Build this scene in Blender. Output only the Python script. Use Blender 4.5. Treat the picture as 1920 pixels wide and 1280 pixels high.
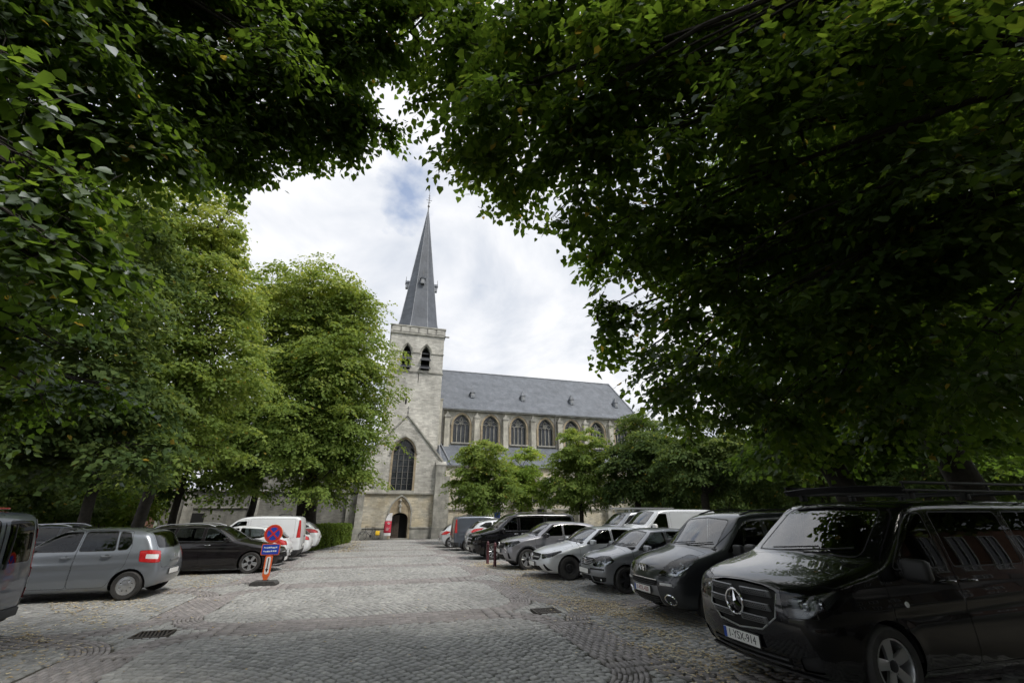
import bpy, bmesh, math, random
import numpy as np
from mathutils import Vector, Matrix
from mathutils.geometry import tessellate_polygon

random.seed(7)
RNG = np.random.default_rng(7)
PI = math.pi
for o in list(bpy.data.objects):
    bpy.data.objects.remove(o, do_unlink=True)
SC = bpy.context.scene
COL = SC.collection

# ------------------------------------------------------------------ camera
F_PX, EYE = 800.0, 1.8                       # focal length in pixels of a 1920 wide picture, eye height
PITCH, YAW = math.atan(318 / 800.0), math.radians(16.0)
cam_data = bpy.data.cameras.new('camera')
cam_data.sensor_width = 36.0
cam_data.lens = 36.0 * F_PX / 1920.0
cam_data.clip_start = 0.05
cam_data.clip_end = 3000
CAM = bpy.data.objects.new('camera', cam_data)
CAM.location = (0, 0, EYE)
CAM.rotation_euler = (PI / 2 + PITCH, 0, -YAW)
COL.objects.link(CAM)
SC.camera = CAM

# ------------------------------------------------------------------ sky, sun, exposure
SUN_EL, SUN_AZ = math.radians(58), math.radians(140)     # azimuth from +Y towards +X
w = bpy.data.worlds.new('World')
SC.world = w
w.use_nodes = True
nt = w.node_tree
nt.nodes.clear()
N = nt.nodes.new
def lk(a, b): nt.links.new(a, b)
out = N('ShaderNodeOutputWorld'); bg = N('ShaderNodeBackground'); bg.inputs['Strength'].default_value = 0.1
sky = N('ShaderNodeTexSky'); sky.sky_type = 'NISHITA'; sky.sun_disc = False
sky.sun_elevation = SUN_EL; sky.sun_rotation = SUN_AZ; sky.air_density = 1.0; sky.dust_density = 1.5
tc = N('ShaderNodeTexCoord')
sep = N('ShaderNodeSeparateXYZ'); lk(tc.outputs['Generated'], sep.inputs[0])
zz = N('ShaderNodeMath'); zz.operation = 'ADD'; zz.inputs[1].default_value = 0.35; lk(sep.outputs['Z'], zz.inputs[0])
zm = N('ShaderNodeMath'); zm.operation = 'MAXIMUM'; zm.inputs[1].default_value = 0.12; lk(zz.outputs[0], zm.inputs[0])
dx = N('ShaderNodeMath'); dx.operation = 'DIVIDE'; lk(sep.outputs['X'], dx.inputs[0]); lk(zm.outputs[0], dx.inputs[1])
dy = N('ShaderNodeMath'); dy.operation = 'DIVIDE'; lk(sep.outputs['Y'], dy.inputs[0]); lk(zm.outputs[0], dy.inputs[1])
cmb = N('ShaderNodeCombineXYZ'); lk(dx.outputs[0], cmb.inputs[0]); lk(dy.outputs[0], cmb.inputs[1]); cmb.inputs[2].default_value = 0.37
n1 = N('ShaderNodeTexNoise'); n1.inputs['Scale'].default_value = 2.6; n1.inputs['Detail'].default_value = 7; n1.inputs['Roughness'].default_value = 0.55
n1.inputs['Distortion'].default_value = 0.35; lk(cmb.outputs[0], n1.inputs['Vector'])
r1 = N('ShaderNodeValToRGB'); lk(n1.outputs['Fac'], r1.inputs[0])            # cloud shading
r1.color_ramp.elements[0].position = 0.36; r1.color_ramp.elements[0].color = (3.15, 3.4, 3.85, 1)
r1.color_ramp.elements[1].position = 0.58; r1.color_ramp.elements[1].color = (4.75, 4.8, 4.95, 1)
n2 = N('ShaderNodeTexNoise'); n2.inputs['Scale'].default_value = 1.7; n2.inputs['Detail'].default_value = 5; n2.inputs['Roughness'].default_value = 0.6
off = N('ShaderNodeVectorMath'); off.operation = 'ADD'; off.inputs[1].default_value = (3.13, 0.62, 0); lk(cmb.outputs[0], off.inputs[0])
lk(off.outputs[0], n2.inputs['Vector'])
r2 = N('ShaderNodeValToRGB'); lk(n2.outputs['Fac'], r2.inputs[0])            # small breaks in the cloud cover
r2.color_ramp.elements[0].position = 0.27; r2.color_ramp.elements[0].color = (0.15, 0.15, 0.15, 1)
r2.color_ramp.elements[1].position = 0.36; r2.color_ramp.elements[1].color = (1, 1, 1, 1)
mx = N('ShaderNodeMixRGB'); 
# one blue gap in the clouds beside the spire
sb = N('ShaderNodeVectorMath'); sb.operation = 'SUBTRACT'; sb.inputs[1].default_value = (-0.013, 0.775, 0.37); lk(cmb.outputs[0], sb.inputs[0])
ms = N('ShaderNodeVectorMath'); ms.operation = 'MULTIPLY'; ms.inputs[1].default_value = (30, 15, 0); lk(sb.outputs[0], ms.inputs[0])
ln_ = N('ShaderNodeVectorMath'); ln_.operation = 'LENGTH'; lk(ms.outputs[0], ln_.inputs[0])
n3 = N('ShaderNodeTexNoise'); n3.inputs['Scale'].default_value = 22; n3.inputs['Detail'].default_value = 5; lk(cmb.outputs[0], n3.inputs['Vector'])
nm_ = N('ShaderNodeMath'); nm_.operation = 'MULTIPLY_ADD'; nm_.inputs[1].default_value = 3.2; nm_.inputs[2].default_value = -1.6; lk(n3.outputs['Fac'], nm_.inputs[0])
ad_ = N('ShaderNodeMath'); ad_.operation = 'ADD'; lk(ln_.outputs['Value'], ad_.inputs[0]); lk(nm_.outputs[0], ad_.inputs[1])
mr_ = N('ShaderNodeMapRange'); mr_.inputs['From Min'].default_value = 0.3; mr_.inputs['From Max'].default_value = 1.9; mr_.inputs['To Min'].default_value = 0.25; lk(ad_.outputs[0], mr_.inputs['Value'])
mn_ = N('ShaderNodeMath'); mn_.operation = 'MINIMUM'; lk(mr_.outputs[0], mn_.inputs[0]); lk(r2.outputs[0], mn_.inputs[1])
lk(mn_.outputs[0], mx.inputs[0]); lk(sky.outputs[0], mx.inputs[1]); lk(r1.outputs[0], mx.inputs[2])
lk(mx.outputs[0], bg.inputs[0]); lk(bg.outputs[0], out.inputs[0])

sun_data = bpy.data.lights.new('sun', 'SUN')
sun_data.energy = 1.5; sun_data.angle = math.radians(14); sun_data.color = (1.0, 0.955, 0.89)
SUN = bpy.data.objects.new('sun', sun_data)
SUN.rotation_euler = (PI / 2 - SUN_EL, 0, -SUN_AZ + PI)
SUN.rotation_euler = Vector((math.sin(SUN_AZ) * math.cos(SUN_EL), math.cos(SUN_AZ) * math.cos(SUN_EL), math.sin(SUN_EL))).to_track_quat('Z', 'Y').to_euler()
COL.objects.link(SUN)
vs = SC.view_settings
SC.display_settings.display_device = 'sRGB'
vs.view_transform = 'Standard'; vs.look = 'None'; vs.gamma = 1.0; vs.use_curve_mapping = False
vs.exposure = 1.08
cy = SC.cycles
SC.render.engine = 'CYCLES'
cy.use_adaptive_sampling = True; cy.adaptive_threshold = 0.03
cy.max_bounces = 6; cy.diffuse_bounces = 3; cy.glossy_bounces = 3; cy.transmission_bounces = 5; cy.transparent_max_bounces = 10
cy.caustics_reflective = False; cy.caustics_refractive = False
cy.use_denoising = True
try:
    cy.denoiser = 'OPENIMAGEDENOISE'
except Exception:
    pass
cy.sample_clamp_indirect = 4.0

# ------------------------------------------------------------------ where the picture's points lie in the place
_F = np.array([math.sin(YAW) * math.cos(PITCH), math.cos(YAW) * math.cos(PITCH), math.sin(PITCH)])
_R = np.array([math.cos(YAW), -math.sin(YAW), 0.0])
_U = np.cross(_R, _F)
def proj(P):
    v = np.asarray(P, float) - np.array([0, 0, EYE])
    z = v @ _F
    z = np.where(np.abs(z) < 1e-6, 1e-6, z)
    return 960 + F_PX * (v @ _R) / z, 640 - F_PX * (v @ _U) / z, z
def on_y(x, y, Y):
    d = _F + _R * (x - 960) / F_PX - _U * (y - 640) / F_PX
    return np.array([0, 0, EYE]) + d * Y / d[1]
def at_depth(x, y, D):
    d = _F + _R * (x - 960) / F_PX - _U * (y - 640) / F_PX
    return np.array([0, 0, EYE]) + d * D
def zg(y):
    """height of the ground, which falls gently towards the church"""
    return -0.45 * np.clip((np.asarray(y, float) - 14.0) / 28.0, 0, 1)

# ------------------------------------------------------------------ helpers
MATS = {}
def M(name, col, rough=0.6, metal=0.0, col2=None, scale=6.0, bump=0.0, bscale=40.0, coat=0.0, spec=0.5, lo=0.35, hi=0.65, detail=6.0, trans=0.0):
    if name in MATS: return MATS[name]
    m = bpy.data.materials.new(name); m.use_nodes = True
    t = m.node_tree; b = t.nodes['Principled BSDF']
    b.inputs['Roughness'].default_value = rough
    b.inputs['Metallic'].default_value = metal
    b.inputs['Specular IOR Level'].default_value = spec
    b.inputs['Coat Weight'].default_value = coat
    b.inputs['Coat Roughness'].default_value = 0.03
    c = tuple(col) + (1,)
    b.inputs['Base Color'].default_value = c
    co = None
    if col2 is not None or bump:
        co = t.nodes.new('ShaderNodeTexCoord')
    if col2 is not None:
        n = t.nodes.new('ShaderNodeTexNoise'); n.inputs['Scale'].default_value = scale; n.inputs['Detail'].default_value = detail
        n.inputs['Roughness'].default_value = 0.62
        t.links.new(co.outputs['Object'], n.inputs['Vector'])
        r = t.nodes.new('ShaderNodeValToRGB')
        r.color_ramp.elements[0].position = lo; r.color_ramp.elements[0].color = c
        r.color_ramp.elements[1].position = hi; r.color_ramp.elements[1].color = tuple(col2) + (1,)
        t.links.new(n.outputs['Fac'], r.inputs[0]); t.links.new(r.outputs[0], b.inputs['Base Color'])
    if bump:
        n = t.nodes.new('ShaderNodeTexNoise'); n.inputs['Scale'].default_value = bscale; n.inputs['Detail'].default_value = 5
        t.links.new(co.outputs['Object'], n.inputs['Vector'])
        bp = t.nodes.new('ShaderNodeBump'); bp.inputs['Strength'].default_value = bump; bp.inputs['Distance'].default_value = 0.02
        t.links.new(n.outputs['Fac'], bp.inputs['Height']); t.links.new(bp.outputs[0], b.inputs['Normal'])
    MATS[name] = m
    return m

def empty(name, loc=(0, 0, 0), rz=0.0, scale=1.0, parent=None):
    o = bpy.data.objects.new(name, None); COL.objects.link(o)
    o.location = loc; o.rotation_euler = (0, 0, rz); o.scale = (scale,) * 3
    o.empty_display_size = 0.2
    if parent is not None: o.parent = parent
    return o
def tag(o, label=None, cat=None, group=None, kind=None):
    if label: o['label'] = label
    if cat: o['category'] = cat
    if group: o['group'] = group
    if kind: o['kind'] = kind
    return o
def link(name, me, parent=None, loc=None, rot=None):
    o = bpy.data.objects.new(name, me); COL.objects.link(o)
    if parent is not None: o.parent = parent
    if loc is not None: o.location = loc
    if rot is not None: o.rotation_euler = rot
    return o
def raw_mesh(name, V, Fc, mat=None, smooth=False, attr=None, tone=None):
    """V (n,3) array, Fc list of faces or (m,k) array"""
    me = bpy.data.meshes.new(name)
    V = np.asarray(V, dtype=np.float32)
    if isinstance(Fc, np.ndarray):
        m, k = Fc.shape
        me.vertices.add(len(V)); me.vertices.foreach_set('co', V.ravel())
        me.loops.add(m * k); me.loops.foreach_set('vertex_index', Fc.astype(np.int32).ravel())
        me.polygons.add(m); me.polygons.foreach_set('loop_start', np.arange(0, m * k, k, dtype=np.int32))
        me.polygons.foreach_set('loop_total', np.full(m, k, dtype=np.int32))
        me.update(calc_edges=True); me.validate()
    else:
        me.from_pydata([tuple(v) for v in V], [], Fc); me.update()
    if smooth: me.polygons.foreach_set('use_smooth', np.ones(len(me.polygons), dtype=bool))
    if tone is not None:
        a = me.attributes.new('tone', 'FLOAT', 'POINT'); a.data.foreach_set('value', np.asarray(tone, dtype=np.float32))
    if mat is not None: me.materials.append(mat)
    return me

class MB:
    """collects simple shapes into one mesh"""
    def __init__(s): s.v = []; s.f = []
    def add(s, V, Fc):
        n = len(s.v); s.v.extend([tuple(p) for p in V]); s.f.extend([tuple(i + n for i in f) for f in Fc]); return s
    def box(s, c, d, rz=0.0, ry=0.0, taper=1.0, tx=None):
        hx, hy, hz = d[0] / 2, d[1] / 2, d[2] / 2
        V = []
        for k in (-1, 1):
            t = taper if k > 0 else 1.0
            for (i, j) in ((-1, -1), (1, -1), (1, 1), (-1, 1)):
                V.append(Vector((i * hx * t, j * hy * t, k * hz)))
        Rm = Matrix.Rotation(rz, 3, 'Z') @ Matrix.Rotation(ry, 3, 'Y')
        V = [Rm @ v + Vector(c) for v in V]
        return s.add(V, [(0, 3, 2, 1), (4, 5, 6, 7), (0, 1, 5, 4), (1, 2, 6, 5), (2, 3, 7, 6), (3, 0, 4, 7)])
    def prism(s, poly, axis, a, b):
        """poly 2D outline, extruded along axis from a to b"""
        n = len(poly)
        def P(p, t):
            if axis == 'y': return (p[0], t, p[1])
            if axis == 'x': return (t, p[0], p[1])
            return (p[0], p[1], t)
        V = [P(p, a) for p in poly] + [P(p, b) for p in poly]
        tri = tessellate_polygon([[Vector((p[0], p[1], 0)) for p in poly]])
        Fc = [tuple(t) for t in tri] + [tuple(i + n for i in reversed(t)) for t in tri]
        Fc += [(i, (i + 1) % n, (i + 1) % n + n, i + n) for i in range(n)]
        return s.add(V, Fc)
    def tube(s, pts, r, n=6, caps=True):
        pts = [Vector(p) for p in pts]
        rs = r if isinstance(r, (list, tuple, np.ndarray)) else [r] * len(pts)
        V = []; Fc = []
        up = Vector((0, 0, 1)); prev = None
        for i, p in enumerate(pts):
            d = (pts[min(i + 1, len(pts) - 1)] - pts[max(i - 1, 0)])
            d = d.normalized() if d.length > 1e-9 else Vector((0, 0, 1))
            if prev is None:
                a = d.cross(up if abs(d.z) < 0.95 else Vector((1, 0, 0))).normalized()
            else:
                a = (prev - d * prev.dot(d))
                a = a.normalized() if a.length > 1e-6 else d.cross(Vector((1, 0, 0.3))).normalized()
            prev = a; b = d.cross(a)
            for k in range(n):
                t = 2 * PI * k / n
                V.append(p + (a * math.cos(t) + b * math.sin(t)) * rs[i])
        for i in range(len(pts) - 1):
            for k in range(n):
                Fc.append((i * n + k, i * n + (k + 1) % n, (i + 1) * n + (k + 1) % n, (i + 1) * n + k))
        if caps:
            Fc.append(tuple(range(n - 1, -1, -1))); Fc.append(tuple((len(pts) - 1) * n + k for k in range(n)))
        return s.add(V, Fc)
    def bar(s, pts, wx, wz, nrm=(0, 1, 0)):
        """rectangular bar along a polyline; wx across, wz along nrm"""
        pts = [Vector(p) for p in pts]; nrm = Vector(nrm).normalized()
        V = []; Fc = []
        for i, p in enumerate(pts):
            d = (pts[min(i + 1, len(pts) - 1)] - pts[max(i - 1, 0)]).normalized()
            a = d.cross(nrm).normalized()
            for (u, v) in ((-1, -1), (1, -1), (1, 1), (-1, 1)):
                V.append(p + a * u * wx / 2 + nrm * v * wz / 2)
        for i in range(len(pts) - 1):
            for k in range(4):
                Fc.append((i * 4 + k, i * 4 + (k + 1) % 4, i * 4 + 4 + (k + 1) % 4, i * 4 + 4 + k))
        m = (len(pts) - 1) * 4
        Fc += [(3, 2, 1, 0), (m, m + 1, m + 2, m + 3)]
        return s.add(V, Fc)
    def lathe(s, prof, n=24, axis='z', c=(0, 0, 0), sweep=2 * PI):
        """prof list of (radius, along)"""
        V = []; Fc = []
        m = len(prof); full = abs(sweep - 2 * PI) < 1e-6; nn = n if full else n + 1
        for k in range(nn):
            t = sweep * k / n
            for (r, h) in prof:
                a, b = r * math.cos(t), r * math.sin(t)
                V.append((c[0] + a, c[1] + b, c[2] + h) if axis == 'z' else ((c[0] + a, c[1] + h, c[2] + b) if axis == 'y' else (c[0] + h, c[1] + a, c[2] + b)))
        for k in range(n):
            k2 = (k + 1) % nn
            for i in range(m - 1):
                Fc.append((k * m + i, k * m + i + 1, k2 * m + i + 1, k2 * m + i))
        return s.add(V, Fc)
    def mesh(s, name, mat, smooth=False, bevel=0.0, seg=2):
        me = bpy.data.meshes.new(name); me.from_pydata(s.v, [], s.f); me.update()
        bm = bmesh.new(); bm.from_mesh(me)
        bmesh.ops.recalc_face_normals(bm, faces=bm.faces)
        if bevel:
            ed = [e for e in bm.edges if len(e.link_faces) == 2 and e.calc_face_angle(0) > 0.6]
            bmesh.ops.bevel(bm, geom=ed, offset=bevel, segments=seg, affect='EDGES', profile=0.5, clamp_overlap=True)
        if smooth:
            for f in bm.faces: f.smooth = True
            for e in bm.edges:
                if len(e.link_faces) == 2 and e.calc_face_angle(0) > 0.75: e.smooth = False
        bm.to_mesh(me); bm.free()
        if mat is not None: me.materials.append(mat)
        return me
    def build(s, name, mat, parent=None, smooth=False, bevel=0.0, loc=None, rot=None, seg=2):
        return link(name, s.mesh(name, mat, smooth, bevel, seg), parent, loc, rot)

def text_mesh(body, size, mat, name='lettering', extrude=0.001, width=1.0):
    cu = bpy.data.curves.new(name, 'FONT'); cu.body = body; cu.size = size; cu.extrude = extrude
    cu.align_x = 'CENTER'; cu.align_y = 'CENTER'
    ob = bpy.data.objects.new(name, cu); COL.objects.link(ob)
    dg = bpy.context.evaluated_depsgraph_get()
    me = bpy.data.meshes.new_from_object(ob.evaluated_get(dg))
    bpy.data.objects.remove(ob, do_unlink=True)
    me.materials.clear(); me.materials.append(mat)
    if width != 1.0:
        for v in me.vertices: v.co.x *= width
    return me
# ================================================================== ground and paving
def tone_mat(name, c0, c1, c2, rough=0.75, bump=0.35, bscale=60, noise=9.0, spec=0.4, dark=0.55):
    """stone whose shade differs from piece to piece (attribute 'tone'), mottled"""
    m = bpy.data.materials.new(name); m.use_nodes = True; t = m.node_tree; b = t.nodes['Principled BSDF']
    b.inputs['Roughness'].default_value = rough; b.inputs['Specular IOR Level'].default_value = spec
    at = t.nodes.new('ShaderNodeAttribute'); at.attribute_name = 'tone'
    r = t.nodes.new('ShaderNodeValToRGB'); e = r.color_ramp.elements
    e[0].position = 0.0; e[0].color = tuple(c0) + (1,); e[1].position = 1.0; e[1].color = tuple(c2) + (1,)
    x = r.color_ramp.elements.new(0.5); x.color = tuple(c1) + (1,)
    t.links.new(at.outputs['Fac'], r.inputs[0])
    ge = t.nodes.new('ShaderNodeNewGeometry'); n = t.nodes.new('ShaderNodeTexNoise'); n.inputs['Scale'].default_value = noise; n.inputs['Detail'].default_value = 8; n.inputs['Roughness'].default_value = 0.7
    t.links.new(ge.outputs['Position'], n.inputs['Vector'])
    r2 = t.nodes.new('ShaderNodeMapRange'); r2.inputs['From Min'].default_value = 0.3; r2.inputs['From Max'].default_value = 0.7; r2.inputs['To Min'].default_value = dark; r2.inputs['To Max'].default_value = 1.15
    t.links.new(n.outputs['Fac'], r2.inputs['Value'])
    n3 = t.nodes.new('ShaderNodeTexNoise'); n3.inputs['Scale'].default_value = 0.7; n3.inputs['Detail'].default_value = 4; t.links.new(ge.outputs['Position'], n3.inputs['Vector'])
    r3 = t.nodes.new('ShaderNodeMapRange'); r3.inputs['From Min'].default_value = 0.35; r3.inputs['From Max'].default_value = 0.65; r3.inputs['To Min'].default_value = 0.86; r3.inputs['To Max'].default_value = 1.06
    t.links.new(n3.outputs['Fac'], r3.inputs['Value'])
    mu = t.nodes.new('ShaderNodeMath'); mu.operation = 'MULTIPLY'; t.links.new(r2.outputs[0], mu.inputs[0]); t.links.new(r3.outputs[0], mu.inputs[1])
    vm = t.nodes.new('ShaderNodeVectorMath'); vm.operation = 'SCALE'; t.links.new(r.outputs[0], vm.inputs[0]); t.links.new(mu.outputs[0], vm.inputs['Scale'])
    t.links.new(vm.outputs[0], b.inputs['Base Color'])
    n2 = t.nodes.new('ShaderNodeTexNoise'); n2.inputs['Scale'].default_value = bscale; n2.inputs['Detail'].default_value = 6
    t.links.new(ge.outputs['Position'], n2.inputs['Vector'])
    bp = t.nodes.new('ShaderNodeBump'); bp.inputs['Strength'].default_value = bump; bp.inputs['Distance'].default_value = 0.01
    t.links.new(n2.outputs['Fac'], bp.inputs['Height']); t.links.new(bp.outputs[0], b.inputs['Normal'])
    MATS[name] = m; return m
m_sett = tone_mat('granite_setts', (0.245, 0.245, 0.235), (0.33, 0.33, 0.318), (0.415, 0.41, 0.39), dark=.8, bscale=90)
m_paver = tone_mat('brick_pavers', (0.225, 0.21, 0.205), (0.28, 0.262, 0.255), (0.34, 0.315, 0.305), bump=.25, dark=.75)
m_bed = M('joint_sand', (0.04, 0.037, 0.03), 0.95, col2=(0.07, 0.064, 0.048), scale=3.5, bump=.5, bscale=70)
m_land = M('far_ground', (0.10, 0.095, 0.07), 0.95, col2=(0.06, 0.08, 0.03), scale=.4, bump=.4, bscale=10)

# one sheet out to the horizon, following the gentle fall, and the bed the stones are laid in
def sheet(name, x0, x1, ys, dz, mat):
    V = []; Fc = []
    for y in ys: V += [(x0, y, float(zg(y)) + dz), (x1, y, float(zg(y)) + dz)]
    for i in range(len(ys) - 1): Fc.append((2 * i, 2 * i + 1, 2 * i + 3, 2 * i + 2))
    o = link(name, raw_mesh(name, V, Fc, mat)); tag(o, kind='structure'); return o
GROUND = sheet('ground', -1500, 1500, [-1500, -60, 14, 42, 80, 1500], -0.06, m_land)
PAVING = sheet('paving', -12.5, 14.0, [-2.0, 14, 42], -0.026, m_bed)

tag(link('street', raw_mesh('street', [(-60, -9.8, -.03), (80, -9.8, -.03), (80, -2.2, -.03), (-60, -2.2, -.03)], [(0, 1, 2, 3)], M('added_asphalt', (.042, .042, .044), .9, col2=(.06, .06, .06), scale=4, bump=.3, bscale=90))), kind='structure')  # unseen street added so darker ground is mirrored in the van
# panels of setts with rounded corners, brick bands between them
BW, CR = 0.42, 0.85
CROSS = [9.25 + 4.5 * k for k in range(-3, 8)]
PANELS = []
for k in range(len(CROSS) - 1):
    y0, y1 = CROSS[k] + BW, CROSS[k + 1] - BW
    PANELS.append((-2.95, 2.95, y0, y1, 'road'))
    PANELS.append((3.79, 13.6, y0, y1, 'bay')); PANELS.append((-12.2, -3.79, y0, y1, 'bay'))
PB = np.array([p[:4] for p in PANELS])
def panel_dist(X, Y):
    """signed distance to every panel, shape (n, panels)"""
    cx = (PB[:, 0] + PB[:, 1]) / 2; hx = (PB[:, 1] - PB[:, 0]) / 2 - CR
    cyy = (PB[:, 2] + PB[:, 3]) / 2; hy = (PB[:, 3] - PB[:, 2]) / 2 - CR
    qx = np.abs(X[:, None] - cx) - hx; qy = np.abs(Y[:, None] - cyy) - hy
    return np.hypot(np.maximum(qx, 0), np.maximum(qy, 0)) + np.minimum(np.maximum(qx, qy), 0) - CR
def stones(C, A, LX, LY, zt, jit, inset):
    """C (n,2) centres, A angles, LX/LY sizes -> verts (n,8,3)"""
    n = len(C)
    q = np.array([(-.5, -.5), (.5, -.5), (.5, .5), (-.5, .5)])
    base = q[None] * np.stack([LX, LY], 1)[:, None, :] + RNG.normal(0, jit, (n, 4, 2))
    topq = base * (1 - inset / np.stack([LX, LY], 1)[:, None, :])
    ca, sa = np.cos(A)[:, None], np.sin(A)[:, None]
    def rot(P): return np.stack([P[..., 0] * ca - P[..., 1] * sa + C[:, None, 0], P[..., 0] * sa + P[..., 1] * ca + C[:, None, 1]], -1)
    B, T = rot(base), rot(topq)
    z = zg(C[:, 1])[:, None]
    tilt = RNG.normal(0, .0012, (n, 4)) + zt[:, None]
    V = np.concatenate([np.dstack([B, np.repeat(z - .026, 4, 1)]), np.dstack([T, z + tilt])], 1)
    return V
SF = np.array([(4, 5, 6, 7), (0, 1, 5, 4), (1, 2, 6, 5), (2, 3, 7, 6), (3, 0, 4, 7)])
def stone_mesh(name, V, tone, mat):
    n = len(V)
    Fc = (SF[None] + (np.arange(n) * 8)[:, None, None]).reshape(-1, 4)
    return raw_mesh(name, V.reshape(-1, 3), Fc, mat, tone=np.repeat(tone, 8))
C, A, LX, LY = [], [], [], []
for (x0, x1, y0, y1, kind) in PANELS:
    if y1 < 2: continue
    if kind == 'road':                                   # courses laid in arcs
        cx, cyy = x0 - .4, y0 - .9
        r = 0.3
        while r < 9.0:
            wdt = .104 + random.uniform(-.007, .007); a = random.uniform(0, .1)
            amax = PI * .5
            while a < amax:
                ln = random.uniform(.095, .145); da = ln / r
                am = a + da / 2; px, py = cx + r * math.cos(am), cyy + r * math.sin(am)
                if x0 < px < x1 and y0 < py < y1: C.append((px, py)); A.append(am); LX.append(wdt - .015); LY.append(ln - .015)
                a += da
            r += wdt
    else:
        x = x0
        while x < x1:
            wdt = .12 + random.uniform(-.01, .01); y = y0 + random.uniform(-.1, 0)
            while y < y1:
                ln = random.uniform(.12, .18); C.append((x + wdt / 2, y + ln / 2)); A.append(random.gauss(0, .03)); LX.append(wdt - .014); LY.append(ln - .014); y += ln
            x += wdt
# concave diamonds where the bands cross
for yc in CROSS:
    for xc in (-3.37, 3.37):
        for gx in np.arange(-1.3, 1.3, .11):
            for gy in np.arange(-1.3, 1.3, .11): C.append((xc + gx, yc + gy)); A.append(random.gauss(0, .1)); LX.append(.098); LY.append(.098)
C, A, LX, LY = map(np.array, (C, A, LX, LY))
dd = panel_dist(C[:, 0], C[:, 1]).min(1)
DRAINS = [(3.30, 9.12), (-3.25, 9.2)]
keep = ((dd < -.03) | (dd > .47)) & (C[:, 1] > 3.0) & (C[:, 1] < 40.9)
for (gx, gy) in DRAINS: keep &= ~((np.abs(C[:, 0] - gx) < .285) & (np.abs(C[:, 1] - gy) < .25))
_px, _py, _pz = proj(np.column_stack([C, np.zeros(len(C))]))
keep &= (_pz > .5) & (_px > -120) & (_px < 2060) & (_py < 1420)
C, A, LX, LY = C[keep], A[keep], LX[keep], LY[keep]
V = stones(C, A, LX, LY, RNG.normal(0, .0026, len(C)), .006, .013)
tone = np.clip(RNG.normal(.5, .22, len(C)) + (np.abs(C[:, 0]) > 3.7) * -.18, 0, 1)
# the 300 setts that show largest are pieces of their own
_px, _py, _pz = proj(np.column_stack([C, np.zeros(len(C))]))
size = np.where((_px > 380) & (_px < 1300) & (_py < 1275), 1 / _pz, 0)
big = np.argsort(-size)[:300]
mask = np.zeros(len(C), bool); mask[big] = True
tag(link('setts', stone_mesh('setts', V[~mask], tone[~mask], m_sett), PAVING), kind='stuff')
for i in big:
    Vl = V[i] - np.array([C[i, 0], C[i, 1], float(zg(C[i, 1]))])
    link('sett', stone_mesh('sett', Vl[None], tone[i:i + 1], m_sett), PAVING, (C[i, 0], C[i, 1], float(zg(C[i, 1]))))
# bricks of the bands follow the panel edges
bc, ba = [], []
for pi, (x0, x1, y0, y1, kind) in enumerate(PANELS):
    if y1 < 2: continue
    for row in range(7):
        d = .03 + .0625 * row
        r = CR + d
        segs = [((x0 + CR, y0 - d), (x1 - CR, y0 - d)), ('arc', x1 - CR, y0 + CR, -PI / 2), ((x1 + d, y0 + CR), (x1 + d, y1 - CR)), ('arc', x1 - CR, y1 - CR, 0),
                ((x1 - CR, y1 + d), (x0 + CR, y1 + d)), ('arc', x0 + CR, y1 - CR, PI / 2), ((x0 - d, y1 - CR), (x0 - d, y0 + CR)), ('arc', x0 + CR, y0 + CR, PI)]
        offs = .105 * (row % 2)
        for sgm in segs:
            if sgm[0] == 'arc':
                n = max(1, int(r * PI / 2 / .21))
                for k in range(n):
                    t = sgm[3] + (k + .5) / n * PI / 2
                    bc.append((sgm[1] + r * math.cos(t), sgm[2] + r * math.sin(t), pi)); ba.append(t + PI / 2)
            else:
                (ax, ay), (bx_, by_) = sgm; ln = math.hypot(bx_ - ax, by_ - ay); n = int(ln / .21); t0 = math.atan2(by_ - ay, bx_ - ax)
                for k in range(n):
                    u = (k + .5) / n + (offs / ln if ln else 0)
                    if u < 1: bc.append((ax + (bx_ - ax) * u, ay + (by_ - ay) * u, pi)); ba.append(t0)
bc = np.array(bc); ba = np.array(ba)
pd = panel_dist(bc[:, 0], bc[:, 1]); own = pd[np.arange(len(bc)), bc[:, 2].astype(int)]
keep = (own <= pd.min(1) + .012) & (bc[:, 1] > 3) & (bc[:, 1] < 40.9) & (own < .46)
for (gx, gy) in DRAINS: keep &= ~((np.abs(bc[:, 0] - gx) < .30) & (np.abs(bc[:, 1] - gy) < .24))
_px, _py, _pz = proj(np.column_stack([bc[:, :2], np.zeros(len(bc))]))
keep &= (_pz > .5) & (_px > -120) & (_px < 2060) & (_py < 1420)
bc, ba = bc[keep], ba[keep]; n = len(bc)
V = stones(bc[:, :2], ba, np.full(n, .198), np.full(n, .053), RNG.normal(0, .002, n), .0025, .008)
tone = np.clip(RNG.normal(.5, .24, n), 0, 1)
_px, _py, _pz = proj(np.column_stack([bc[:, :2], np.zeros(n)]))
size = np.where((_px > 200) & (_px < 1330) & (_py < 1275), 1 / _pz, 0); big = np.argsort(-size)[:200]
mask = np.zeros(n, bool); mask[big] = True
tag(link('brick_bands', stone_mesh('brick_bands', V[~mask], tone[~mask], m_paver), PAVING), kind='stuff')
for i in big:
    z = float(zg(bc[i, 1])); Vl = V[i] - np.array([bc[i, 0], bc[i, 1], z])
    link('brick', stone_mesh('brick', Vl[None], tone[i:i + 1], m_paver), PAVING, (bc[i, 0], bc[i, 1], z))

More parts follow.
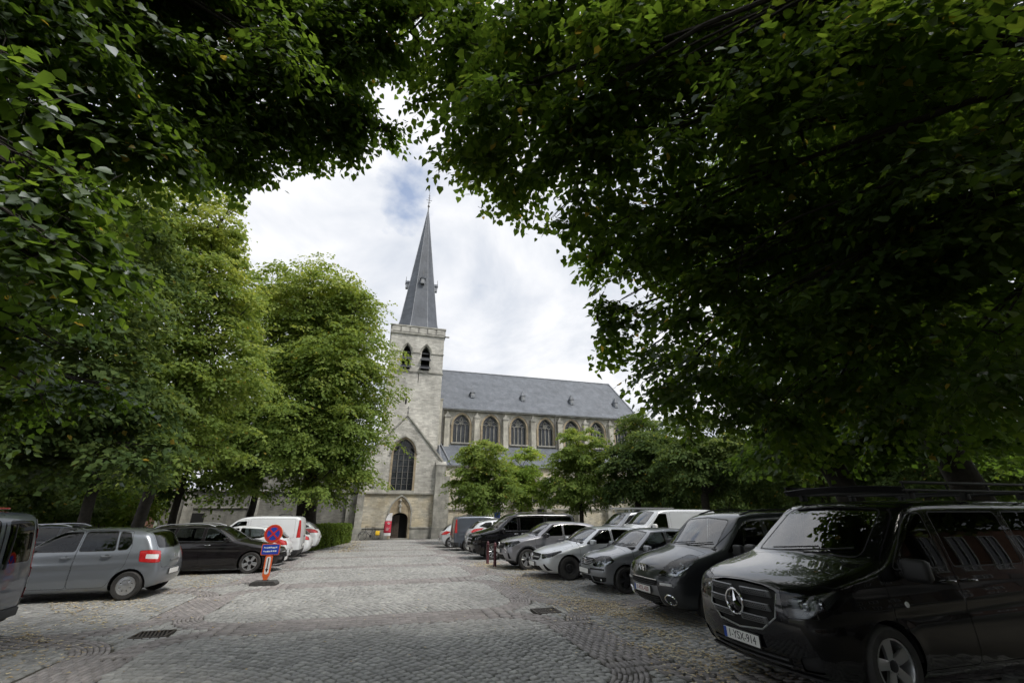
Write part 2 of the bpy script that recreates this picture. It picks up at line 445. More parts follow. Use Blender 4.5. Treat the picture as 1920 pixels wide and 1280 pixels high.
# drain gratings
m_iron = M('cast_iron', (0.07, 0.066, 0.062), 0.6, 0.5, col2=(0.12, 0.10, 0.085), scale=20)
for i, (gx, gy) in enumerate(DRAINS):
    e = empty('drain_grating', (gx, gy, 0.0), 0, .88); tag(e, 'cast iron drain grating in the lane ' + ('before the dark grey family car' if i == 0 else 'on the side of the grey van'), 'drain', 'drain gratings in the lane')
    b = MB()
    for s_ in (-1, 1):
        b.box((0, s_ * .225, -.002), (.56, .05, .03)); b.box((s_ * .265, 0, -.002), (.03, .40, .03))
    b.build('frame', m_iron, e)
    q = MB(); q.box((0, 0, -.024), (.5, .4, .003)); q.build('pit', m_gap0 if False else M('pit_black', (.004, .004, .004), .9), e)
    for k in range(8):
        c = MB(); c.box((0, 0, 0), (.022, .40, .022)); o = c.build('grate_bar', m_iron, e, loc=(-.21 + .06 * k, 0, .002)); o.rotation_euler = (0, 0, .25)

# fallen leaves
m_litter = tone_mat('dry_leaves', (0.40, 0.29, 0.14), (0.53, 0.43, 0.25), (0.62, 0.55, 0.37), rough=.8, bump=0.0, noise=3, dark=.8)
def litter(n, fn, s0, s1, lift=.012):
    P = np.array([fn() for _ in range(n)]); n = len(P)
    a = RNG.uniform(0, 2 * PI, n); s_ = RNG.uniform(s0, s1, n); asp = RNG.uniform(.45, .85, n)
    q = np.array([(-.5, 0, 0), (0, -.5, .12), (.5, 0, 0.0), (0, .5, .16)])
    X = q[None, :, 0] * s_[:, None]; Y = q[None, :, 1] * (s_ * asp)[:, None]; Z = q[None, :, 2] * s_[:, None] * RNG.uniform(-.2, 1.6, (n, 1))
    ca, sa = np.cos(a)[:, None], np.sin(a)[:, None]
    z = zg(P[:, 1])[:, None] + lift
    V = np.stack([X * ca - Y * sa + P[:, :1], X * sa + Y * ca + P[:, 1:2], Z + z + RNG.uniform(0, .01, (n, 1))], -1)
    return V
_ph = RNG.uniform(0, 6.28, 8)
def drift(x, y):
    v = math.sin(x * 2.1 + _ph[0] + 1.3 * math.sin(y * .9 + _ph[1])) + math.sin(y * 1.7 + _ph[2] + 1.1 * math.sin(x * 1.9 + _ph[3])) + .8 * math.sin(x * 5.1 + y * 4.3 + _ph[4])
    return random.random() < .12 + .88 * max(0, min(1, (v + .2) / 1.4))
def fr():
    while True:
        y = random.triangular(4.2, 19, 6.5); x = random.gauss(4.45 + .05 * (y < 9), .55)
        if (x > 3.3 or random.random() < .12) and drift(x, y): return (x, y)
def fl():
    while True:
        y = random.triangular(6.5, 21, 10); x = random.gauss(-5.2, 1.3)
        if (x < -3.6 or random.random() < .3) and drift(x, y): return (x, y)
def fh(): return (random.gauss(-1.6, .5), random.uniform(26, 40))
def fb(): return (random.gauss(4.15, .35), random.gauss(17.3, .7))
def fa(): return (random.uniform(-4, 5), random.uniform(4.5, 30))
def fw(): return (random.uniform(3.6, 6.2), random.uniform(4.5, 16))
V = np.concatenate([litter(4600, fr, .02, .065), litter(2200, fl, .02, .075), litter(900, fh, .05, .12), litter(700, fb, .03, .07), litter(380, fa, .025, .06), litter(2200, fw, .015, .045)])
n = len(V); Fc = (np.array([(0, 1, 2, 3)])[None] + (np.arange(n) * 4)[:, None, None]).reshape(-1, 4)
me = raw_mesh('leaf_litter', V.reshape(-1, 3), Fc, m_litter, tone=np.repeat(RNG.uniform(0, 1, n), 4))
tag(link('leaf_litter', me), 'dry yellow leaves scattered over the paving by the parked cars', 'leaves', kind='stuff')
# ================================================================== church
def wall_mat(name, c0, c1, mortar, bw=.24, bh=.075, weather=(.55, 1.1), wscale=.55, rough=.9, tint=None, bumps=.5, streak=0.0):
    m = bpy.data.materials.new(name); m.use_nodes = True; t = m.node_tree; b = t.nodes['Principled BSDF']; L = t.links.new
    b.inputs['Roughness'].default_value = rough; b.inputs['Specular IOR Level'].default_value = .2
    ge = t.nodes.new('ShaderNodeNewGeometry'); sp = t.nodes.new('ShaderNodeSeparateXYZ'); L(ge.outputs['Position'], sp.inputs[0])
    ad = t.nodes.new('ShaderNodeMath'); ad.operation = 'ADD'; L(sp.outputs['X'], ad.inputs[0]); L(sp.outputs['Y'], ad.inputs[1])
    cb = t.nodes.new('ShaderNodeCombineXYZ'); L(ad.outputs[0], cb.inputs[0]); L(sp.outputs['Z'], cb.inputs[1])
    br = t.nodes.new('ShaderNodeTexBrick'); L(cb.outputs[0], br.inputs['Vector'])
    br.inputs['Scale'].default_value = 1.0; br.inputs['Brick Width'].default_value = bw; br.inputs['Row Height'].default_value = bh; br.inputs['Mortar Size'].default_value = .009
    br.inputs['Color1'].default_value = tuple(c0) + (1,); br.inputs['Color2'].default_value = tuple(c1) + (1,); br.inputs['Mortar'].default_value = tuple(mortar) + (1,)
    br.inputs['Bias'].default_value = 0.0
    n = t.nodes.new('ShaderNodeTexNoise'); n.inputs['Scale'].default_value = wscale; n.inputs['Detail'].default_value = 9; n.inputs['Roughness'].default_value = .68; L(ge.outputs['Position'], n.inputs['Vector'])
    mr = t.nodes.new('ShaderNodeMapRange'); mr.inputs['From Min'].default_value = .3; mr.inputs['From Max'].default_value = .68; mr.inputs['To Min'].default_value = weather[0]; mr.inputs['To Max'].default_value = weather[1]; L(n.outputs['Fac'], mr.inputs['Value'])
    # rain streaks: noise stretched downwards
    sc = t.nodes.new('ShaderNodeVectorMath'); sc.operation = 'MULTIPLY'; sc.inputs[1].default_value = (1.3, 1.3, .22); L(ge.outputs['Position'], sc.inputs[0])
    n4 = t.nodes.new('ShaderNodeTexNoise'); n4.inputs['Scale'].default_value = 1.0; n4.inputs['Detail'].default_value = 5; L(sc.outputs[0], n4.inputs['Vector'])
    m4 = t.nodes.new('ShaderNodeMapRange'); m4.inputs['From Min'].default_value = .42; m4.inputs['From Max'].default_value = .66; m4.inputs['To Min'].default_value = 1.0; m4.inputs['To Max'].default_value = 1.0 - streak; L(n4.outputs['Fac'], m4.inputs['Value'])
    mu = t.nodes.new('ShaderNodeMath'); mu.operation = 'MULTIPLY'; L(mr.outputs[0], mu.inputs[0]); L(m4.outputs[0], mu.inputs[1])
    src = br.outputs['Color']
    if tint is not None:                                       # a second stone colour in patches
        n5 = t.nodes.new('ShaderNodeTexNoise'); n5.inputs['Scale'].default_value = tint[1]; n5.inputs['Detail'].default_value = 6; L(ge.outputs['Position'], n5.inputs['Vector'])
        r5 = t.nodes.new('ShaderNodeMapRange'); r5.inputs['From Min'].default_value = tint[2]; r5.inputs['From Max'].default_value = tint[3]; L(n5.outputs['Fac'], r5.inputs['Value'])
        mx_ = t.nodes.new('ShaderNodeMixRGB'); mx_.blend_type = 'MULTIPLY'; L(r5.outputs[0], mx_.inputs[0]); L(src, mx_.inputs[1]); mx_.inputs[2].default_value = tuple(tint[0]) + (1,); src = mx_.outputs[0]
    vm = t.nodes.new('ShaderNodeVectorMath'); vm.operation = 'SCALE'; L(src, vm.inputs[0]); L(mu.outputs[0], vm.inputs['Scale']); L(vm.outputs[0], b.inputs['Base Color'])
    n2 = t.nodes.new('ShaderNodeTexNoise'); n2.inputs['Scale'].default_value = 14; n2.inputs['Detail'].default_value = 6; L(ge.outputs['Position'], n2.inputs['Vector'])
    ma = t.nodes.new('ShaderNodeMath'); ma.operation = 'SUBTRACT'; L(n2.outputs['Fac'], ma.inputs[0]); L(br.outputs['Fac'], ma.inputs[1])
    bp = t.nodes.new('ShaderNodeBump'); bp.inputs['Strength'].default_value = bumps; bp.inputs['Distance'].default_value = .02; L(ma.outputs[0], bp.inputs['Height']); L(bp.outputs[0], b.inputs['Normal'])
    MATS[name] = m; return m
m_towerst = wall_mat('tower_limestone', (.70, .68, .62), (.48, .465, .42), (.57, .555, .505), bw=.42, bh=.15, weather=(.66, 1.12), streak=.18, bumps=.8)
m_lowst = wall_mat('porch_limestone', (.68, .635, .53), (.45, .425, .36), (.55, .525, .455), bw=.36, bh=.13, bumps=.8, weather=(.75, 1.12), wscale=.8, streak=.15, tint=((1.0, .93, .79), .9, .4, .7))
m_plinth = wall_mat('plinth_stone', (.42, .41, .37), (.33, .33, .30), (.36, .35, .32), bw=.5, bh=.25, weather=(.5, 1.15), streak=.35)
m_naves = wall_mat('nave_sandstone', (.63, .60, .51), (.55, .525, .45), (.55, .525, .46), bw=.5, bh=.25, weather=(.6, 1.15), wscale=1.1, streak=.35)
m_ash = wall_mat('ashlar_trim', (.50, .485, .43), (.44, .43, .385), (.40, .39, .35), bw=.6, bh=.3, weather=(.55, 1.15), wscale=1.6, streak=.4)
m_ochre = wall_mat('iron_sandstone', (.45, .37, .25), (.40, .33, .23), (.34, .29, .22), bw=.4, bh=.22, weather=(.6, 1.15), wscale=2)
m_oldwall = wall_mat('old_wall_stone', (.30, .295, .265), (.20, .20, .18), (.25, .24, .215), weather=(.55, 1.15), streak=.3)
m_redbrick = wall_mat('red_brick', (.30, .13, .08), (.22, .10, .065), (.26, .22, .18), bw=.22, bh=.065)
def slate_mat(name, c0, c1):
    m = wall_mat(name, c0, c1, tuple(x * .6 for x in c0), bw=.2, bh=.13, weather=(.72, 1.18), wscale=.9, rough=.55, bumps=.35, streak=.22)
    m.node_tree.nodes['Principled BSDF'].inputs['Specular IOR Level'].default_value = .45; return m
m_slate = slate_mat('roof_slate', (.15, .165, .19), (.115, .13, .15))
m_slates = slate_mat('spire_slate', (.125, .14, .165), (.105, .118, .14))
m_lead = M('lead_sheet', (.20, .215, .235), .5, .3, col2=(.30, .31, .33), scale=4)
m_glassd = M('old_glass', (.022, .026, .032), .18, col2=(.05, .055, .06), scale=3, spec=.6)
m_came = M('window_bars', (.16, .155, .145), .7)
m_wood = M('door_oak', (.05, .038, .03), .6, col2=(.09, .07, .055), scale=8)
m_void = M('dark_interior', (.006, .006, .006), .9)
m_louv = M('belfry_slate', (.035, .037, .042), .6, col2=(.055, .058, .064), scale=6)

CH = empty('church', (1.6 * 1.25, 33.5 * 1.25, -.45), 0, 1.25)
tag(CH, 'pale stone church with tall slate spire, square tower and long slate roof', 'church')
CX, CY = 1.6, 33.5                                        # everything below is in survey units, origin at the foot of the porch
def L3(P): return [(p[0] - CX, p[1] - CY, p[2]) for p in P]
def arch(xl, xr, z0, zs, za, n=9, flat=False):
    """outline of a pointed opening, counter-clockwise from lower left"""
    c = (xl + xr) / 2; w_ = xr - xl
    P = [(xl, z0), (xr, z0)]
    h = za - zs; hw = w_ / 2
    R = (hw * hw + h * h) / (2 * hw) if not flat else None
    if flat:
        for k in range(n * 2 + 1):
            t = PI * k / (2 * n); P.append((c + hw * math.cos(t), zs + h * math.sin(t) ** .75))
        return P
    a1 = math.asin(min(1, h / R)) if R >= hw else PI / 2
    for k in range(n + 1):
        t = a1 * k / n; P.append((xr - R + R * math.cos(t), zs + R * math.sin(t)))
    for k in range(n - 1, -1, -1):
        t = a1 * k / n; P.append((xl + R - R * math.cos(t), zs + R * math.sin(t)))
    return P
def holed_wall(name, outer, holes, y, depth, mat, parent=CH, rev=None, thick=None):
    """front wall in the plane y with reveals of the openings going back by depth"""
    loops = [[Vector((p[0], p[1], 0)) for p in outer]] + [[Vector((p[0], p[1], 0)) for p in h] for h in holes]
    tris = tessellate_polygon(loops)
    flat = [p for lp in loops for p in lp]
    V = [(p.x - CX, y - CY, p.y) for p in flat]; Fc = [tuple(t) for t in tris]
    def strip(lp, d):
        n0 = len(V); n = len(lp)
        for p in lp: V.append((p[0] - CX, y - CY, p[1]))
        for p in lp: V.append((p[0] - CX, y + d - CY, p[1]))
        for i in range(n): Fc.append((n0 + i, n0 + (i + 1) % n, n0 + n + (i + 1) % n, n0 + n + i))
    for h in holes: strip(h, depth)
    if thick: strip(outer, thick)
    me = raw_mesh(name, V, Fc, mat)
    bm = bmesh.new(); bm.from_mesh(me); bmesh.ops.recalc_face_normals(bm, faces=bm.faces); bm.to_mesh(me); bm.free()
    return link(name, me, parent)
def cbox(name, x0, x1, y0, y1, z0, z1, mat, parent=CH, bevel=0.0):
    b = MB(); b.box(((x0 + x1) / 2 - CX, (y0 + y1) / 2 - CY, (z0 + z1) / 2), (x1 - x0, y1 - y0, z1 - z0)); return b.build(name, mat, parent, False, bevel)
def moulding(name, pts, y, wx, wy, mat, parent=CH):
    b = MB(); b.bar(L3([(p[0], y, p[1]) for p in pts]), wx, wy, (0, 1, 0)); return b.build(name, mat, parent)

# ---- porch front with gable
xl, xr = -1.50, 4.06
win = arch(.50, 2.04, 3.2, 5.80, 6.86); door = arch(.80, 1.92, 0.0, 1.25, 1.70, flat=True)
outer = [(xl, 0), (door[0][0], 0), door[0]][:2]
# door opening reaches the ground, so it is part of the outline
dpts = door[2:]
outer = [(xl, 0), (.80, 0)] + [(p[0], p[1]) for p in reversed(dpts)] + [(1.92, 0), (xr, 0), (xr, 5.43), (1.28, 8.6), (xl, 5.43)]
up = [(xl + .28, 3.0), (xr, 3.0), (xr, 5.43), (1.28, 8.6), (xl + .0, 5.43)]
holed_wall('porch_wall', [(xl, 3.0)] + up[1:], [win], 33.5, .42, m_towerst, thick=3.6)
lowo = [(xl, 0), (.80, 0)] + [(p[0], p[1]) for p in reversed(dpts)] + [(1.92, 0), (xr, 0), (xr, 2.99), (xl, 2.99)]
holed_wall('porch_wall', lowo, [], 33.45, .4, m_lowst, thick=3.6)
b = MB(); n0 = len(dpts)
rv = [(.80, 0)] + [(p[0], p[1]) for p in reversed(dpts)] + [(1.92, 0)]
Vv = [(p[0], 33.45, p[1]) for p in rv] + [(p[0], 33.95, p[1]) for p in rv]
b.add(L3(Vv), [(i, i + 1, len(rv) + i + 1, len(rv) + i) for i in range(len(rv) - 1)]); b.build('door_reveal', m_ochre, CH)
cbox('plinth', xl - .06, .62, 33.36, 33.60, 0, .70, m_plinth); cbox('plinth', 2.10, xr + .05, 33.36, 33.60, 0, .70, m_plinth)
cbox('plinth_cap', xl - .09, .60, 33.32, 33.60, .70, .77, m_ash); cbox('plinth_cap', 2.12, xr + .08, 33.32, 33.60, .70, .77, m_ash)
cbox('string_course', xl - .06, xr + .08, 33.33, 33.62, 2.95, 3.06, m_ash)
# corner piers
for (x0, x1) in ((-1.62, -1.16), (3.62, 4.42)):
    zt = 5.0
    cbox('buttress', x0, x1, 33.05, 33.62, 0, 2.9, m_ash); cbox('buttress', x0 + .04, x1 - .04, 33.12, 33.62, 2.9, zt if x0 > 0 else 4.4, m_ash)
    zz_ = zt if x0 > 0 else 4.4
    b = MB(); b.add(L3([(x0, 33.1, zz_), (x1, 33.1, zz_), (x1, 33.62, zz_), (x0, 33.62, zz_), (x0, 33.5, zz_ + .3), (x1, 33.5, zz_ + .3), (x1, 33.62, zz_ + .3), (x0, 33.62, zz_ + .3)]), [(0, 1, 5, 4), (0, 4, 7, 3), (1, 2, 6, 5), (4, 5, 6, 7)]); b.build('buttress_cap', m_ash, CH)
    cbox('buttress_foot', x0 - .05, x1 + .05, 32.98, 33.62, 0, .72, m_plinth)
# gable coping and cross
b = MB(); b.bar(L3([(xl - .12, 33.62, 5.30), (1.28, 33.62, 8.68), (xr + .12, 33.62, 5.30)]), .13, .42, (0, 1, 0)); b.build('gable_coping', m_ash, CH)
b = MB(); b.box((1.28 - CX, .1, 8.85), (.12, .12, .25)); b.box((1.28 - CX, .1, 9.12), (.05, .05, .5)); b.box((1.28 - CX, .1, 9.2), (.26, .05, .05)); b.build('gable_cross', m_came, CH)
# porch roof behind the gable
b = MB(); b.add(L3([(xl, 33.7, 5.35), (1.28, 33.7, 8.5), (xr, 33.7, 5.35), (xl, 37.2, 5.35), (1.28, 37.2, 8.5), (xr, 37.2, 5.35)]), [(0, 3, 4, 1), (1, 4, 5, 2)]); b.build('porch_roof', m_slate, CH)
# big window: hood, surround, mullions, bars and panes
def offset_arch(xl_, xr_, z0, zs, za, d): return arch(xl_ - d, xr_ + d, z0, zs, za + d * 1.15)
moulding('window_hood', offset_arch(.50, 2.04, 3.2, 5.8, 6.86, .17)[2:], 33.44, .11, .16, m_ash)
moulding('window_surround', [(2.04 + .07, 3.2)] + offset_arch(.50, 2.04, 3.2, 5.8, 6.86, .07)[2:] + [(.50 - .07, 3.2)], 33.49, .15, .06, m_ochre)
cbox('window_sill', .36, 2.18, 33.36, 33.85, 3.06, 3.2, m_ash)
W = empty('porch_window', (0, 0, 0), 0, 1, CH)
def arch_h(x, xl_, xr_, zs, za):
    P = arch(xl_, xr_, zs, zs, za, 12)[2:]; best = zs
    for i in range(len(P) - 1):
        a, c = P[i], P[i + 1]
        if min(a[0], c[0]) - 1e-6 <= x <= max(a[0], c[0]) + 1e-6 and abs(a[0] - c[0]) > 1e-6: best = max(best, a[1] + (c[1] - a[1]) * (x - a[0]) / (c[0] - a[0]))
    return best
xm = np.linspace(.50, 2.04, 5)
for x in xm[1:-1]:
    b = MB(); b.box((x - CX, .33, (3.2 + arch_h(x, .5, 2.04, 5.8, 6.86)) / 2), (.05, .10, arch_h(x, .5, 2.04, 5.8, 6.86) - 3.2)); b.build('mullion', m_came, W)
zr = np.arange(3.2, 6.9, .43)
for i in range(4):
    for j in range(len(zr)):
        z0, z1 = zr[j] + .008, zr[j] + .422
        xa, xb = xm[i] + (.026 if i else .0), xm[i + 1] - (.026 if i < 3 else .0)
        ha, hb = arch_h(xa + .001, .5, 2.04, 5.8, 6.86), arch_h(xb - .001, .5, 2.04, 5.8, 6.86)
        if max(ha, hb) < z0 + .05: continue
        P = [(xa, z0), (xb, z0), (xb, min(z1, max(hb, z0 + .01))), (xa, min(z1, max(ha, z0 + .01)))]
        b = MB(); b.add(L3([(p[0], 33.86 + random.uniform(-.006, .006), p[1]) for p in P]), [(0, 1, 2, 3)]); b.build('pane', m_glassd, W)
for z in zr[1:]:
    if z < 5.9: b = MB(); b.box(((.5 + 2.04) / 2 - CX, .345, z), (1.54, .03, .022)); b.build('glazing_bar', m_came, W)
b = MB()
for (a_, c_) in ((xm[0], xm[2]), (xm[2], xm[4]), (xm[1], xm[3])):
    pts = arch(a_, c_, 5.8, 5.8, 5.8 + .62, 6)[2:]
    b.bar(L3([(p[0], 33.84, min(p[1], arch_h(p[0], .5, 2.04, 5.8, 6.86))) for p in pts]), .04, .08, (0, 1, 0))
b.build('tracery', m_came, W)
# doorway: moulded arch, stone tympanum, figure, oak leaves
moulding('door_hood', [(2.12, .72)] + arch(.58, 2.14, 0, 1.62, 2.86)[2:] + [(.58, .72)], 33.40, .10, .16, m_ash)
moulding('door_arch', [(2.04, 0)] + arch(.68, 2.04, 0, 1.62, 2.68)[2:] + [(.68, 0)], 33.43, .12, .10, m_ochre)
tymp = arch(.72, 2.0, 1.0, 1.62, 2.62)[2:]
inner = [(p[0], p[1]) for p in dpts]
tp = [(2.0, 1.25)] + tymp + [(.72, 1.25), (.80, 1.25)] + [(p[0], p[1]) for p in reversed(inner)][1:-1] + [(1.92, 1.25)]
tri = tessellate_polygon([[Vector((p[0], p[1], 0)) for p in tp]])
b = MB(); b.add(L3([(p[0], 33.435, p[1]) for p in tp]), [tuple(t) for t in tri]); b.build('tympanum', m_ochre, CH)
ST = empty('statue', (0, 0, 0), 0, 1, CH)
b = MB(); b.lathe([(.001, 1.74), (.09, 1.75), (.10, 1.82), (.05, 1.84), (.045, 1.86)], 12, 'z', c=(1.32 - CX, -.14, 0)); b.build('bracket', m_ash, ST, True)
b = MB(); b.lathe([(.085, 1.86), (.08, 1.98), (.065, 2.1), (.085, 2.2), (.08, 2.27), (.03, 2.3), (.028, 2.32), (.045, 2.35), (.045, 2.39), (.02, 2.43), (.001, 2.435)], 14, 'z', c=(1.32 - CX, -.14, 0))
b.tube(L3([(1.24, 33.36, 2.22), (1.22, 33.30, 2.12), (1.30, 33.27, 2.12)]), .022, 6); b.tube(L3([(1.40, 33.36, 2.22), (1.42, 33.30, 2.12), (1.34, 33.27, 2.14)]), .022, 6); b.build('figure', m_ash, ST, True)
b = MB(); b.lathe([(.10, 2.47), (.11, 2.50), (.06, 2.53), (.05, 2.58), (.001, 2.64)], 8, 'z', c=(1.32 - CX, -.13, 0)); b.build('canopy', m_ash, ST)
cbox('door_recess', .6, 2.12, 34.0, 36.0, -.02, 2.0, m_void)
D = empty('door', (.80 - CX, .36, 0), 0, 1, CH)
for k in range(4):
    x0 = .02 + k * .135; b = MB(); b.box((x0 + .065, 0, .78), (.128, .05, 1.54 - (.10 if k == 0 else 0))); b.build('plank', m_wood, D)
for z in (.3, 1.15): b = MB(); b.box((.28, -.032, z), (.5, .015, .05)); b.build('hinge_strap', m_iron, D)
D.rotation_euler = (0, 0, -.12)
D2 = empty('door', (1.90 - CX, .42, 0), 0, 1, CH)
for k in range(4): b = MB(); b.box((-.065 - k * .135, 0, .78), (.128, .05, 1.5)); b.build('plank', m_wood, D2)
D2.rotation_euler = (0, 0, -1.35)
cbox('threshold', .7, 2.02, 33.2, 33.9, -.1, .05, m_plinth)
b = MB(); b.lathe([(.09, -.03), (.07, -.06), (.001, -.07)], 14, 'y', c=(-.68 - CX, 0, 3.42)); b.build('wall_lamp', m_came, CH, True)

# ---- tower
TX0, TX1, TY0, TY1 = -.66, 4.08, 37.0, 41.75
bell = [arch(.48, 1.22, 13.45, 14.95, 15.75), arch(2.14, 2.90, 13.45, 14.95, 15.75)]
slit = [(1.08, 10.3), (1.22, 10.3), (1.22, 11.0), (1.08, 11.0)]
holed_wall('tower_wall', [(TX0, 0), (TX1, 0), (TX1, 16.8), (TX0, 16.8)], bell + [slit, [(2.0, 12.3), (2.06, 12.3), (2.06, 13.1), (2.0, 13.1)]], TY0, .6, m_towerst)
for (nm, P) in (('tower_side', [(TX1, TY0), (TX1, TY1)]), ('tower_side', [(TX0, TY1), (TX0, TY0)]), ('tower_back', [(TX1, TY1), (TX0, TY1)])):
    V = [(P[0][0], P[0][1], 0), (P[1][0], P[1][1], 0), (P[1][0], P[1][1], 16.8), (P[0][0], P[0][1], 16.8)]
    link(nm, raw_mesh(nm, L3(V), [(0, 1, 2, 3)], m_towerst), CH)
def band(z0, z1, pr, mat, name):
    b = MB(); b.box(((TX0 + TX1) / 2 - CX, (TY0 + TY1) / 2 - CY, (z0 + z1) / 2), (TX1 - TX0 + 2 * pr, TY1 - TY0 + 2 * pr, z1 - z0)); b.build(name, mat, CH)
band(13.18, 13.30, .07, m_ash, 'string_course'); band(16.74, 16.88, .10, m_ash, 'cornice'); band(16.88, 17.46, .05, m_towerst, 'parapet'); band(17.46, 17.58, .12, m_ash, 'parapet_coping')
for k in range(6):
    x = TX0 + (TX1 - TX0) * (k + .5) / 6; cbox('parapet_panel', x - .33, x + .33, TY0 - .085, TY0 - .02, 16.96, 17.40, m_towerst)
    b = MB(); b.box((TX1 + .085 - CX - .03, TY0 + (TY1 - TY0) * (k + .5) / 6 - CY, 17.18), (.065, .66, .44)); b.build('parapet_panel', m_towerst, CH)
for k in range(5): x = TX0 + (TX1 - TX0) * (k + 1) / 6; cbox('parapet_joint', x - .02, x + .02, TY0 - .09, TY0 - .03, 16.9, 17.44, m_came)
for (x0, x1) in ((.48, 1.22), (2.14, 2.90)):
    Bw = empty('belfry_opening', (0, 0, 0), 0, 1, CH)
    P = offset_arch(x0, x1, 13.45, 14.95, 15.75, .14)
    moulding('hood', P[2:], TY0 - .04, .08, .12, m_ash, Bw)
    link('dark_back', raw_mesh('dark_back', L3([(x0 - .1, TY0 + .58, 13.3), (x1 + .1, TY0 + .58, 13.3), (x1 + .1, TY0 + .58, 15.9), (x0 - .1, TY0 + .58, 15.9)]), [(0, 1, 2, 3)], m_void), Bw)
    for z in (13.62, 14.38):
        b = MB(); xm_ = (x0 + x1) / 2; hw = (x1 - x0) / 2
        b.add(L3([(x0 - .12, TY0 - .30, z - .06), (x1 + .12, TY0 - .30, z - .06), (x1 - .02, TY0 + .3, z + .42), (x0 + .02, TY0 + .3, z + .42), (x0 - .12, TY0 - .30, z - .10), (x1 + .12, TY0 - .30, z - .10), (x1 - .02, TY0 + .3, z + .38), (x0 + .02, TY0 + .3, z + .38)]),
                   [(0, 1, 2, 3), (7, 6, 5, 4), (0, 4, 5, 1), (1, 5, 6, 2), (3, 2, 6, 7), (0, 3, 7, 4)]); b.build('louvre', m_louv, Bw)
    b = MB(); b.add(L3([(x0, TY0 + .05, 15.0), (x1, TY0 + .05, 15.0), (x1 - .02, TY0 + .3, 15.2), (x0 + .02, TY0 + .3, 15.2)]), [(0, 1, 2, 3)]); b.build('louvre', m_louv, Bw)
for (a_, c_) in ((TX0 - .04, .34), (1.36, 2.0), (3.04, TX1 + .04)): cbox('impost_band', a_, c_, TY0 - .05, TY0 + .05, 15.0, 15.09, m_ash)
cbox('gutter_spout', TX1 + .02, TX1 + .45, TY0 - .1, TY0 + .02, 16.76, 16.86, m_ash)
# ---- spire
SX, SY, AP = (TX0 + TX1) / 2, (TY0 + TY1) / 2, 1.86
SZ0, SZ1 = 17.5, 32.9
ring = [(SX + AP / math.cos(PI / 8) * math.cos(PI / 8 + k * PI / 4), SY + AP / math.cos(PI / 8) * math.sin(PI / 8 + k * PI / 4)) for k in range(8)]
for k in range(8):
    a_, c_ = ring[k], ring[(k + 1) % 8]; fl_ = 1.08
    V = [(SX + (a_[0] - SX) * fl_, SY + (a_[1] - SY) * fl_, SZ0), (SX + (c_[0] - SX) * fl_, SY + (c_[1] - SY) * fl_, SZ0), (SX + (c_[0] - SX) * .93, SY + (c_[1] - SY) * .93, SZ0 + 1.3), (SX + (a_[0] - SX) * .93, SY + (a_[1] - SY) * .93, SZ0 + 1.3), (SX, SY, SZ1)]
    link('spire_face', raw_mesh('spire_face', L3(V), [(0, 1, 2, 3), (3, 2, 4)], m_slates), CH)
    b = MB(); b.tube(L3([(V[0][0], V[0][1], V[0][2]), V[3], (SX, SY, SZ1)]), [.04, .035, .02], 5); b.build('hip_roll', m_lead, CH)
b = MB(); b.tube(L3([(SX, SY, SZ1 - .3), (SX, SY, SZ1 + 2.1)]), [.06, .02], 8); b.lathe([(.001, .0), (.13, .1), (.13, .16), (.001, .26)], 12, 'z', c=(SX - CX, SY - CY, SZ1 + .05))
for z, r in ((.7, .16), (1.0, .30), (1.3, .14), (1.6, .10)): b.bar(L3([(SX - r, SY, SZ1 + z), (SX + r, SY, SZ1 + z)]), .04, .04, (0, 0, 1)); b.bar(L3([(SX, SY - r * .5, SZ1 + z), (SX, SY + r * .5, SZ1 + z)]), .04, .04, (0, 0, 1))
b.build('spire_cross', m_came, CH)
def lucarne(dx, dy):
    e = empty('lucarne', (SX - CX, SY - CY, 22.6), math.atan2(dy, dx) + PI / 2, 1, CH)
    e.scale = (.8, 1, .8)
    r = AP * (1 - (22.6 - SZ0) / (SZ1 - SZ0)) + .02
    b = MB(); b.box((0, -r - .05, .35), (.46, .5, .7)); b.build('front', m_lead, e)
    b = MB(); b.box((0, -r - .305, .33), (.24, .02, .46)); b.build('shutter', M('shutter_pale', (.30, .31, .32), .7), e)
    b = MB(); b.add([(-.32, -r - .36, .66), (.32, -r - .36, .66), (0, -r - .36, 1.12), (-.32, -r + .5, .66), (.32, -r + .5, .66), (0, -r + .5, 1.12)], [(0, 1, 2), (0, 2, 5, 3), (1, 4, 5, 2), (3, 5, 4)]); b.build('gable_roof', m_slates, e)
    b = MB(); b.tube([(0, -r - .3, 1.1), (0, -r - .3, 1.75)], [.03, .012], 6); b.box((0, -r - .3, 1.5), (.18, .03, .03)); b.build('finial', m_came, e)
for d in ((0, -1), (1, 0), (-1, 0), (0, 1)): lucarne(*d)

# ---- nave: clerestory wall with windows, pilasters, eaves and roof
NX0, NX1, NY = 4.08, 24.1, 38.0
WC = [6.2 + 2.665 * k for k in range(7)]
clw = [arch(c - .74, c + .74, 7.42, 8.95, 9.92) for c in WC]
holed_wall('nave_wall', [(NX0, 6.6), (NX1, 6.6), (NX1, 10.25), (NX0, 10.25)], clw, NY, .35, m_naves)
link('nave_end', raw_mesh('nave_end', L3([(NX1, NY, 0), (NX1, 49, 0), (NX1, 49, 10.2), (NX1, 43.5, 15.5), (NX1, NY, 10.2)]), [(0, 1, 2, 3, 4)], m_naves), CH)
cbox('eaves_cornice', NX0, NX1 + .15, NY - .28, NY + .2, 10.20, 10.34, m_ash); cbox('gutter', NX0, NX1 + .15, NY - .36, NY - .2, 10.32, 10.42, m_lead)
link('nave_roof', raw_mesh('nave_roof', L3([(NX0, NY - .3, 10.38), (NX1 + .12, NY - .3, 10.38), (NX1 + .12, 43.5, 15.65), (NX0, 43.5, 15.65)]), [(0, 1, 2, 3)], m_slate), CH)
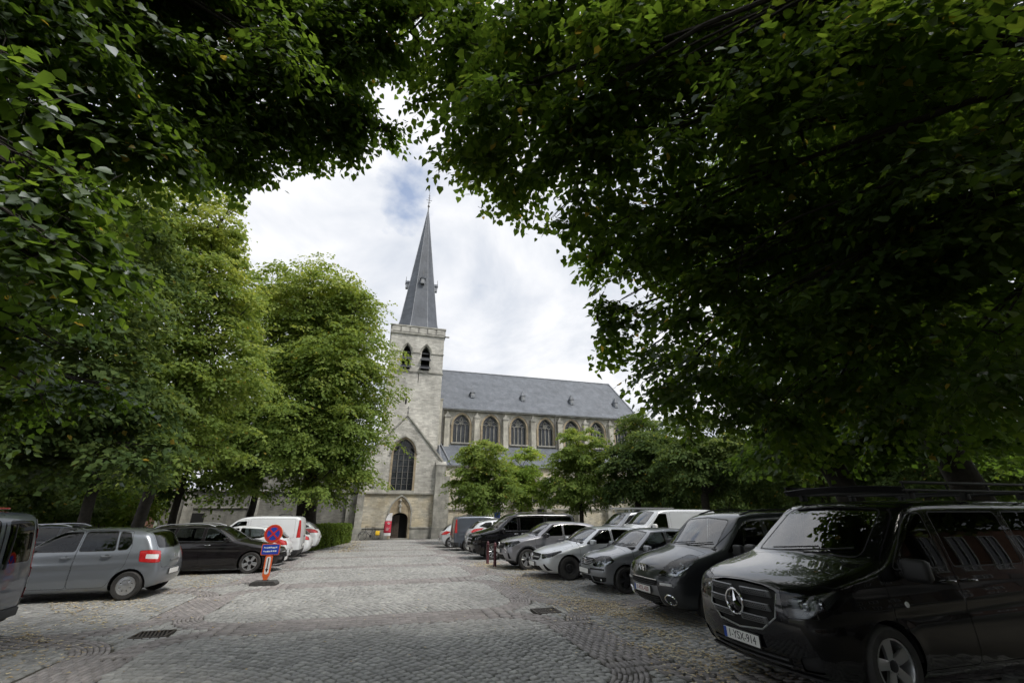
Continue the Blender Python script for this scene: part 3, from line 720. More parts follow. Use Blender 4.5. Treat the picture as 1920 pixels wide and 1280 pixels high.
link('nave_roof', raw_mesh('nave_roof', L3([(NX1 + .12, 49.3, 10.38), (NX0, 49.3, 10.38), (NX0, 43.5, 15.65), (NX1 + .12, 43.5, 15.65)]), [(0, 1, 2, 3)], m_slate), CH)
b = MB(); b.tube(L3([(NX0, 43.5, 15.68), (NX1 + .15, 43.5, 15.68)]), .07, 6); b.build('ridge', m_lead, CH)
b = MB(); b.bar(L3([(NX1 + .14, NY - .34, 10.36), (NX1 + .14, 43.5, 15.68)]), .14, .12, (1, 0, 0)); b.build('verge', m_lead, CH)
for i, c in enumerate(WC):
    Wn = empty('clerestory_window', (c - CX, NY - CY, 0), 0, 1, CH)
    loc = lambda P: [(p[0], p[1], p[2]) for p in P]
    P = arch(-.74, .74, 7.42, 8.95, 9.92)
    for sg in (0,):
        tri = tessellate_polygon([[Vector((p[0], p[1], 0)) for p in P]])
        link('pane', raw_mesh('pane', [(p[0], .30, p[1]) for p in P], [tuple(t) for t in tri], m_glassd), Wn)
    b = MB(); b.bar([(p[0], -.03, p[1]) for p in [(.83, 7.42)] + arch(-.83, .83, 7.42, 8.95, 10.02)[2:] + [(-.83, 7.42)]], .17, .10, (0, 1, 0)); b.build('surround', m_ochre, Wn)
    b = MB(); b.bar([(p[0], -.06, p[1]) for p in arch(-.96, .96, 7.42, 8.95, 10.16)[2:]], .08, .14, (0, 1, 0)); b.build('hood', m_ash, Wn)
    for x in (-.37, 0, .37):
        b = MB(); b.box((x, .24, 8.18 if x else 8.3), (.055, .10, 1.52 if x else 1.76)); b.build('mullion', m_ash, Wn)
    b = MB()
    def tr(P_): b.bar([(p[0], .24, p[1]) for p in P_], .05, .10, (0, 1, 0))
    for (a_, c_) in ((-.74, -.37), (-.37, 0), (0, .37), (.37, .74)): tr(arch(a_, c_, 8.9, 8.9, 9.12, 5)[2:])
    tr(arch(-.74, 0, 8.9, 8.9, 9.42, 6)[2:]); tr(arch(0, .74, 8.9, 8.9, 9.42, 6)[2:])
    tr([(-.19, 9.12), (-.1, 9.3), (-.16, 9.45), (0, 9.62), (.16, 9.45), (.1, 9.3), (.19, 9.12)]); tr([(0, 9.0), (0, 9.3), (-.12, 9.5), (0, 9.75)]); tr([(0, 9.3), (.12, 9.5), (0, 9.75)])
    b.build('tracery', m_ash, Wn)
    b = MB(); b.box((0, -.05, 7.36), (1.75, .3, .12)); b.build('sill', m_ash, Wn)
for k in range(8):
    x = WC[0] - 1.3325 + 2.665 * k
    if x > NX1: break
    cbox('pilaster', x - .22, x + .22, NY - .42, NY + .05, 6.6, 9.55, m_naves); cbox('pilaster_cap', x - .27, x + .27, NY - .47, NY + .05, 9.55, 9.72, m_ash)
    b = MB(); b.prism([(x - .2 - CX, 9.72), (x + .2 - CX, 9.72), (x - CX, 10.1)], 'y', NY - .34 - CY, NY - CY); b.build('pilaster_gable', m_ash, CH)
for x in (4.45, 15.1):
    b = MB(); b.tube(L3([(x, NY - .3, 10.3), (x, NY - .2, 10.0), (x, NY - .2, 7.1)]), .06, 8); b.build('downpipe', m_came, CH)
cbox('stair_turret', 4.0, 4.32, 37.2, 38.1, 7.0, 10.9, m_naves); cbox('turret_cap', 3.95, 4.37, 37.15, 38.15, 10.9, 11.05, m_ash)
for x in (7.35, 12.4, 17.6, 22.6):
    t_ = .30; yy, z = NY - .3 + 5.8 * t_, 10.38 + 5.27 * t_
    e = empty('roof_dormer', (x - CX, yy - CY, z), 0, .85, CH)
    b = MB(); b.box((0, 0, .18), (.40, .55, .62)); b.build('cheeks', m_lead, e)
    b = MB(); b.box((0, -.285, .22), (.22, .02, .34)); b.build('shutter', M('shutter_pale', (.30, .31, .32), .7), e)
    b = MB(); b.add([(-.28, -.34, .46), (.28, -.34, .46), (.28, .5, .46), (-.28, .5, .46), (0, -.05, 1.02), (0, .35, 1.02)], [(0, 1, 4), (1, 2, 5, 4), (2, 3, 5), (3, 0, 4, 5)]); b.build('hood_roof', m_slates, e)
    b = MB(); b.tube([(0, -.05, 1.0), (0, -.05, 1.3)], [.03, .01], 5); b.build('finial', m_lead, e)
# ---- side aisle
AY = 34.6
AW = [c for c in WC]
holed_wall('aisle_wall', [(4.3, 0), (26, 0), (26, 5.1), (4.3, 5.1)], [arch(c - .55, c + .55, 2.4, 3.7, 4.5) for c in AW], AY, .4, m_lowst)
for c in AW:
    e = empty('aisle_window', (c - CX, AY - CY, 0), 0, 1, CH)
    P = arch(-.55, .55, 2.4, 3.7, 4.5); tri = tessellate_polygon([[Vector((p[0], p[1], 0)) for p in P]])
    link('pane', raw_mesh('pane', [(p[0], .3, p[1]) for p in P], [tuple(t) for t in tri], m_glassd), e)
    for x in (-.18, .18): b = MB(); b.box((x, .25, 3.2), (.05, .08, 1.7)); b.build('mullion', m_ash, e)
cbox('string_course', 4.3, 26, AY - .1, AY + .1, 1.9, 2.02, m_ash); cbox('plinth', 4.3, 26, AY - .12, AY + .1, 0, .5, m_plinth); cbox('aisle_cornice', 4.3, 26, AY - .14, AY + .2, 5.04, 5.16, m_ash)
for k in range(9):
    x = WC[0] - 1.3325 + 2.665 * k
    if x > 5: cbox('buttress', x - .2, x + .2, AY - .5, AY + .02, 0, 4.4, m_ash)
cbox('buttress', 4.42, 4.85, AY - .5, AY + .05, 0, 4.3, m_ash)
link('aisle_roof', raw_mesh('aisle_roof', L3([(4.0, AY - .2, 5.16), (26, AY - .2, 5.16), (26, NY - .02, 7.22), (4.0, NY - .02, 7.22)]), [(0, 1, 2, 3)], m_slate), CH)
b = MB(); b.tube(L3([(4.05, 33.6, 5.45), (4.25, 37.8, 7.25)]), .06, 6); b.tube(L3([(4.9, AY - .2, 5.22), (4.4, 37.9, 7.3)]), .06, 6); b.build('lead_valley', m_lead, CH)
# ---- west parts of the church behind the tree
cbox('west_range', -9.5, TX0 - .3, 36.2, 41, 0, 4.6, m_oldwall)
b = MB(); b.add(L3([(-9.6, 36.0, 4.6), (-.7, 36.0, 4.6), (-.7, 40, 7.2), (-9.6, 40, 7.2)]), [(0, 1, 2, 3)]); b.build('west_roof', m_slate, CH)
cbox('wall_pier', -2.3, -1.55, 33.9, 36.4, 0, 2.9, m_ash)

# ---- old churchyard wall and the red brick outbuilding
yw = 43.0
CWALL = empty('churchyard_wall', (-9, yw, float(zg(yw)))); tag(CWALL, 'weathered grey brick wall behind the hedge and the big tree', 'wall')
b = MB(); b.box((0, 0, 1.9), (15.5, .5, 3.8)); b.build('wall', m_oldwall, CWALL)
for x in (-5.9, -1.2): b = MB(); b.box((x, -.32, 1.8), (.7, .25, 3.6)); b.build('pier', m_ash, CWALL)
b = MB(); b.box((0, -.05, 3.86), (15.7, .75, .14)); b.build('coping', m_ash, CWALL)
b = MB(); b.box((-3.6, -.3, 2.55), (4.6, .12, .1)); b.build('ledge', m_ash, CWALL)
b = MB(); b.box((-5.1, -.262, 1.55), (.9, .06, 1.1)); b.build('blocked_window', m_void, CWALL)
OUT = empty('brick_outbuilding', (-19.5, 40.5, float(zg(40.5)))); tag(OUT, 'red brick outbuilding at the end of the churchyard wall', 'building')
b = MB(); b.box((0, 0, 1.7), (5.2, 4, 3.4)); b.build('wall', m_redbrick, OUT)
b = MB(); b.prism([(-2.3, 3.38), (2.3, 3.38), (0, 5.2)], 'x', -2.8, 2.8); b.build('roof', m_slate, OUT)
b = MB(); b.box((1.2, -2.02, 1.05), (.95, .06, 2.1)); b.build('door', m_wood, OUT)
# ================================================================== trees
def leaf_mat(name, c0, c1, c2, tr=0.45, gain=1.7):
    m = bpy.data.materials.new(name); m.use_nodes = True; t = m.node_tree; t.nodes.clear(); L = t.links.new
    o = t.nodes.new('ShaderNodeOutputMaterial'); at = t.nodes.new('ShaderNodeAttribute'); at.attribute_name = 'tone'
    r = t.nodes.new('ShaderNodeValToRGB'); e = r.color_ramp.elements
    e[0].color = tuple(c0) + (1,); e[1].color = tuple(c2) + (1,); x = e.new(.5); x.color = tuple(c1) + (1,); x = e.new(.965); x.color = tuple(c2) + (1,); e[-1].color = (.32, .24, .06, 1)
    L(at.outputs['Fac'], r.inputs[0])
    df = t.nodes.new('ShaderNodeBsdfDiffuse'); L(r.outputs[0], df.inputs[0])
    tl = t.nodes.new('ShaderNodeBsdfTranslucent'); vm = t.nodes.new('ShaderNodeVectorMath'); vm.operation = 'MULTIPLY'; vm.inputs[1].default_value = (gain * 1.1, gain, gain * .55); L(r.outputs[0], vm.inputs[0]); L(vm.outputs[0], tl.inputs[0])
    m1 = t.nodes.new('ShaderNodeMixShader'); m1.inputs[0].default_value = tr; L(df.outputs[0], m1.inputs[1]); L(tl.outputs[0], m1.inputs[2])
    gl = t.nodes.new('ShaderNodeBsdfGlossy'); gl.inputs['Roughness'].default_value = .5; gl.inputs[0].default_value = (.9, .95, 1, 1)
    fr = t.nodes.new('ShaderNodeFresnel'); fr.inputs[0].default_value = 1.38
    fm = t.nodes.new('ShaderNodeMath'); fm.operation = 'MULTIPLY'; fm.inputs[1].default_value = .07; L(fr.outputs[0], fm.inputs[0])
    m2 = t.nodes.new('ShaderNodeMixShader'); L(fm.outputs[0], m2.inputs[0]); L(m1.outputs[0], m2.inputs[1]); L(gl.outputs[0], m2.inputs[2])
    L(m2.outputs[0], o.inputs[0]); MATS[name] = m; return m
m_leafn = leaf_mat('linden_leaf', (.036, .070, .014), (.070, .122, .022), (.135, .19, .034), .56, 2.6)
m_leafm = leaf_mat('sunlight_toned_linden_leaf', (.100, .155, .040), (.185, .255, .068), (.30, .345, .105), .46, 1.8)  # lighter copy of the linden leaf, more sunlight put into its colour
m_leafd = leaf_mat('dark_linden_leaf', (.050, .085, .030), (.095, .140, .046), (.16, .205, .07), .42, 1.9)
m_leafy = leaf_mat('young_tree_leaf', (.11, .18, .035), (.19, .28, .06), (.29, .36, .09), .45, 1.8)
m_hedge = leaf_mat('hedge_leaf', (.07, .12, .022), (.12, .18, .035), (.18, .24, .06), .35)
m_bark = M('bark', (.048, .040, .033), .95, col2=(.022, .019, .016), scale=7, bump=.9, bscale=16)

SKYWIN = [np.array(p, float) for p in [
    [(455, 352), (540, 335), (575, 318), (640, 332), (682, 326), (672, 300), (735, 290), (790, 312), (808, 345), (815, 385), (850, 410), (905, 440), (985, 448), (1055, 425), (1060, 470), (1072, 530), (1102, 560), (1118, 600), (1128, 640), (1098, 690), (1100, 742), (1180, 742), (1215, 762), (1150, 800), (1150, 830), (745, 1000), (745, 640), (600, 520), (470, 520), (462, 470)],
    [(700, 178), (742, 150), (756, 185), (770, 226), (745, 236), (715, 226), (708, 200)],
    [(750, 60), (760, 56), (762, 90), (752, 100)], [(782, 20), (796, 22), (794, 62), (784, 90)]]]
LOWWIN = [np.array(p, float) for p in [[(300, 985), (560, 955), (700, 900), (850, 760), (1180, 760), (1240, 830), (1320, 880), (1460, 925), (1500, 1300), (0, 1300), (0, 985)]]]
def inside(px, py, polys):
    r = np.zeros(len(px), bool)
    for P in polys:
        c = np.zeros(len(px), bool); B = np.roll(P, -1, 0)
        for a, b in zip(P, B):
            if abs(b[1] - a[1]) > 1e-9: c ^= ((a[1] > py) != (b[1] > py)) & (px < (b[0] - a[0]) * (py - a[1]) / (b[1] - a[1]) + a[0])
        r |= c
    return r
LT_FINE = (np.array([(0, 0, 0), (-.40, .02, .04), (-.46, .40, .04), (0, 1.08, -.12), (.46, .40, .04), (.40, .02, .04)]),
           np.array([(0, 2, 1), (0, 3, 2), (0, 4, 3), (0, 5, 4)]))
LT_ONE = (np.array([(0, 0, 0), (-.30, -.06, .03), (-.47, .22, .05), (-.36, .60, .0), (0, 1.08, -.12), (.36, .60, .0), (.47, .22, .05), (.30, -.06, .03), (0, .42, -.05)]),
          np.array([(8, 0, 1), (8, 1, 2), (8, 2, 3), (8, 3, 4), (8, 4, 5), (8, 5, 6), (8, 6, 7), (8, 7, 0)]))
LT_MID = (np.array([(0, 0, 0), (-.46, .38, .06), (0, 1.05, -.08), (.46, .38, .06)]), np.array([(0, 1, 2), (0, 2, 3)]))
def norm(v): return v / (np.linalg.norm(v, axis=-1, keepdims=True) + 1e-9)
def sprays(P, Out, K, length, size, droop=.35, flat=.35, spread=1.0):
    """leafy twigs: centres, outward directions -> leaf position, direction, normal, size, spray index"""
    S = len(P); up = np.array([0, 0, 1.0])
    a = Out.copy(); a[:, 2] = a[:, 2] * .35 - droop * .6; a = norm(a + RNG.normal(0, .35, (S, 3)) * np.array([1, 1, .45]))
    s = norm(np.cross(a, up)); n = np.cross(s, a)
    t = (np.arange(K) + .5)[None] / K + RNG.normal(0, .03, (S, K)); sg = np.where(np.arange(K) % 2, 1.0, -1.0)[None]
    ln = length * RNG.uniform(.65, 1.25, (S, 1))
    wob = RNG.normal(0, .05, (S, K)) * ln
    pos = P[:, None] + a[:, None] * (ln * (t - .4))[..., None] + s[:, None] * (sg * ln * .10 * spread * RNG.uniform(.2, 1.8, (S, K)) + wob)[..., None] + n[:, None] * (RNG.normal(0, .035, (S, K)) * ln)[..., None]
    pos[..., 2] -= (ln * .28 * np.clip(t, 0, 1.2) ** 2) * (.6 + droop)
    d = norm(a[:, None] * .55 + s[:, None] * sg[..., None] * .85 + np.array([0, 0, -.38 - droop * .4]) + RNG.normal(0, .3, (S, K, 3)))
    nn = norm(n[:, None] + RNG.normal(0, flat, (S, K, 3)))
    sz = size * RNG.uniform(.6, 1.3, (S, K))
    idx = np.repeat(np.arange(S)[:, None], K, 1)
    return pos.reshape(-1, 3), d.reshape(-1, 3), nn.reshape(-1, 3), sz.ravel(), idx.ravel(), (P, a, ln[:, 0])
def leaf_frames(pos, d, nn, sz):
    w_ = norm(np.cross(nn, d)); n2 = np.cross(d, w_)
    return w_, d, n2
def leaf_geo(pos, d, nn, sz, tmpl):
    w_, d, n2 = leaf_frames(pos, d, nn, sz)
    T, Fc = tmpl
    V = pos[:, None] + sz[:, None, None] * (T[None, :, 0:1] * w_[:, None] + T[None, :, 1:2] * d[:, None] + T[None, :, 2:3] * n2[:, None])
    n = len(pos); k = len(T)
    return V.reshape(-1, 3), (Fc[None] + (np.arange(n) * k)[:, None, None]).reshape(-1, Fc.shape[1])
def EL(px, py, rx, ry, D=None, Y=None, dz=1.0):
    """crown lobe: where its centre stands and its radii in metres"""
    if Y is not None:
        c = on_y(px, py, Y); D = (c - np.array([0, 0, EYE])) @ _F
    else: c = at_depth(px, py, D)
    return (c, rx * D / F_PX, (rx + ry) / 2 * D / F_PX * dz, ry * D / F_PX)
TWIGF = np.array([(0, 1, 4, 3), (1, 2, 5, 4), (2, 0, 3, 5)])
def build_tree(name, label, base, trunk_r, fork, lobes, nspr, K, length, size, mat, tmpl=LT_MID, clip=None, low=None, shell=.5, lean=(0, 0), group='linden trees', tone0=.45, tone_top=.25, droop=.35, cat='tree', single=0, twigs=False, limbs=3, flat=.35, jitter=14, per=13, pad=1.0, limb_r=1.0):
    bx, by = base; bz = float(zg(by))
    root = empty(name, (bx, by, bz)); tag(root, label, cat, group)
    O = np.array([bx, by, bz])
    # trunk and limbs
    b = MB(); top = Vector((bx + lean[0], by + lean[1], bz + fork)); p0 = Vector((bx, by, bz))
    pts = [p0 + (top - p0) * t + Vector((math.sin(t * 5 + bx) * trunk_r * .25, math.cos(t * 4 + by) * trunk_r * .25, 0)) * (1 if 0 < t < 1 else 0) for t in (0, .04, .12, .3, .55, .8, 1)]
    b.tube([Vector(p) - Vector(O) for p in [pts[0] - Vector((0, 0, .1))] + pts], [trunk_r * q for q in (1.7, 1.5, 1.25, 1.08, 1, .95, .9, .85)], 12)
    for (c, rx, ryy, rz) in lobes:
        c = Vector(c); mid = top.lerp(c, .5) + Vector((random.uniform(-.2, .2), random.uniform(-.2, .2), random.uniform(.05, .3))) * (c - top).length
        def bez(a, m_, e, n): return [(a * (1 - t) ** 2 + m_ * 2 * t * (1 - t) + e * t * t) for t in [k / n for k in range(n + 1)]]
        r0 = trunk_r * (.55 if len(lobes) < 4 else .42) * limb_r
        P = bez(top, mid, c, 6); b.tube([p - Vector(O) for p in P], [r0 * (1 - .68 * k / 6) for k in range(7)], 7)
        for _ in range(limbs):
            a_, z_ = random.uniform(0, 2 * PI), random.uniform(-.5, .9); h = math.sqrt(max(0, 1 - z_ * z_))
            e = c + Vector((rx * h * math.cos(a_), ryy * h * math.sin(a_), rz * z_)) * random.uniform(.6, .9); st = P[random.choice((3, 4, 5, 6))]
            if clip is not None and inside(*[np.array([q]) for q in proj(np.array(e))[:2]], clip)[0]: continue
            m2 = st.lerp(e, .5) + Vector((random.uniform(-.15, .15), random.uniform(-.15, .15), .12)) * (e - st).length
            Q = bez(st, m2, e, 5); b.tube([p - Vector(O) for p in Q], [r0 * .34 * (1 - .8 * k / 5) + .004 for k in range(6)], 5)
            for _ in range(2):
                e2 = e + Vector((random.uniform(-1, 1) * rx, random.uniform(-1, 1) * ryy, random.uniform(-.6, .4) * rz)) * .35; s2 = Q[random.choice((2, 3, 4))]
                if clip is not None and inside(*[np.array([q]) for q in proj(np.array(e2))[:2]], clip)[0]: continue
                b.tube([p - Vector(O) for p in bez(s2, s2.lerp(e2, .5) + Vector((0, 0, .05)), e2, 4)], [r0 * .14 * (1 - .8 * k / 4) + .003 for k in range(5)], 4)
    b.build('trunk', m_bark, root, smooth=True)
    # leafy sprays through the lobes, denser towards their skins
    vol = np.array([(l[1] * l[2] + l[1] * l[3] + l[2] * l[3]) for l in lobes]); cnt = np.maximum(4, (nspr * vol / vol.sum()).astype(int))
    Ps, Os, Kc = [], [], []
    for (c, rx, ryy, rz), n in zip(lobes, cnt):
        m_c = max(5, n // per)                                     # twigs gather in leafy pads with gaps between them
        v = norm(RNG.normal(0, 1, (m_c, 3))); ph = RNG.uniform(0, 6.28, 6)
        bump = 1 + .13 * np.sin(v[:, 0] * 5 + ph[0]) * np.sin(v[:, 1] * 5 + ph[1]) + .11 * np.sin(v[:, 2] * 7 + ph[2] + 3 * v[:, 0]) + .06 * np.sin(v[:, 1] * 11 + ph[3]) * np.sin(v[:, 2] * 12 + ph[4])
        r = (shell + (1 - shell) * RNG.uniform(0, 1, m_c) ** .6) * bump
        k = RNG.integers(0, m_c, n); rm = (rx + ryy + rz) / 3
        off = RNG.normal(0, 1, (n, 3)) * np.array([.17, .17, .055]) * rm * pad
        off[:, 2] -= .35 * np.maximum(0, (off[:, :2] * v[k][:, :2]).sum(1))
        Ps.append(np.array(c) + v[k] * r[k][:, None] * np.array([rx, ryy, rz]) + off); Os.append(norm(v[k] * .6 + norm(off) * .7)); Kc.append(k + sum(len(np.unique(q)) for q in Kc) * 0 + 1000 * len(Kc))
    P, Ov, Kc = np.concatenate(Ps), np.concatenate(Os), np.concatenate(Kc)
    if clip is not None:
        px, py, pz = proj(P); bad = inside(px + RNG.normal(0, jitter, len(px)), py + RNG.normal(0, jitter, len(px)), clip) & (pz > 0); P, Ov, Kc = P[~bad], Ov[~bad], Kc[~bad]
    ok = P[:, 2] > (low if low is not None else 1.2); P, Ov, Kc = P[ok], Ov[ok], Kc[ok]
    pos, d, nn, sz, idx, tw = sprays(P, Ov, K, length, size, droop, flat)
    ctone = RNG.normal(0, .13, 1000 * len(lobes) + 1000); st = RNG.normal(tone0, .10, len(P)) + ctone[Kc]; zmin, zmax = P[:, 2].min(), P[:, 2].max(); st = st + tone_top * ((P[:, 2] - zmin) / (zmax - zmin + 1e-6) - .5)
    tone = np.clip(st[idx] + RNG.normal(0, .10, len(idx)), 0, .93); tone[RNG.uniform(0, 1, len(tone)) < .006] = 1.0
    keep = np.linalg.norm(pos - np.array([0, 0, EYE]), axis=1) > .9
    if clip is not None:
        px, py, pz = proj(pos); keep &= ~(inside(px + RNG.normal(0, jitter * .6, len(px)), py + RNG.normal(0, jitter * .6, len(px)), clip) & (pz > 0))
    pos, d, nn, sz, tone = pos[keep], d[keep], nn[keep], sz[keep], tone[keep]
    sel = np.array([], int)
    if single:
        px, py, pz = proj(pos); vis = (px > 0) & (px < 1920) & (py > 0) & (py < 1280) & (pz > .3)
        sel = np.argsort(np.where(vis, np.linalg.norm(pos - np.array([0, 0, EYE]), axis=1) / sz, 1e9))[:single]
        m_ = np.ones(len(pos), bool); m_[sel] = False
    else: m_ = np.ones(len(pos), bool)
    V, Fc = leaf_geo(pos[m_] - O, d[m_], nn[m_], sz[m_], tmpl)
    me = raw_mesh('crown', V, Fc, mat, tone=np.repeat(tone[m_], len(tmpl[0])))
    if tmpl is LT_FINE: me.polygons.foreach_set('use_smooth', np.ones(len(me.polygons), dtype=bool))
    tag(link('crown', me, root), kind='stuff')
    if single:
        if not LEAF_ME.get(mat.name):
            LEAF_ME[mat.name] = [raw_mesh('leaf', LT_ONE[0], LT_ONE[1], mat, True, tone=np.full(9, q)) for q in (.15, .35, .5, .65, .85)]
        w_, dd_, n2 = leaf_frames(pos[sel], d[sel], nn[sel], sz[sel])
        for i in range(len(sel)):
            o = link('leaf', LEAF_ME[mat.name][int(np.argmin(np.abs(np.array([.15, .35, .5, .65, .85]) - tone[sel[i]])))], root)
            s_ = sz[sel[i]]
            Mx = Matrix([list(w_[i] * s_) + [pos[sel[i]][0] - O[0]], list(dd_[i] * s_) + [pos[sel[i]][1] - O[1]], list(n2[i] * s_) + [pos[sel[i]][2] - O[2]], [0, 0, 0, 1]]); o.matrix_local = Mx
    if twigs:
        Pp, a, ln = tw; n = len(Pp); r_ = .0035
        A0 = Pp - a * (ln * .5)[:, None]; A1 = Pp + a * (ln * .45)[:, None]; A1[:, 2] -= ln * .12
        s_ = norm(np.cross(a, np.array([0, 0, 1.0]))); u_ = np.cross(s_, a)
        R3 = [s_ * r_, (-s_ * .5 + u_ * .87) * r_, (-s_ * .5 - u_ * .87) * r_]
        V = np.stack([A0 + R3[0], A0 + R3[1], A0 + R3[2], A1 + R3[0] * .4, A1 + R3[1] * .4, A1 + R3[2] * .4], 1).reshape(-1, 3) - O
        Fc = (TWIGF[None] + (np.arange(n) * 6)[:, None, None]).reshape(-1, 4)
        if clip is not None:
            bad = inside(*proj(A1)[:2], clip) | inside(*proj(Pp)[:2], clip) | inside(*proj(A0)[:2], clip); Fc = Fc.reshape(-1, 3, 4)[~bad].reshape(-1, 4)
        tag(link('twigs', raw_mesh('twigs', V, Fc, m_bark), root), kind='stuff')
    return root
LEAF_ME = {}
CL = SKYWIN + LOWWIN

# ---- foreground: the two lindens whose boughs frame the view
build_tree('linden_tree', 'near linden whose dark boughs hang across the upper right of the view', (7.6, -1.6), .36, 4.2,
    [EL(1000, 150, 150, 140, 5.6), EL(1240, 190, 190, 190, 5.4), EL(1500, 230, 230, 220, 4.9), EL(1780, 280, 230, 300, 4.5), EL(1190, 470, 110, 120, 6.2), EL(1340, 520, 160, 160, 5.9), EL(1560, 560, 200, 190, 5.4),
     EL(1820, 620, 180, 190, 5.0), EL(1270, 690, 130, 95, 7.0), EL(1470, 750, 150, 85, 6.6), EL(930, 320, 110, 100, 6.6), EL(860, 130, 70, 120, 6.8), EL(1100, 340, 120, 110, 5.8), EL(1700, 760, 120, 60, 6.5), EL(1120, 600, 50, 110, 6.8), EL(768, 60, 52, 75, 7.0), EL(800, -30, 110, 70, 7.2), EL(870, 20, 90, 70, 6.8), EL(1080, 20, 170, 90, 6.0), EL(1330, 30, 190, 100, 5.7), EL(1600, 30, 220, 120, 5.2), EL(1250, -160, 300, 120, 6.5), EL(1700, -150, 300, 120, 5.5)],  # last two lobes, above the frame, are added to block skylight
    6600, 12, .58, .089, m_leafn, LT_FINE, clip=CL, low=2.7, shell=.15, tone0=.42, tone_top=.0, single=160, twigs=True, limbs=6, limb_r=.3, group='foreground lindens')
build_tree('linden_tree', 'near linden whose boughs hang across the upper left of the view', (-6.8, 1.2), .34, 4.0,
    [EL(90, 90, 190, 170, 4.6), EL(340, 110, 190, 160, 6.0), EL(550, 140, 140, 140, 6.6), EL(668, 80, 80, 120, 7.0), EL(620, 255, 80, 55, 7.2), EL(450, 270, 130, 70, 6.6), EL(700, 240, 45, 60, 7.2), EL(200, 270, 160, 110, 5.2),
     EL(60, 330, 110, 100, 3.6), EL(100, 510, 120, 80, 4.4), EL(20, 620, 90, 100, 5.2), EL(80, 740, 100, 60, 6.2), EL(20, 130, 45, 80, 2.6), EL(60, 480, 70, 60, 3.2), EL(120, 440, 90, 60, 3.8), EL(80, -150, 300, 130, 5.2), EL(450, -140, 260, 120, 6.5), EL(-120, 300, 140, 300, 5.0)],  # unseen lobes above the frame are added to darken the left side
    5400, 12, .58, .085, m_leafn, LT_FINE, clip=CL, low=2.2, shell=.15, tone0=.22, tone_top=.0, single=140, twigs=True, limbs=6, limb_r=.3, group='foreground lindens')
# the neighbours along the car park, and an unseen linden added behind
build_tree('linden_tree', 'thick leaning linden trunk behind the black van, under the dark canopy', (11.6, 8.4), .29, 4.4,
    [EL(1560, 380, 240, 240, 10.5), EL(1520, 640, 170, 160, 10.8), EL(1650, 640, 160, 160, 10), EL(1560, 800, 140, 60, 10.5), EL(1480, 860, 90, 45, 11.5), EL(1620, 850, 110, 50, 10.8)],
    3100, 14, .95, .15, m_leafn, LT_MID, clip=CL, low=3.0, shell=.35, lean=(-1.1, .3), tone0=.4, group='right hand lindens', limbs=3)
build_tree('linden_tree', 'thickest dark trunk at the right edge beyond the black van roof rack', (14.2, 7.4), .35, 4.2,
    [EL(1800, 350, 220, 260, 12), EL(1850, 620, 180, 160, 11.5), EL(1720, 720, 120, 100, 12), EL(2050, 500, 220, 320, 11), EL(1700, 150, 300, 220, 12), EL(1800, 840, 130, 60, 12), EL(1930, 830, 110, 70, 12)],
    2900, 14, 1.0, .17, m_leafn, LT_MID, clip=CL, low=3.2, shell=.35, lean=(-.9, .2), tone0=.38, group='right hand lindens', limbs=3)
def ball(x, y, z, rx, ry, rz): return (np.array([x, y, z]), rx, ry, rz)
build_tree('linden_tree', 'unseen linden added behind the viewpoint to shade the near paving', (1.5, -7.5), .35, 4.5,
    [ball(3, -4.5, 8, 4.5, 4, 2.6), ball(-2.5, -4.5, 8, 4.5, 4, 2.6), ball(9, -3.5, 8, 4.0, 4, 3), ball(-8.5, -2.5, 8, 3.5, 4, 3), ball(7.5, 1.0, 8.5, 3.2, 3.2, 2.4), ball(11, 3.5, 8.5, 3.2, 3.2, 2.6)],
    2400, 12, 1.1, .24, m_leafn, LT_MID, low=4.5, shell=.4, clip=CL, group='foreground lindens', limbs=2)  # unseen tree, added so that its crown blocks skylight

for (x, y, lab) in ((13, -6.2, 'unseen linden added behind the viewpoint at the end of the red brick row'), (21, -5.8, 'unseen linden added behind the viewpoint before the buff brick house'), (30, -6.0, 'unseen linden added behind the viewpoint before the far red brick house')):
    build_tree('linden_tree', lab, (x, y), .25, 4.6, [ball(x, y + .5, 7.6, 4.2, 3.6, 2.4), ball(x + 2, y + 2, 6.8, 2.5, 2.5, 1.6)], 420, 12, 1.5, .34, m_leafd, low=4.6, shell=.4, group='unseen lindens added behind the viewpoint', limbs=2)  # unseen trees added to shade the street and darken the van's reflection
# ---- left side
build_tree('linden_tree', 'tall linden with yellow green leaves toned as sunlit left of the sky opening', (-8.6, 20.5), .2, 4.2,
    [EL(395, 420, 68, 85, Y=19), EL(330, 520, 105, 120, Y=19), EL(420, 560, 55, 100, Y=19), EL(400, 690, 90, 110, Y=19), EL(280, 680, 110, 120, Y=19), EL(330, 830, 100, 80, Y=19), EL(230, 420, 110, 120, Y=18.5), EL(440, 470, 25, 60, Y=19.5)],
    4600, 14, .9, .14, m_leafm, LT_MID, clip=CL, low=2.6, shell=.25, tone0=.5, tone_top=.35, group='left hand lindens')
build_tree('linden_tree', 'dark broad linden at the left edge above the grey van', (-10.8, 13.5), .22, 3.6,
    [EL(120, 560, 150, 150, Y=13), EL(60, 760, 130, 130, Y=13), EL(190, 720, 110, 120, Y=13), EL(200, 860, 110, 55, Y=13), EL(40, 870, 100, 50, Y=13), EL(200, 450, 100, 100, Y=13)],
    2100, 14, .9, .14, m_leafd, LT_MID, clip=CL, low=2.7, shell=.45, tone0=.34, tone_top=.3, group='left hand lindens')
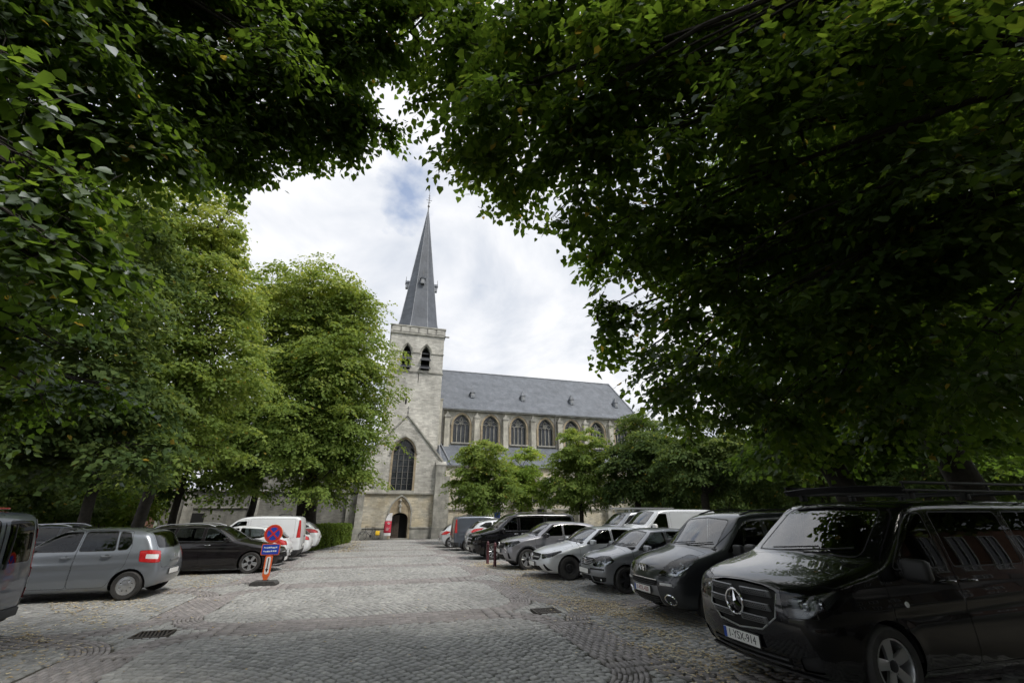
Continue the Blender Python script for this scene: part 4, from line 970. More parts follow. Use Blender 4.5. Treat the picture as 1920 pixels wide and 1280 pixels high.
build_tree('linden_tree', 'big broad linden with stout trunk between the hedge and the white van', tuple(on_y(573, 985, 30.5)[:2]), .58, 5.0,
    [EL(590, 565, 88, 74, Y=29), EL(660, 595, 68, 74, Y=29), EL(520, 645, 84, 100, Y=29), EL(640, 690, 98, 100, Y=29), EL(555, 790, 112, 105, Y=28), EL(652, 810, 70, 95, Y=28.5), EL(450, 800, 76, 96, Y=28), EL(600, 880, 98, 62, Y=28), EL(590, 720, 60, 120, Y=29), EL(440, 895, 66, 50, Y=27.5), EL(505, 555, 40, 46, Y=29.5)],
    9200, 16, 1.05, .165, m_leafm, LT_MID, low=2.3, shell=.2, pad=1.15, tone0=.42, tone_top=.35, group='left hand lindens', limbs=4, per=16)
build_tree('linden_tree', 'slender leaning linden in front of the red brick outbuilding', tuple(on_y(318, 985, 31)[:2]), .2, 3.4,
    [EL(330, 880, 60, 60, Y=31), EL(350, 800, 80, 80, Y=31), EL(290, 850, 60, 60, Y=31)], 700, 14, 1.0, .2, m_leafd, low=2.6, shell=.5, tone0=.4, lean=(.15, 0), group='left hand lindens')
build_tree('linden_tree', 'slender dark linden before the churchyard wall beside the white van', tuple(on_y(463, 985, 33)[:2]), .22, 4.0,
    [EL(480, 860, 60, 60, Y=33), EL(450, 800, 70, 70, Y=33)], 600, 14, 1.0, .2, m_leafd, low=3.0, shell=.5, tone0=.4, lean=(.1, 0), group='left hand lindens')
build_tree('linden_tree', 'thin dark trunk under the left foliage behind the parked cars', tuple(on_y(150, 985, 24)[:2]), .22, 3.2,
    [EL(170, 850, 100, 70, Y=25), EL(60, 820, 120, 90, Y=25), EL(150, 750, 130, 90, Y=26)], 1100, 14, 1.0, .2, m_leafd, low=2.6, shell=.45, tone0=.35, lean=(.1, 0), group='left hand lindens')
for i, (px, py, rx, ry, Y, lab) in enumerate([(235, 945, 60, 38, 33, 'yellow green shrub left of the red brick outbuilding'), (110, 940, 80, 36, 31, 'dark shrub behind the roof of the grey hatchback'), (20, 930, 70, 45, 28, 'dense shrub above the grey van roof')]):
    c = on_y(px, 990, Y)
    build_tree('shrub', lab, (c[0], Y), .08, .8, [EL(px, py, rx, ry, Y=Y), EL(px + 30, py - 20, rx * .7, ry * .9, Y=Y + 1)], 420, 14, .9, .18, m_leafy if i == 0 else m_leafd, low=.2, shell=.5, tone0=.5, group='shrubs at the back of the car park', cat='shrub', limbs=2)

# ---- right side, before the aisle
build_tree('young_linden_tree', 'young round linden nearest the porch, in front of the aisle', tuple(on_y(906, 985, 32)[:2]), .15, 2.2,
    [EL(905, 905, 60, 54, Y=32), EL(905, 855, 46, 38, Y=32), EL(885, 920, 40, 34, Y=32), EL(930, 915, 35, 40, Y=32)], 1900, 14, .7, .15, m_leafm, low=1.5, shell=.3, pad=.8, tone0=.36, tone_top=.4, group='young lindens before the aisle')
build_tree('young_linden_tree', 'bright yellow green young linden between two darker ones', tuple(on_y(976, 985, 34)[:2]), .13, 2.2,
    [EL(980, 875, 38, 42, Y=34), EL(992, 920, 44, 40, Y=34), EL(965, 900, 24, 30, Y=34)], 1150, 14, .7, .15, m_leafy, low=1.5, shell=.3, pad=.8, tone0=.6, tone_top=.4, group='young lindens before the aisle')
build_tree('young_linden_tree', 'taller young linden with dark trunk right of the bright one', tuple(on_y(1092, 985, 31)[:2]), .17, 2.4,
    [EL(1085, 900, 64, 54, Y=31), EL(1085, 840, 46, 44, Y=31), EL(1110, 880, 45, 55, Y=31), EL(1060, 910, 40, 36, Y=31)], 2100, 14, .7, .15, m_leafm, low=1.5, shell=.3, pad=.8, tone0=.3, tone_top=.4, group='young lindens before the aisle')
build_tree('linden_tree', 'dark linden covering the far end of the nave', tuple(on_y(1200, 985, 28)[:2]), .25, 2.6,
    [EL(1205, 870, 72, 70, Y=28), EL(1215, 815, 55, 48, Y=28), EL(1165, 880, 40, 55, Y=28), EL(1250, 870, 55, 70, Y=27)], 2000, 14, .95, .18, m_leafd, low=1.7, shell=.35, tone0=.36, tone_top=.35, group='lindens behind the white vans')
build_tree('linden_tree', 'grey green linden above the white van with a roof rack', tuple(on_y(1330, 985, 22)[:2]), .25, 2.8,
    [EL(1310, 870, 75, 62, Y=22), EL(1360, 860, 80, 65, Y=22), EL(1300, 820, 60, 50, Y=22.5), EL(1420, 880, 70, 50, Y=21)], 2000, 14, .9, .16, m_leafd, low=1.7, shell=.5, tone0=.45, tone_top=.3, group='lindens behind the white vans')
build_tree('linden_tree', 'linden seen between the two thick trunks on the right', tuple(on_y(1560, 985, 17)[:2]), .25, 2.8,
    [EL(1520, 860, 90, 70, Y=17), EL(1640, 850, 100, 75, Y=16), EL(1500, 800, 80, 60, Y=17)], 1500, 14, .9, .16, m_leafd, low=2.0, shell=.5, tone0=.4, group='lindens behind the white vans')
build_tree('linden_tree', 'linden with yellow green leaves coloured darker, just behind the roof rack of the black van', tuple(on_y(1760, 985, 13)[:2]), .25, 2.8,  # darker leaf colour puts the shade of this corner into the crown
    [EL(1740, 850, 110, 75, Y=13), EL(1880, 850, 100, 75, Y=12)], 1400, 14, .9, .16, m_leafd, low=2.0, shell=.5, tone0=.4, group='lindens behind the white vans')

for i, (px, py, rx, ry, Y, lab) in enumerate([(1262, 925, 60, 40, 31, 'dark shrub beyond the ladder on the silver van'), (1360, 920, 75, 45, 26, 'dark shrub beyond the white van roof'), (1480, 925, 85, 45, 21, 'dark shrub beyond the dark grey family car'),
        (1600, 925, 95, 48, 19, 'shrub seen between the two thick trunks'), (1740, 925, 100, 50, 17, 'shrub beyond the front of the roof rack'), (1890, 925, 110, 55, 15, 'shrub beyond the roof rack at the right edge')]):
    c = on_y(px, 990, Y)
    build_tree('shrub', lab, (c[0], Y), .08, .8, [EL(px, py, rx, ry, Y=Y), EL(px + 30, py - 25, rx * .7, ry * .9, Y=Y + 1), EL(px - 30, py + 25, rx * .8, ry * .8, Y=Y + 1)], 520, 14, .8, .17, m_leafd, low=.2, shell=.5, tone0=.38, group='shrubs at the back of the car park', cat='shrub', limbs=2)

# ---- the wood that closes the view on both sides, far behind
def wood(lobes, n, name, label):
    c0 = np.array([lobes[0][0][0], lobes[0][0][1], float(zg(lobes[0][0][1]))])
    Ps, Os = [], []
    for (c, rx, ryy, rz) in lobes:
        v = norm(RNG.normal(0, 1, (n, 3))); Ps.append(c + v * RNG.uniform(.6, 1.05, (n, 1)) * np.array([rx, ryy, rz])); Os.append(v)
    P, Ov = np.concatenate(Ps), np.concatenate(Os); ok = P[:, 2] > -.3; P, Ov = P[ok], Ov[ok]
    pos, d, nn, sz, idx, tw = sprays(P, Ov, 12, 1.6, .42)
    V, Fc = leaf_geo(pos - c0, d, nn, sz, LT_MID)
    o = link(name, raw_mesh(name, V, Fc, m_leafd, tone=np.repeat(np.clip(RNG.normal(.4, .15, len(P))[idx], 0, .9), 4)), None, tuple(c0)); tag(o, label, 'trees', kind='stuff')
wood([EL(px, py, 110, 75, Y=Y) for (px, py, Y) in [(1270, 900, 44), (1400, 890, 40), (1520, 885, 34), (1640, 880, 29), (1770, 880, 25), (1900, 880, 22)]] + [EL(px, py, 130, 60, Y=Y) for (px, py, Y) in [(1450, 940, 36), (1620, 940, 30), (1800, 940, 25), (1930, 940, 22)]], 520, 'wood', 'dark wood closing the view behind the second row of vans')
wood([EL(px, py, 110, 70, Y=Y) for (px, py, Y) in [(20, 880, 34), (120, 900, 38), (230, 890, 44), (60, 800, 40)]], 420, 'wood', 'dark wood closing the view behind the cars on the left')

# ---- clipped hedge beside the lane
a_, c_ = np.array([-3.35, 28.2]), np.array([-1.95, 37.6])
HD = empty('hedge', (a_[0], a_[1], float(zg(a_[1])))); tag(HD, 'clipped green hedge between the parked cars and the church porch', 'hedge')
n = 15000; u = RNG.uniform(0, 1, n); side = RNG.uniform(0, 1, n); hh, wd = 1.22, 1.5
dirv = (c_ - a_) / np.linalg.norm(c_ - a_); nrm = np.array([dirv[1], -dirv[0]])
across = np.where(side < .45, 0.0, np.where(side < .8, RNG.uniform(-1, 0, n), -1.0)) * wd; zz_ = np.where((side >= .45) & (side < .8), hh, RNG.uniform(.02, hh, n))
endm = RNG.uniform(0, 1, n) < .12; u = np.where(endm, 0, u); across = np.where(endm, RNG.uniform(-1, 0, n) * wd, across); zz_ = np.where(endm, RNG.uniform(0, hh, n), zz_)
wave = .06 * np.sin(u * 31) + .05 * np.sin(u * 77 + zz_ * 5)
P2 = a_[None] + dirv[None] * (u * np.linalg.norm(c_ - a_))[:, None] + nrm[None] * (across + wave + RNG.normal(0, .04, n))[:, None]
pos = np.column_stack([P2, zg(P2[:, 1]) + zz_ + wave * .6 + RNG.normal(0, .035, n)])
d = norm(RNG.normal(0, 1, (n, 3))); nn = norm(np.column_stack([np.repeat(nrm[None] * .6, n, 0), np.full(n, .5)]) + RNG.normal(0, .6, (n, 3)))
O = np.array([a_[0], a_[1], float(zg(a_[1]))])
V, Fc = leaf_geo(pos - O, d, nn, RNG.uniform(.07, .13, n), LT_MID)
tag(link('foliage', raw_mesh('foliage', V, Fc, m_hedge, tone=np.repeat(np.clip(RNG.normal(.5, .2, n), 0, .9), 4)), HD), kind='stuff')
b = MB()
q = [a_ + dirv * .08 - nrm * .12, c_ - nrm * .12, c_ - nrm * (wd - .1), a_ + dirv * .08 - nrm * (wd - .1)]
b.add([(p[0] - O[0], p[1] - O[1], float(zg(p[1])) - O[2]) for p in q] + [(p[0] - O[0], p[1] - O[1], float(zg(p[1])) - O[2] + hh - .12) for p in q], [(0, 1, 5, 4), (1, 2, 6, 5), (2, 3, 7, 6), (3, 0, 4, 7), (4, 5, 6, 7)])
b.build('dark_core', M('hedge_inner_shade', (.02, .022, .012), .95), HD)  # solid dark core, its colour stands in for shade inside the hedge
# ================================================================== vehicles
def glass_mat(name, tint, ior, rough=0.0):
    if name in MATS: return MATS[name]
    m = bpy.data.materials.new(name); m.use_nodes = True; t = m.node_tree; t.nodes.clear()
    o = t.nodes.new('ShaderNodeOutputMaterial'); tr = t.nodes.new('ShaderNodeBsdfTransparent'); tr.inputs[0].default_value = tuple(tint) + (1,)
    gl = t.nodes.new('ShaderNodeBsdfGlossy'); gl.inputs['Roughness'].default_value = rough; gl.inputs[0].default_value = (1, 1, 1, 1)
    fr = t.nodes.new('ShaderNodeFresnel'); fr.inputs[0].default_value = ior
    mx = t.nodes.new('ShaderNodeMixShader')
    t.links.new(fr.outputs[0], mx.inputs[0]); t.links.new(tr.outputs[0], mx.inputs[1]); t.links.new(gl.outputs[0], mx.inputs[2]); t.links.new(mx.outputs[0], o.inputs[0])
    MATS[name] = m; return m
def paint_mat(name, col, metal=0.0, rough=0.32, dust=0.05):
    """lacquered car paint, dusty in patches, dark trim on the inside of the panels"""
    if name in MATS: return MATS[name]
    m = bpy.data.materials.new(name); m.use_nodes = True; t = m.node_tree; b = t.nodes['Principled BSDF']
    b.inputs['Metallic'].default_value = metal; b.inputs['Roughness'].default_value = rough
    b.inputs['Coat Weight'].default_value = 1.0; b.inputs['Coat IOR'].default_value = 1.5; b.inputs['Specular IOR Level'].default_value = 0.2
    co = t.nodes.new('ShaderNodeTexCoord'); n = t.nodes.new('ShaderNodeTexNoise'); n.inputs['Scale'].default_value = 3.0; n.inputs['Detail'].default_value = 8
    t.links.new(co.outputs['Object'], n.inputs['Vector'])
    r = t.nodes.new('ShaderNodeValToRGB'); r.color_ramp.elements[0].position = 0.45; r.color_ramp.elements[1].position = 0.8
    r.color_ramp.elements[0].color = tuple(col) + (1,)
    r.color_ramp.elements[1].color = tuple(c * (1 - dust) + 0.25 * dust for c in col) + (1,)
    t.links.new(n.outputs['Fac'], r.inputs[0])
    ge = t.nodes.new('ShaderNodeNewGeometry'); mb = t.nodes.new('ShaderNodeMixRGB'); mb.inputs[2].default_value = (0.03, 0.03, 0.032, 1)   # trim on the inside of the panels
    t.links.new(ge.outputs['Backfacing'], mb.inputs[0]); t.links.new(r.outputs[0], mb.inputs[1]); t.links.new(mb.outputs[0], b.inputs['Base Color'])
    mr = t.nodes.new('ShaderNodeMapRange'); mr.inputs['From Min'].default_value = 0.35; mr.inputs['From Max'].default_value = 0.75
    mr.inputs['To Min'].default_value = 0.004; mr.inputs['To Max'].default_value = 0.03
    t.links.new(n.outputs['Fac'], mr.inputs['Value']); t.links.new(mr.outputs[0], b.inputs['Coat Roughness'])
    MATS[name] = m; return m
m_tyre = M('tyre_rubber', (0.018, 0.018, 0.019), 0.75, col2=(0.04, 0.038, 0.035), scale=9)
m_alloy = M('alloy_silver', (0.55, 0.56, 0.58), 0.3, 0.85)
m_alloyd = M('alloy_dark', (0.035, 0.035, 0.038), 0.35, 0.6)
m_steel = M('black_steel', (0.02, 0.02, 0.021), 0.5)
m_blk = M('black_plastic', (0.016, 0.016, 0.017), 0.55)
m_gap = M('panel_gap', (0.006, 0.006, 0.006), 0.8)
m_gloss = M('black_gloss', (0.008, 0.008, 0.009), 0.12, coat=0.6)
m_chrome = M('chrome', (0.75, 0.76, 0.78), 0.08, 1.0)
m_refl = M('lamp_reflector', (0.55, 0.56, 0.58), 0.16, 1.0)
m_lampd = M('lamp_housing_dark', (0.12, 0.125, 0.13), 0.25, 0.7)
m_lampc = M('lamp_housing_chrome', (0.42, 0.43, 0.45), 0.22, 0.85)
m_red = M('tail_red', (0.36, 0.012, 0.014), 0.12, coat=0.8, col2=(0.52, 0.03, 0.03), scale=30)
m_orange = M('indicator_orange', (0.7, 0.2, 0.02), 0.15, coat=0.5)
m_clear = M('lamp_white', (0.7, 0.7, 0.7), 0.12, coat=0.5)
m_seat = M('seat_fabric', (0.02, 0.02, 0.022), 0.9, col2=(0.035, 0.035, 0.04), scale=40)
m_dash = M('dashboard', (0.018, 0.018, 0.02), 0.7)
m_plate = M('plate_white', (0.72, 0.72, 0.70), 0.35)
m_plred = M('plate_red', (0.25, 0.015, 0.02), 0.5)
m_plblk = M('plate_black', (0.02, 0.02, 0.022), 0.5)
m_eublue = M('plate_blue', (0.012, 0.06, 0.32), 0.4)
g_ws = glass_mat('windscreen_glass', (0.38, 0.43, 0.42), 2.3)
g_side = glass_mat('side_glass', (0.30, 0.33, 0.33), 1.55)
g_tint = glass_mat('tinted_glass', (0.05, 0.055, 0.06), 1.55)
g_lamp = glass_mat('lamp_glass', (0.9, 0.92, 0.93), 1.45)
g_red = glass_mat('red_lens', (0.6, 0.05, 0.05), 1.5)

def chaikin(P, it=2, closed=True):
    P = [np.array(p, float) for p in P]
    for _ in range(it):
        Q = []
        n = len(P)
        for i in range(n if closed else n - 1):
            a, b = P[i], P[(i + 1) % n]
            Q += [a * 0.8 + b * 0.2, a * 0.2 + b * 0.8]
        P = Q
    return P
def fillet(P, r, n=3):
    """round the corners of a 2D polygon"""
    out = []; m = len(P)
    for i in range(m):
        a, p, b = (np.array(P[i - 1], float), np.array(P[i], float), np.array(P[(i + 1) % m], float))
        u, v = a - p, b - p
        lu, lv = np.linalg.norm(u), np.linalg.norm(v)
        rr = min(r, lu * 0.45, lv * 0.45)
        q0, q1 = p + u / lu * rr, p + v / lv * rr
        for k in range(n + 1):
            t = k / n
            out.append((1 - t) ** 2 * q0 + 2 * t * (1 - t) * p + t * t * q1)
    return out
def outset(P, d):
    P = [np.array(p, float) for p in P]; m = len(P)
    area = sum(P[i][0] * P[(i + 1) % m][1] - P[(i + 1) % m][0] * P[i][1] for i in range(m))
    sg = 1 if area > 0 else -1
    R = []
    for i in range(m):
        a, p, b = P[i - 1], P[i], P[(i + 1) % m]
        e1 = (p - a) / (np.linalg.norm(p - a) + 1e-9); e2 = (b - p) / (np.linalg.norm(b - p) + 1e-9)
        n1 = np.array([e1[1], -e1[0]]) * sg; n2 = np.array([e2[1], -e2[0]]) * sg
        nn = n1 + n2; L2 = nn @ nn
        R.append(p + nn * (d * 2 / max(L2, 0.5)))
    return R
def inpoly(x, y, P):
    c = False; n = len(P); j = n - 1
    for i in range(n):
        xi, yi = P[i][0], P[i][1]; xj, yj = P[j][0], P[j][1]
        if (yi > y) != (yj > y) and x < (xj - xi) * (y - yi) / (yj - yi) + xi: c = not c
        j = i
    return c
def gsm(a, n):
    k = np.exp(-0.5 * (np.arange(-3 * n, 3 * n + 1) / n) ** 2); k /= k.sum()
    return np.convolve(np.pad(a, 3 * n, mode='edge'), k, mode='valid')

class Shell:
    """body surface of a vehicle: front at x = 0, tail at x = L, built for y <= 0 and mirrored"""
    def __init__(s, sp):
        s.sp = sp; s.L, s.Wd, s.H = sp['L'], sp['W'], sp['H']
        zb = sp.get('zb', 0.2)
        prof = list(sp['prof'])
        poly = np.array(chaikin(prof, 2))
        # distance table of the side outline
        s.h = 0.02; s.x0, s.z0 = -0.5, -0.3
        nx, nz = int((s.L + 1.0) / s.h), int((s.H + 0.8) / s.h)
        X, Z = np.meshgrid(s.x0 + np.arange(nx) * s.h, s.z0 + np.arange(nz) * s.h, indexing='ij')
        D = np.full(X.shape, 1e9); ins = np.zeros(X.shape, bool)
        A = poly; B = np.roll(poly, -1, 0)
        for a, b in zip(A, B):
            e = b - a; l2 = e @ e + 1e-12
            t = np.clip(((X - a[0]) * e[0] + (Z - a[1]) * e[1]) / l2, 0, 1)
            D = np.minimum(D, (X - a[0] - t * e[0]) ** 2 + (Z - a[1] - t * e[1]) ** 2)
            if abs(e[1]) > 1e-9:
                cr = ((a[1] > Z) != (b[1] > Z)) & (X < e[0] * (Z - a[1]) / e[1] + a[0]); ins ^= cr
        T = np.sqrt(D) * np.where(ins, -1, 1)
        for ax in (0, 1): T = np.apply_along_axis(lambda q: gsm(q, 2), ax, T)      # soften the table's facets
        s.T = T
        # plan and section tables
        xs = np.linspace(-0.3, s.L + 0.3, 400); s.xs = xs
        s.plan = gsm(np.interp(xs, [p[0] for p in sp['plan']], [p[1] for p in sp['plan']]), 10)
        zs = np.linspace(0, s.H + 0.2, 300); s.zs = zs
        s.sec = gsm(np.interp(zs, [p[0] for p in sp['sec']], [p[1] for p in sp['sec']]), sp.get('secs', 5))
        s.k = sp.get('k', 0.11)
        s.bf, s.br, s.cr = sp.get('bowf', 0.16), sp.get('bowr', 0.08), sp.get('crown', 0.035)
        s.fl = sp.get('flare', 0.012)
    def g(s, P):
        x, y, z = P[..., 0], np.abs(P[..., 1]), P[..., 2]
        hw = s.Wd / 2
        q = np.minimum((y / hw) ** 2, 1.3)
        fr = np.clip(1 - (x - 0.25 * s.L) / (0.3 * s.L), 0, 1); fr = fr * fr * (3 - 2 * fr)
        rr = np.clip((x - 0.5 * s.L) / (0.3 * s.L), 0, 1); rr = rr * rr * (3 - 2 * rr)
        xe = x - s.bf * q * fr + s.br * q * rr
        zt = np.clip((z - 0.55 * s.H) / (0.3 * s.H), 0, 1)
        ze = z + s.cr * q * (0.35 + 0.65 * zt)
        i = np.clip((xe - s.x0) / s.h, 0, s.T.shape[0] - 1.001); j = np.clip((ze - s.z0) / s.h, 0, s.T.shape[1] - 1.001)
        i0 = i.astype(int); j0 = j.astype(int); u = i - i0; v = j - j0
        T = s.T
        a = (T[i0, j0] * (1 - u) + T[i0 + 1, j0] * u) * (1 - v) + (T[i0, j0 + 1] * (1 - u) + T[i0 + 1, j0 + 1] * u) * v
        W = hw * np.interp(x, s.xs, s.plan) + np.interp(z, s.zs, s.sec)
        for xw in (s.sp['xf'], s.sp['xr']):
            r = np.hypot(x - xw, z - s.sp['R'])
            W = W + s.fl * np.exp(-((r - s.sp['R'] - 0.05) / 0.07) ** 2)
        cz = s.sp.get('crease')
        if cz:
            zc = cz[0] + cz[1] * x
            W = W + cz[2] * np.exp(-((z - zc) / 0.05) ** 2) - cz[2] * 0.8 * np.exp(-((z - zc + 0.1) / 0.06) ** 2)
        b = y - W
        k = s.k
        return np.maximum(a, b) + np.maximum(k - np.abs(a - b), 0) ** 2 / (4 * k)
    def grad(s, P, e=0.03):
        G = np.zeros_like(P)
        for i in range(3):
            d = np.zeros(3); d[i] = e
            G[:, i] = s.g(P + d) - s.g(P - d)
        G /= (np.linalg.norm(G, axis=1, keepdims=True) + 1e-9)
        return G
    def solve(s, O, Dr, t1=1.3, it=26):
        """first crossing from inside to outside along rays"""
        lo = np.zeros(len(O)); hi = np.full(len(O), t1)
        for _ in range(it):
            m = (lo + hi) / 2
            ins = s.g(O + Dr * m[:, None]) < 0
            lo = np.where(ins, m, lo); hi = np.where(ins, hi, m)
        return O + Dr * lo[:, None]
    def hit(s, o, d, tmax=2.6, n=420):
        """first point of the surface met from outside"""
        t = np.linspace(0, tmax, n); P = np.array(o, float) + np.array(d, float) * t[:, None]
        v = s.g(P); k = int(np.argmax(v < 0))
        if v[k] >= 0: return None
        q = max(k - 1, 0); u = v[q] / (v[q] - v[k] + 1e-9) if k else 1.0
        return np.array(o, float) + np.array(d, float) * (t[q] + (t[k] - t[q]) * u)
    def front(s, y, z): 
        p = s.hit((-0.3, y, z), (1, 0, 0)); return p if p is not None else np.array([0.1, y, z])
    def rear(s, y, z):
        p = s.hit((s.L + 0.3, y, z), (-1, 0, 0)); return p if p is not None else np.array([s.L - 0.1, y, z])
    def side(s, x, z, sg=-1):
        p = s.hit((x, sg * (s.Wd / 2 + 0.3), z), (0, -sg, 0)); return p if p is not None else np.array([x, sg * s.Wd / 2, z])
    def top(s, x, y):
        p = s.hit((x, y, s.H + 0.3), (0, 0, -1)); return p if p is not None else np.array([x, y, s.H])
    def grid(s, h):
        L, hw = s.L, s.Wd / 2; z0, z1 = 0.12, s.H + 0.1
        nx, ny, nz = max(8, int(L / h)), max(6, int(hw / h)), max(8, int((z1 - z0) / h))
        idx = {}; V = []; Fq = []
        def vid(i, j, k):
            q = (i, j, k)
            if q not in idx:
                idx[q] = len(V); V.append((-0.12 + (L + 0.24) * i / nx, -(hw + 0.08) * j / ny, z0 + (z1 - z0) * k / nz))
            return idx[q]
        for i in range(nx):
            for j in range(ny):
                Fq.append((vid(i, j, nz), vid(i, j + 1, nz), vid(i + 1, j + 1, nz), vid(i + 1, j, nz)))
                Fq.append((vid(i, j, 0), vid(i + 1, j, 0), vid(i + 1, j + 1, 0), vid(i, j + 1, 0)))
            for k in range(nz):
                Fq.append((vid(i, ny, k), vid(i + 1, ny, k), vid(i + 1, ny, k + 1), vid(i, ny, k + 1)))
        for j in range(ny):
            for k in range(nz):
                Fq.append((vid(0, j, k), vid(0, j + 1, k), vid(0, j + 1, k + 1), vid(0, j, k + 1)))
                Fq.append((vid(nx, j, k), vid(nx, j, k + 1), vid(nx, j + 1, k + 1), vid(nx, j + 1, k)))
        V = np.array(V)
        O = np.zeros_like(V); O[:, 0] = np.clip(V[:, 0], 0.5, L - 0.45); O[:, 2] = 0.55
        P = s.solve(O, V - O)
        P[:, 1] = np.where(V[:, 1] > -1e-9, 0.0, P[:, 1])
        return P, Fq

VIEWS = {'side': (0, 1, 0), 'front': (1, 0, 0), 'rear': (-1, 0, 0), 'top': (0, 0, -1),
         'fq': (math.cos(0.75), math.sin(0.75), 0), 'rq': (-math.cos(0.75), math.sin(0.75), 0)}
class Cutter:
    def __init__(s, sh, h):
        P, Fq = sh.grid(h)
        bm = bmesh.new(); s.bm = bm; s.sh = sh
        vs_ = [bm.verts.new(p) for p in P]
        for f in Fq:
            try: bm.faces.new([vs_[i] for i in f])
            except ValueError: pass
        bmesh.ops.recalc_face_normals(bm, faces=bm.faces)
        s.lay = bm.faces.layers.int.new('region')
        bm.faces.ensure_lookup_table()
        s.names = {0: 'body'}
        s.info = {}
        for f in bm.faces: s.note(f)
    def note(s, f):
        n = f.normal; c = f.calc_center_median(); s.info[f] = (n.x, n.y, n.z, c.x, c.y, c.z)
    def basis(s, view):
        d = Vector(VIEWS[view]).normalized()
        if abs(d.z) > 0.9: e1, e2 = Vector((1, 0, 0)), Vector((0, 1, 0))
        else:
            e2 = Vector((0, 0, 1)); e1 = e2.cross(d).normalized()
        return d, e1, e2
    def to2(s, pts, view):
        d, e1, e2 = s.basis(view)
        R = []
        for p in pts:
            p = tuple(p)
            if len(p) == 2:
                if view == 'side': q = Vector((p[0], 0, p[1]))
                elif view == 'top': q = Vector((p[0], p[1], 0))
                else: q = Vector((0, p[0], p[1]))
            else: q = Vector(p)
            R.append(np.array([q.dot(e1), q.dot(e2)]))
        return R
    def cut2(s, P, view, rid, xr=None, only=None, lim=-0.06):
        d, e1, e2 = s.basis(view)
        xs_ = [p[0] for p in P]; ys_ = [p[1] for p in P]
        m = 0.08; bx0, bx1, by0, by1 = min(xs_) - m, max(xs_) + m, min(ys_) - m, max(ys_) + m
        cand = {}
        def bb(f):
            u = [v.co.dot(e1) for v in f.verts]; w_ = [v.co.dot(e2) for v in f.verts]
            return min(u), max(u), min(w_), max(w_)
        keys = list(s.info.keys()); A = np.array(list(s.info.values()))
        d_, a1, a2 = np.array(d), np.array(e1), np.array(e2)
        uu = A[:, 3:] @ a1; ww = A[:, 3:] @ a2
        ok = (A[:, :3] @ d_ <= lim) & (uu >= bx0) & (uu <= bx1) & (ww >= by0) & (ww <= by1)
        if xr: ok &= (A[:, 3] >= xr[0]) & (A[:, 3] <= xr[1])
        for i in np.nonzero(ok)[0]:
            f = keys[i]; cand[f] = bb(f)
        n = len(P)
        for i in range(n):
            a, b = P[i], P[(i + 1) % n]
            if np.linalg.norm(b - a) < 1e-5: continue
            lx, hx, ly, hy = min(a[0], b[0]) - 1e-4, max(a[0], b[0]) + 1e-4, min(a[1], b[1]) - 1e-4, max(a[1], b[1]) + 1e-4
            fs = [f for f, q in cand.items() if q[0] <= hx and q[1] >= lx and q[2] <= hy and q[3] >= ly]
            if not fs: continue
            for f in fs: del cand[f]
            es = set(); vs_ = set()
            for f in fs: es.update(f.edges); vs_.update(f.verts)
            co = e1 * a[0] + e2 * a[1]
            t = e1 * (b[0] - a[0]) + e2 * (b[1] - a[1])
            res = bmesh.ops.bisect_plane(s.bm, geom=fs + list(es) + list(vs_), plane_co=co, plane_no=t.cross(d).normalized(), dist=1e-5)
            seen = set(fs)
            for gmt in res['geom']:
                if isinstance(gmt, bmesh.types.BMFace): seen.add(gmt)
            for f in seen:
                if f.is_valid: cand[f] = bb(f); s.note(f)
                else: s.info.pop(f, None)
        cnt = 0
        fl = [f for f in cand if f.is_valid]
        if not fl: return 0
        Cc = np.array([s.info[f][3:] for f in fl]); cx, cz = Cc @ a1, Cc @ a2
        ins = np.zeros(len(fl), bool)
        for i in range(n):
            a, b = P[i], P[(i + 1) % n]
            if abs(b[1] - a[1]) > 1e-12:
                ins ^= ((a[1] > cz) != (b[1] > cz)) & (cx < (b[0] - a[0]) * (cz - a[1]) / (b[1] - a[1]) + a[0])
        for i in np.nonzero(ins)[0]: fl[i][s.lay] = rid
        return int(ins.sum())
    def region(s, name, pts, view, r=0.03, n=3, ring=None, ringw=0.006, xr=None, lim=-0.06):
        """cut an outline into the surface and name the faces inside; ring names a border round it"""
        P = s.to2(pts, view)
        if r: P = fillet(P, r, n)
        if ring:
            rid = s.rid(ring); s.cut2(outset(P, ringw), view, rid, xr, None, lim)
        return s.cut2(P, view, s.rid(name), xr, None, lim)
    def rid(s, name):
        for k, v in s.names.items():
            if v == name: return k
        k = len(s.names); s.names[k] = name; return k
    def arches(s):
        sp = s.sh.sp; rid = s.rid('_hole')
        for xw in (sp['xf'], sp['xr']):
            R = sp['R'] + 0.05
            P = [np.array([-(xw + R * math.cos(t)), sp['R'] + R * math.sin(t)]) for t in np.linspace(0, 2 * PI, 29)[:-1]]
            d, e1, e2 = s.basis('side')
            P = [np.array([Vector((xw + R * math.cos(t), 0, sp['R'] + R * math.sin(t))).dot(e1), sp['R'] + R * math.sin(t)]) for t in np.linspace(0, 2 * PI, 29)[:-1]]
            s.cut2(P, 'side', rid, lim=-0.02)
            for f in s.bm.faces:
                c = f.calc_center_median()
                if c.y < -(sp['W'] / 2 - 0.30) and math.hypot(c.x - xw, c.z - sp['R']) < R: f[s.lay] = rid
        bmesh.ops.delete(s.bm, geom=[f for f in s.bm.faces if f[s.lay] == rid], context='FACES')
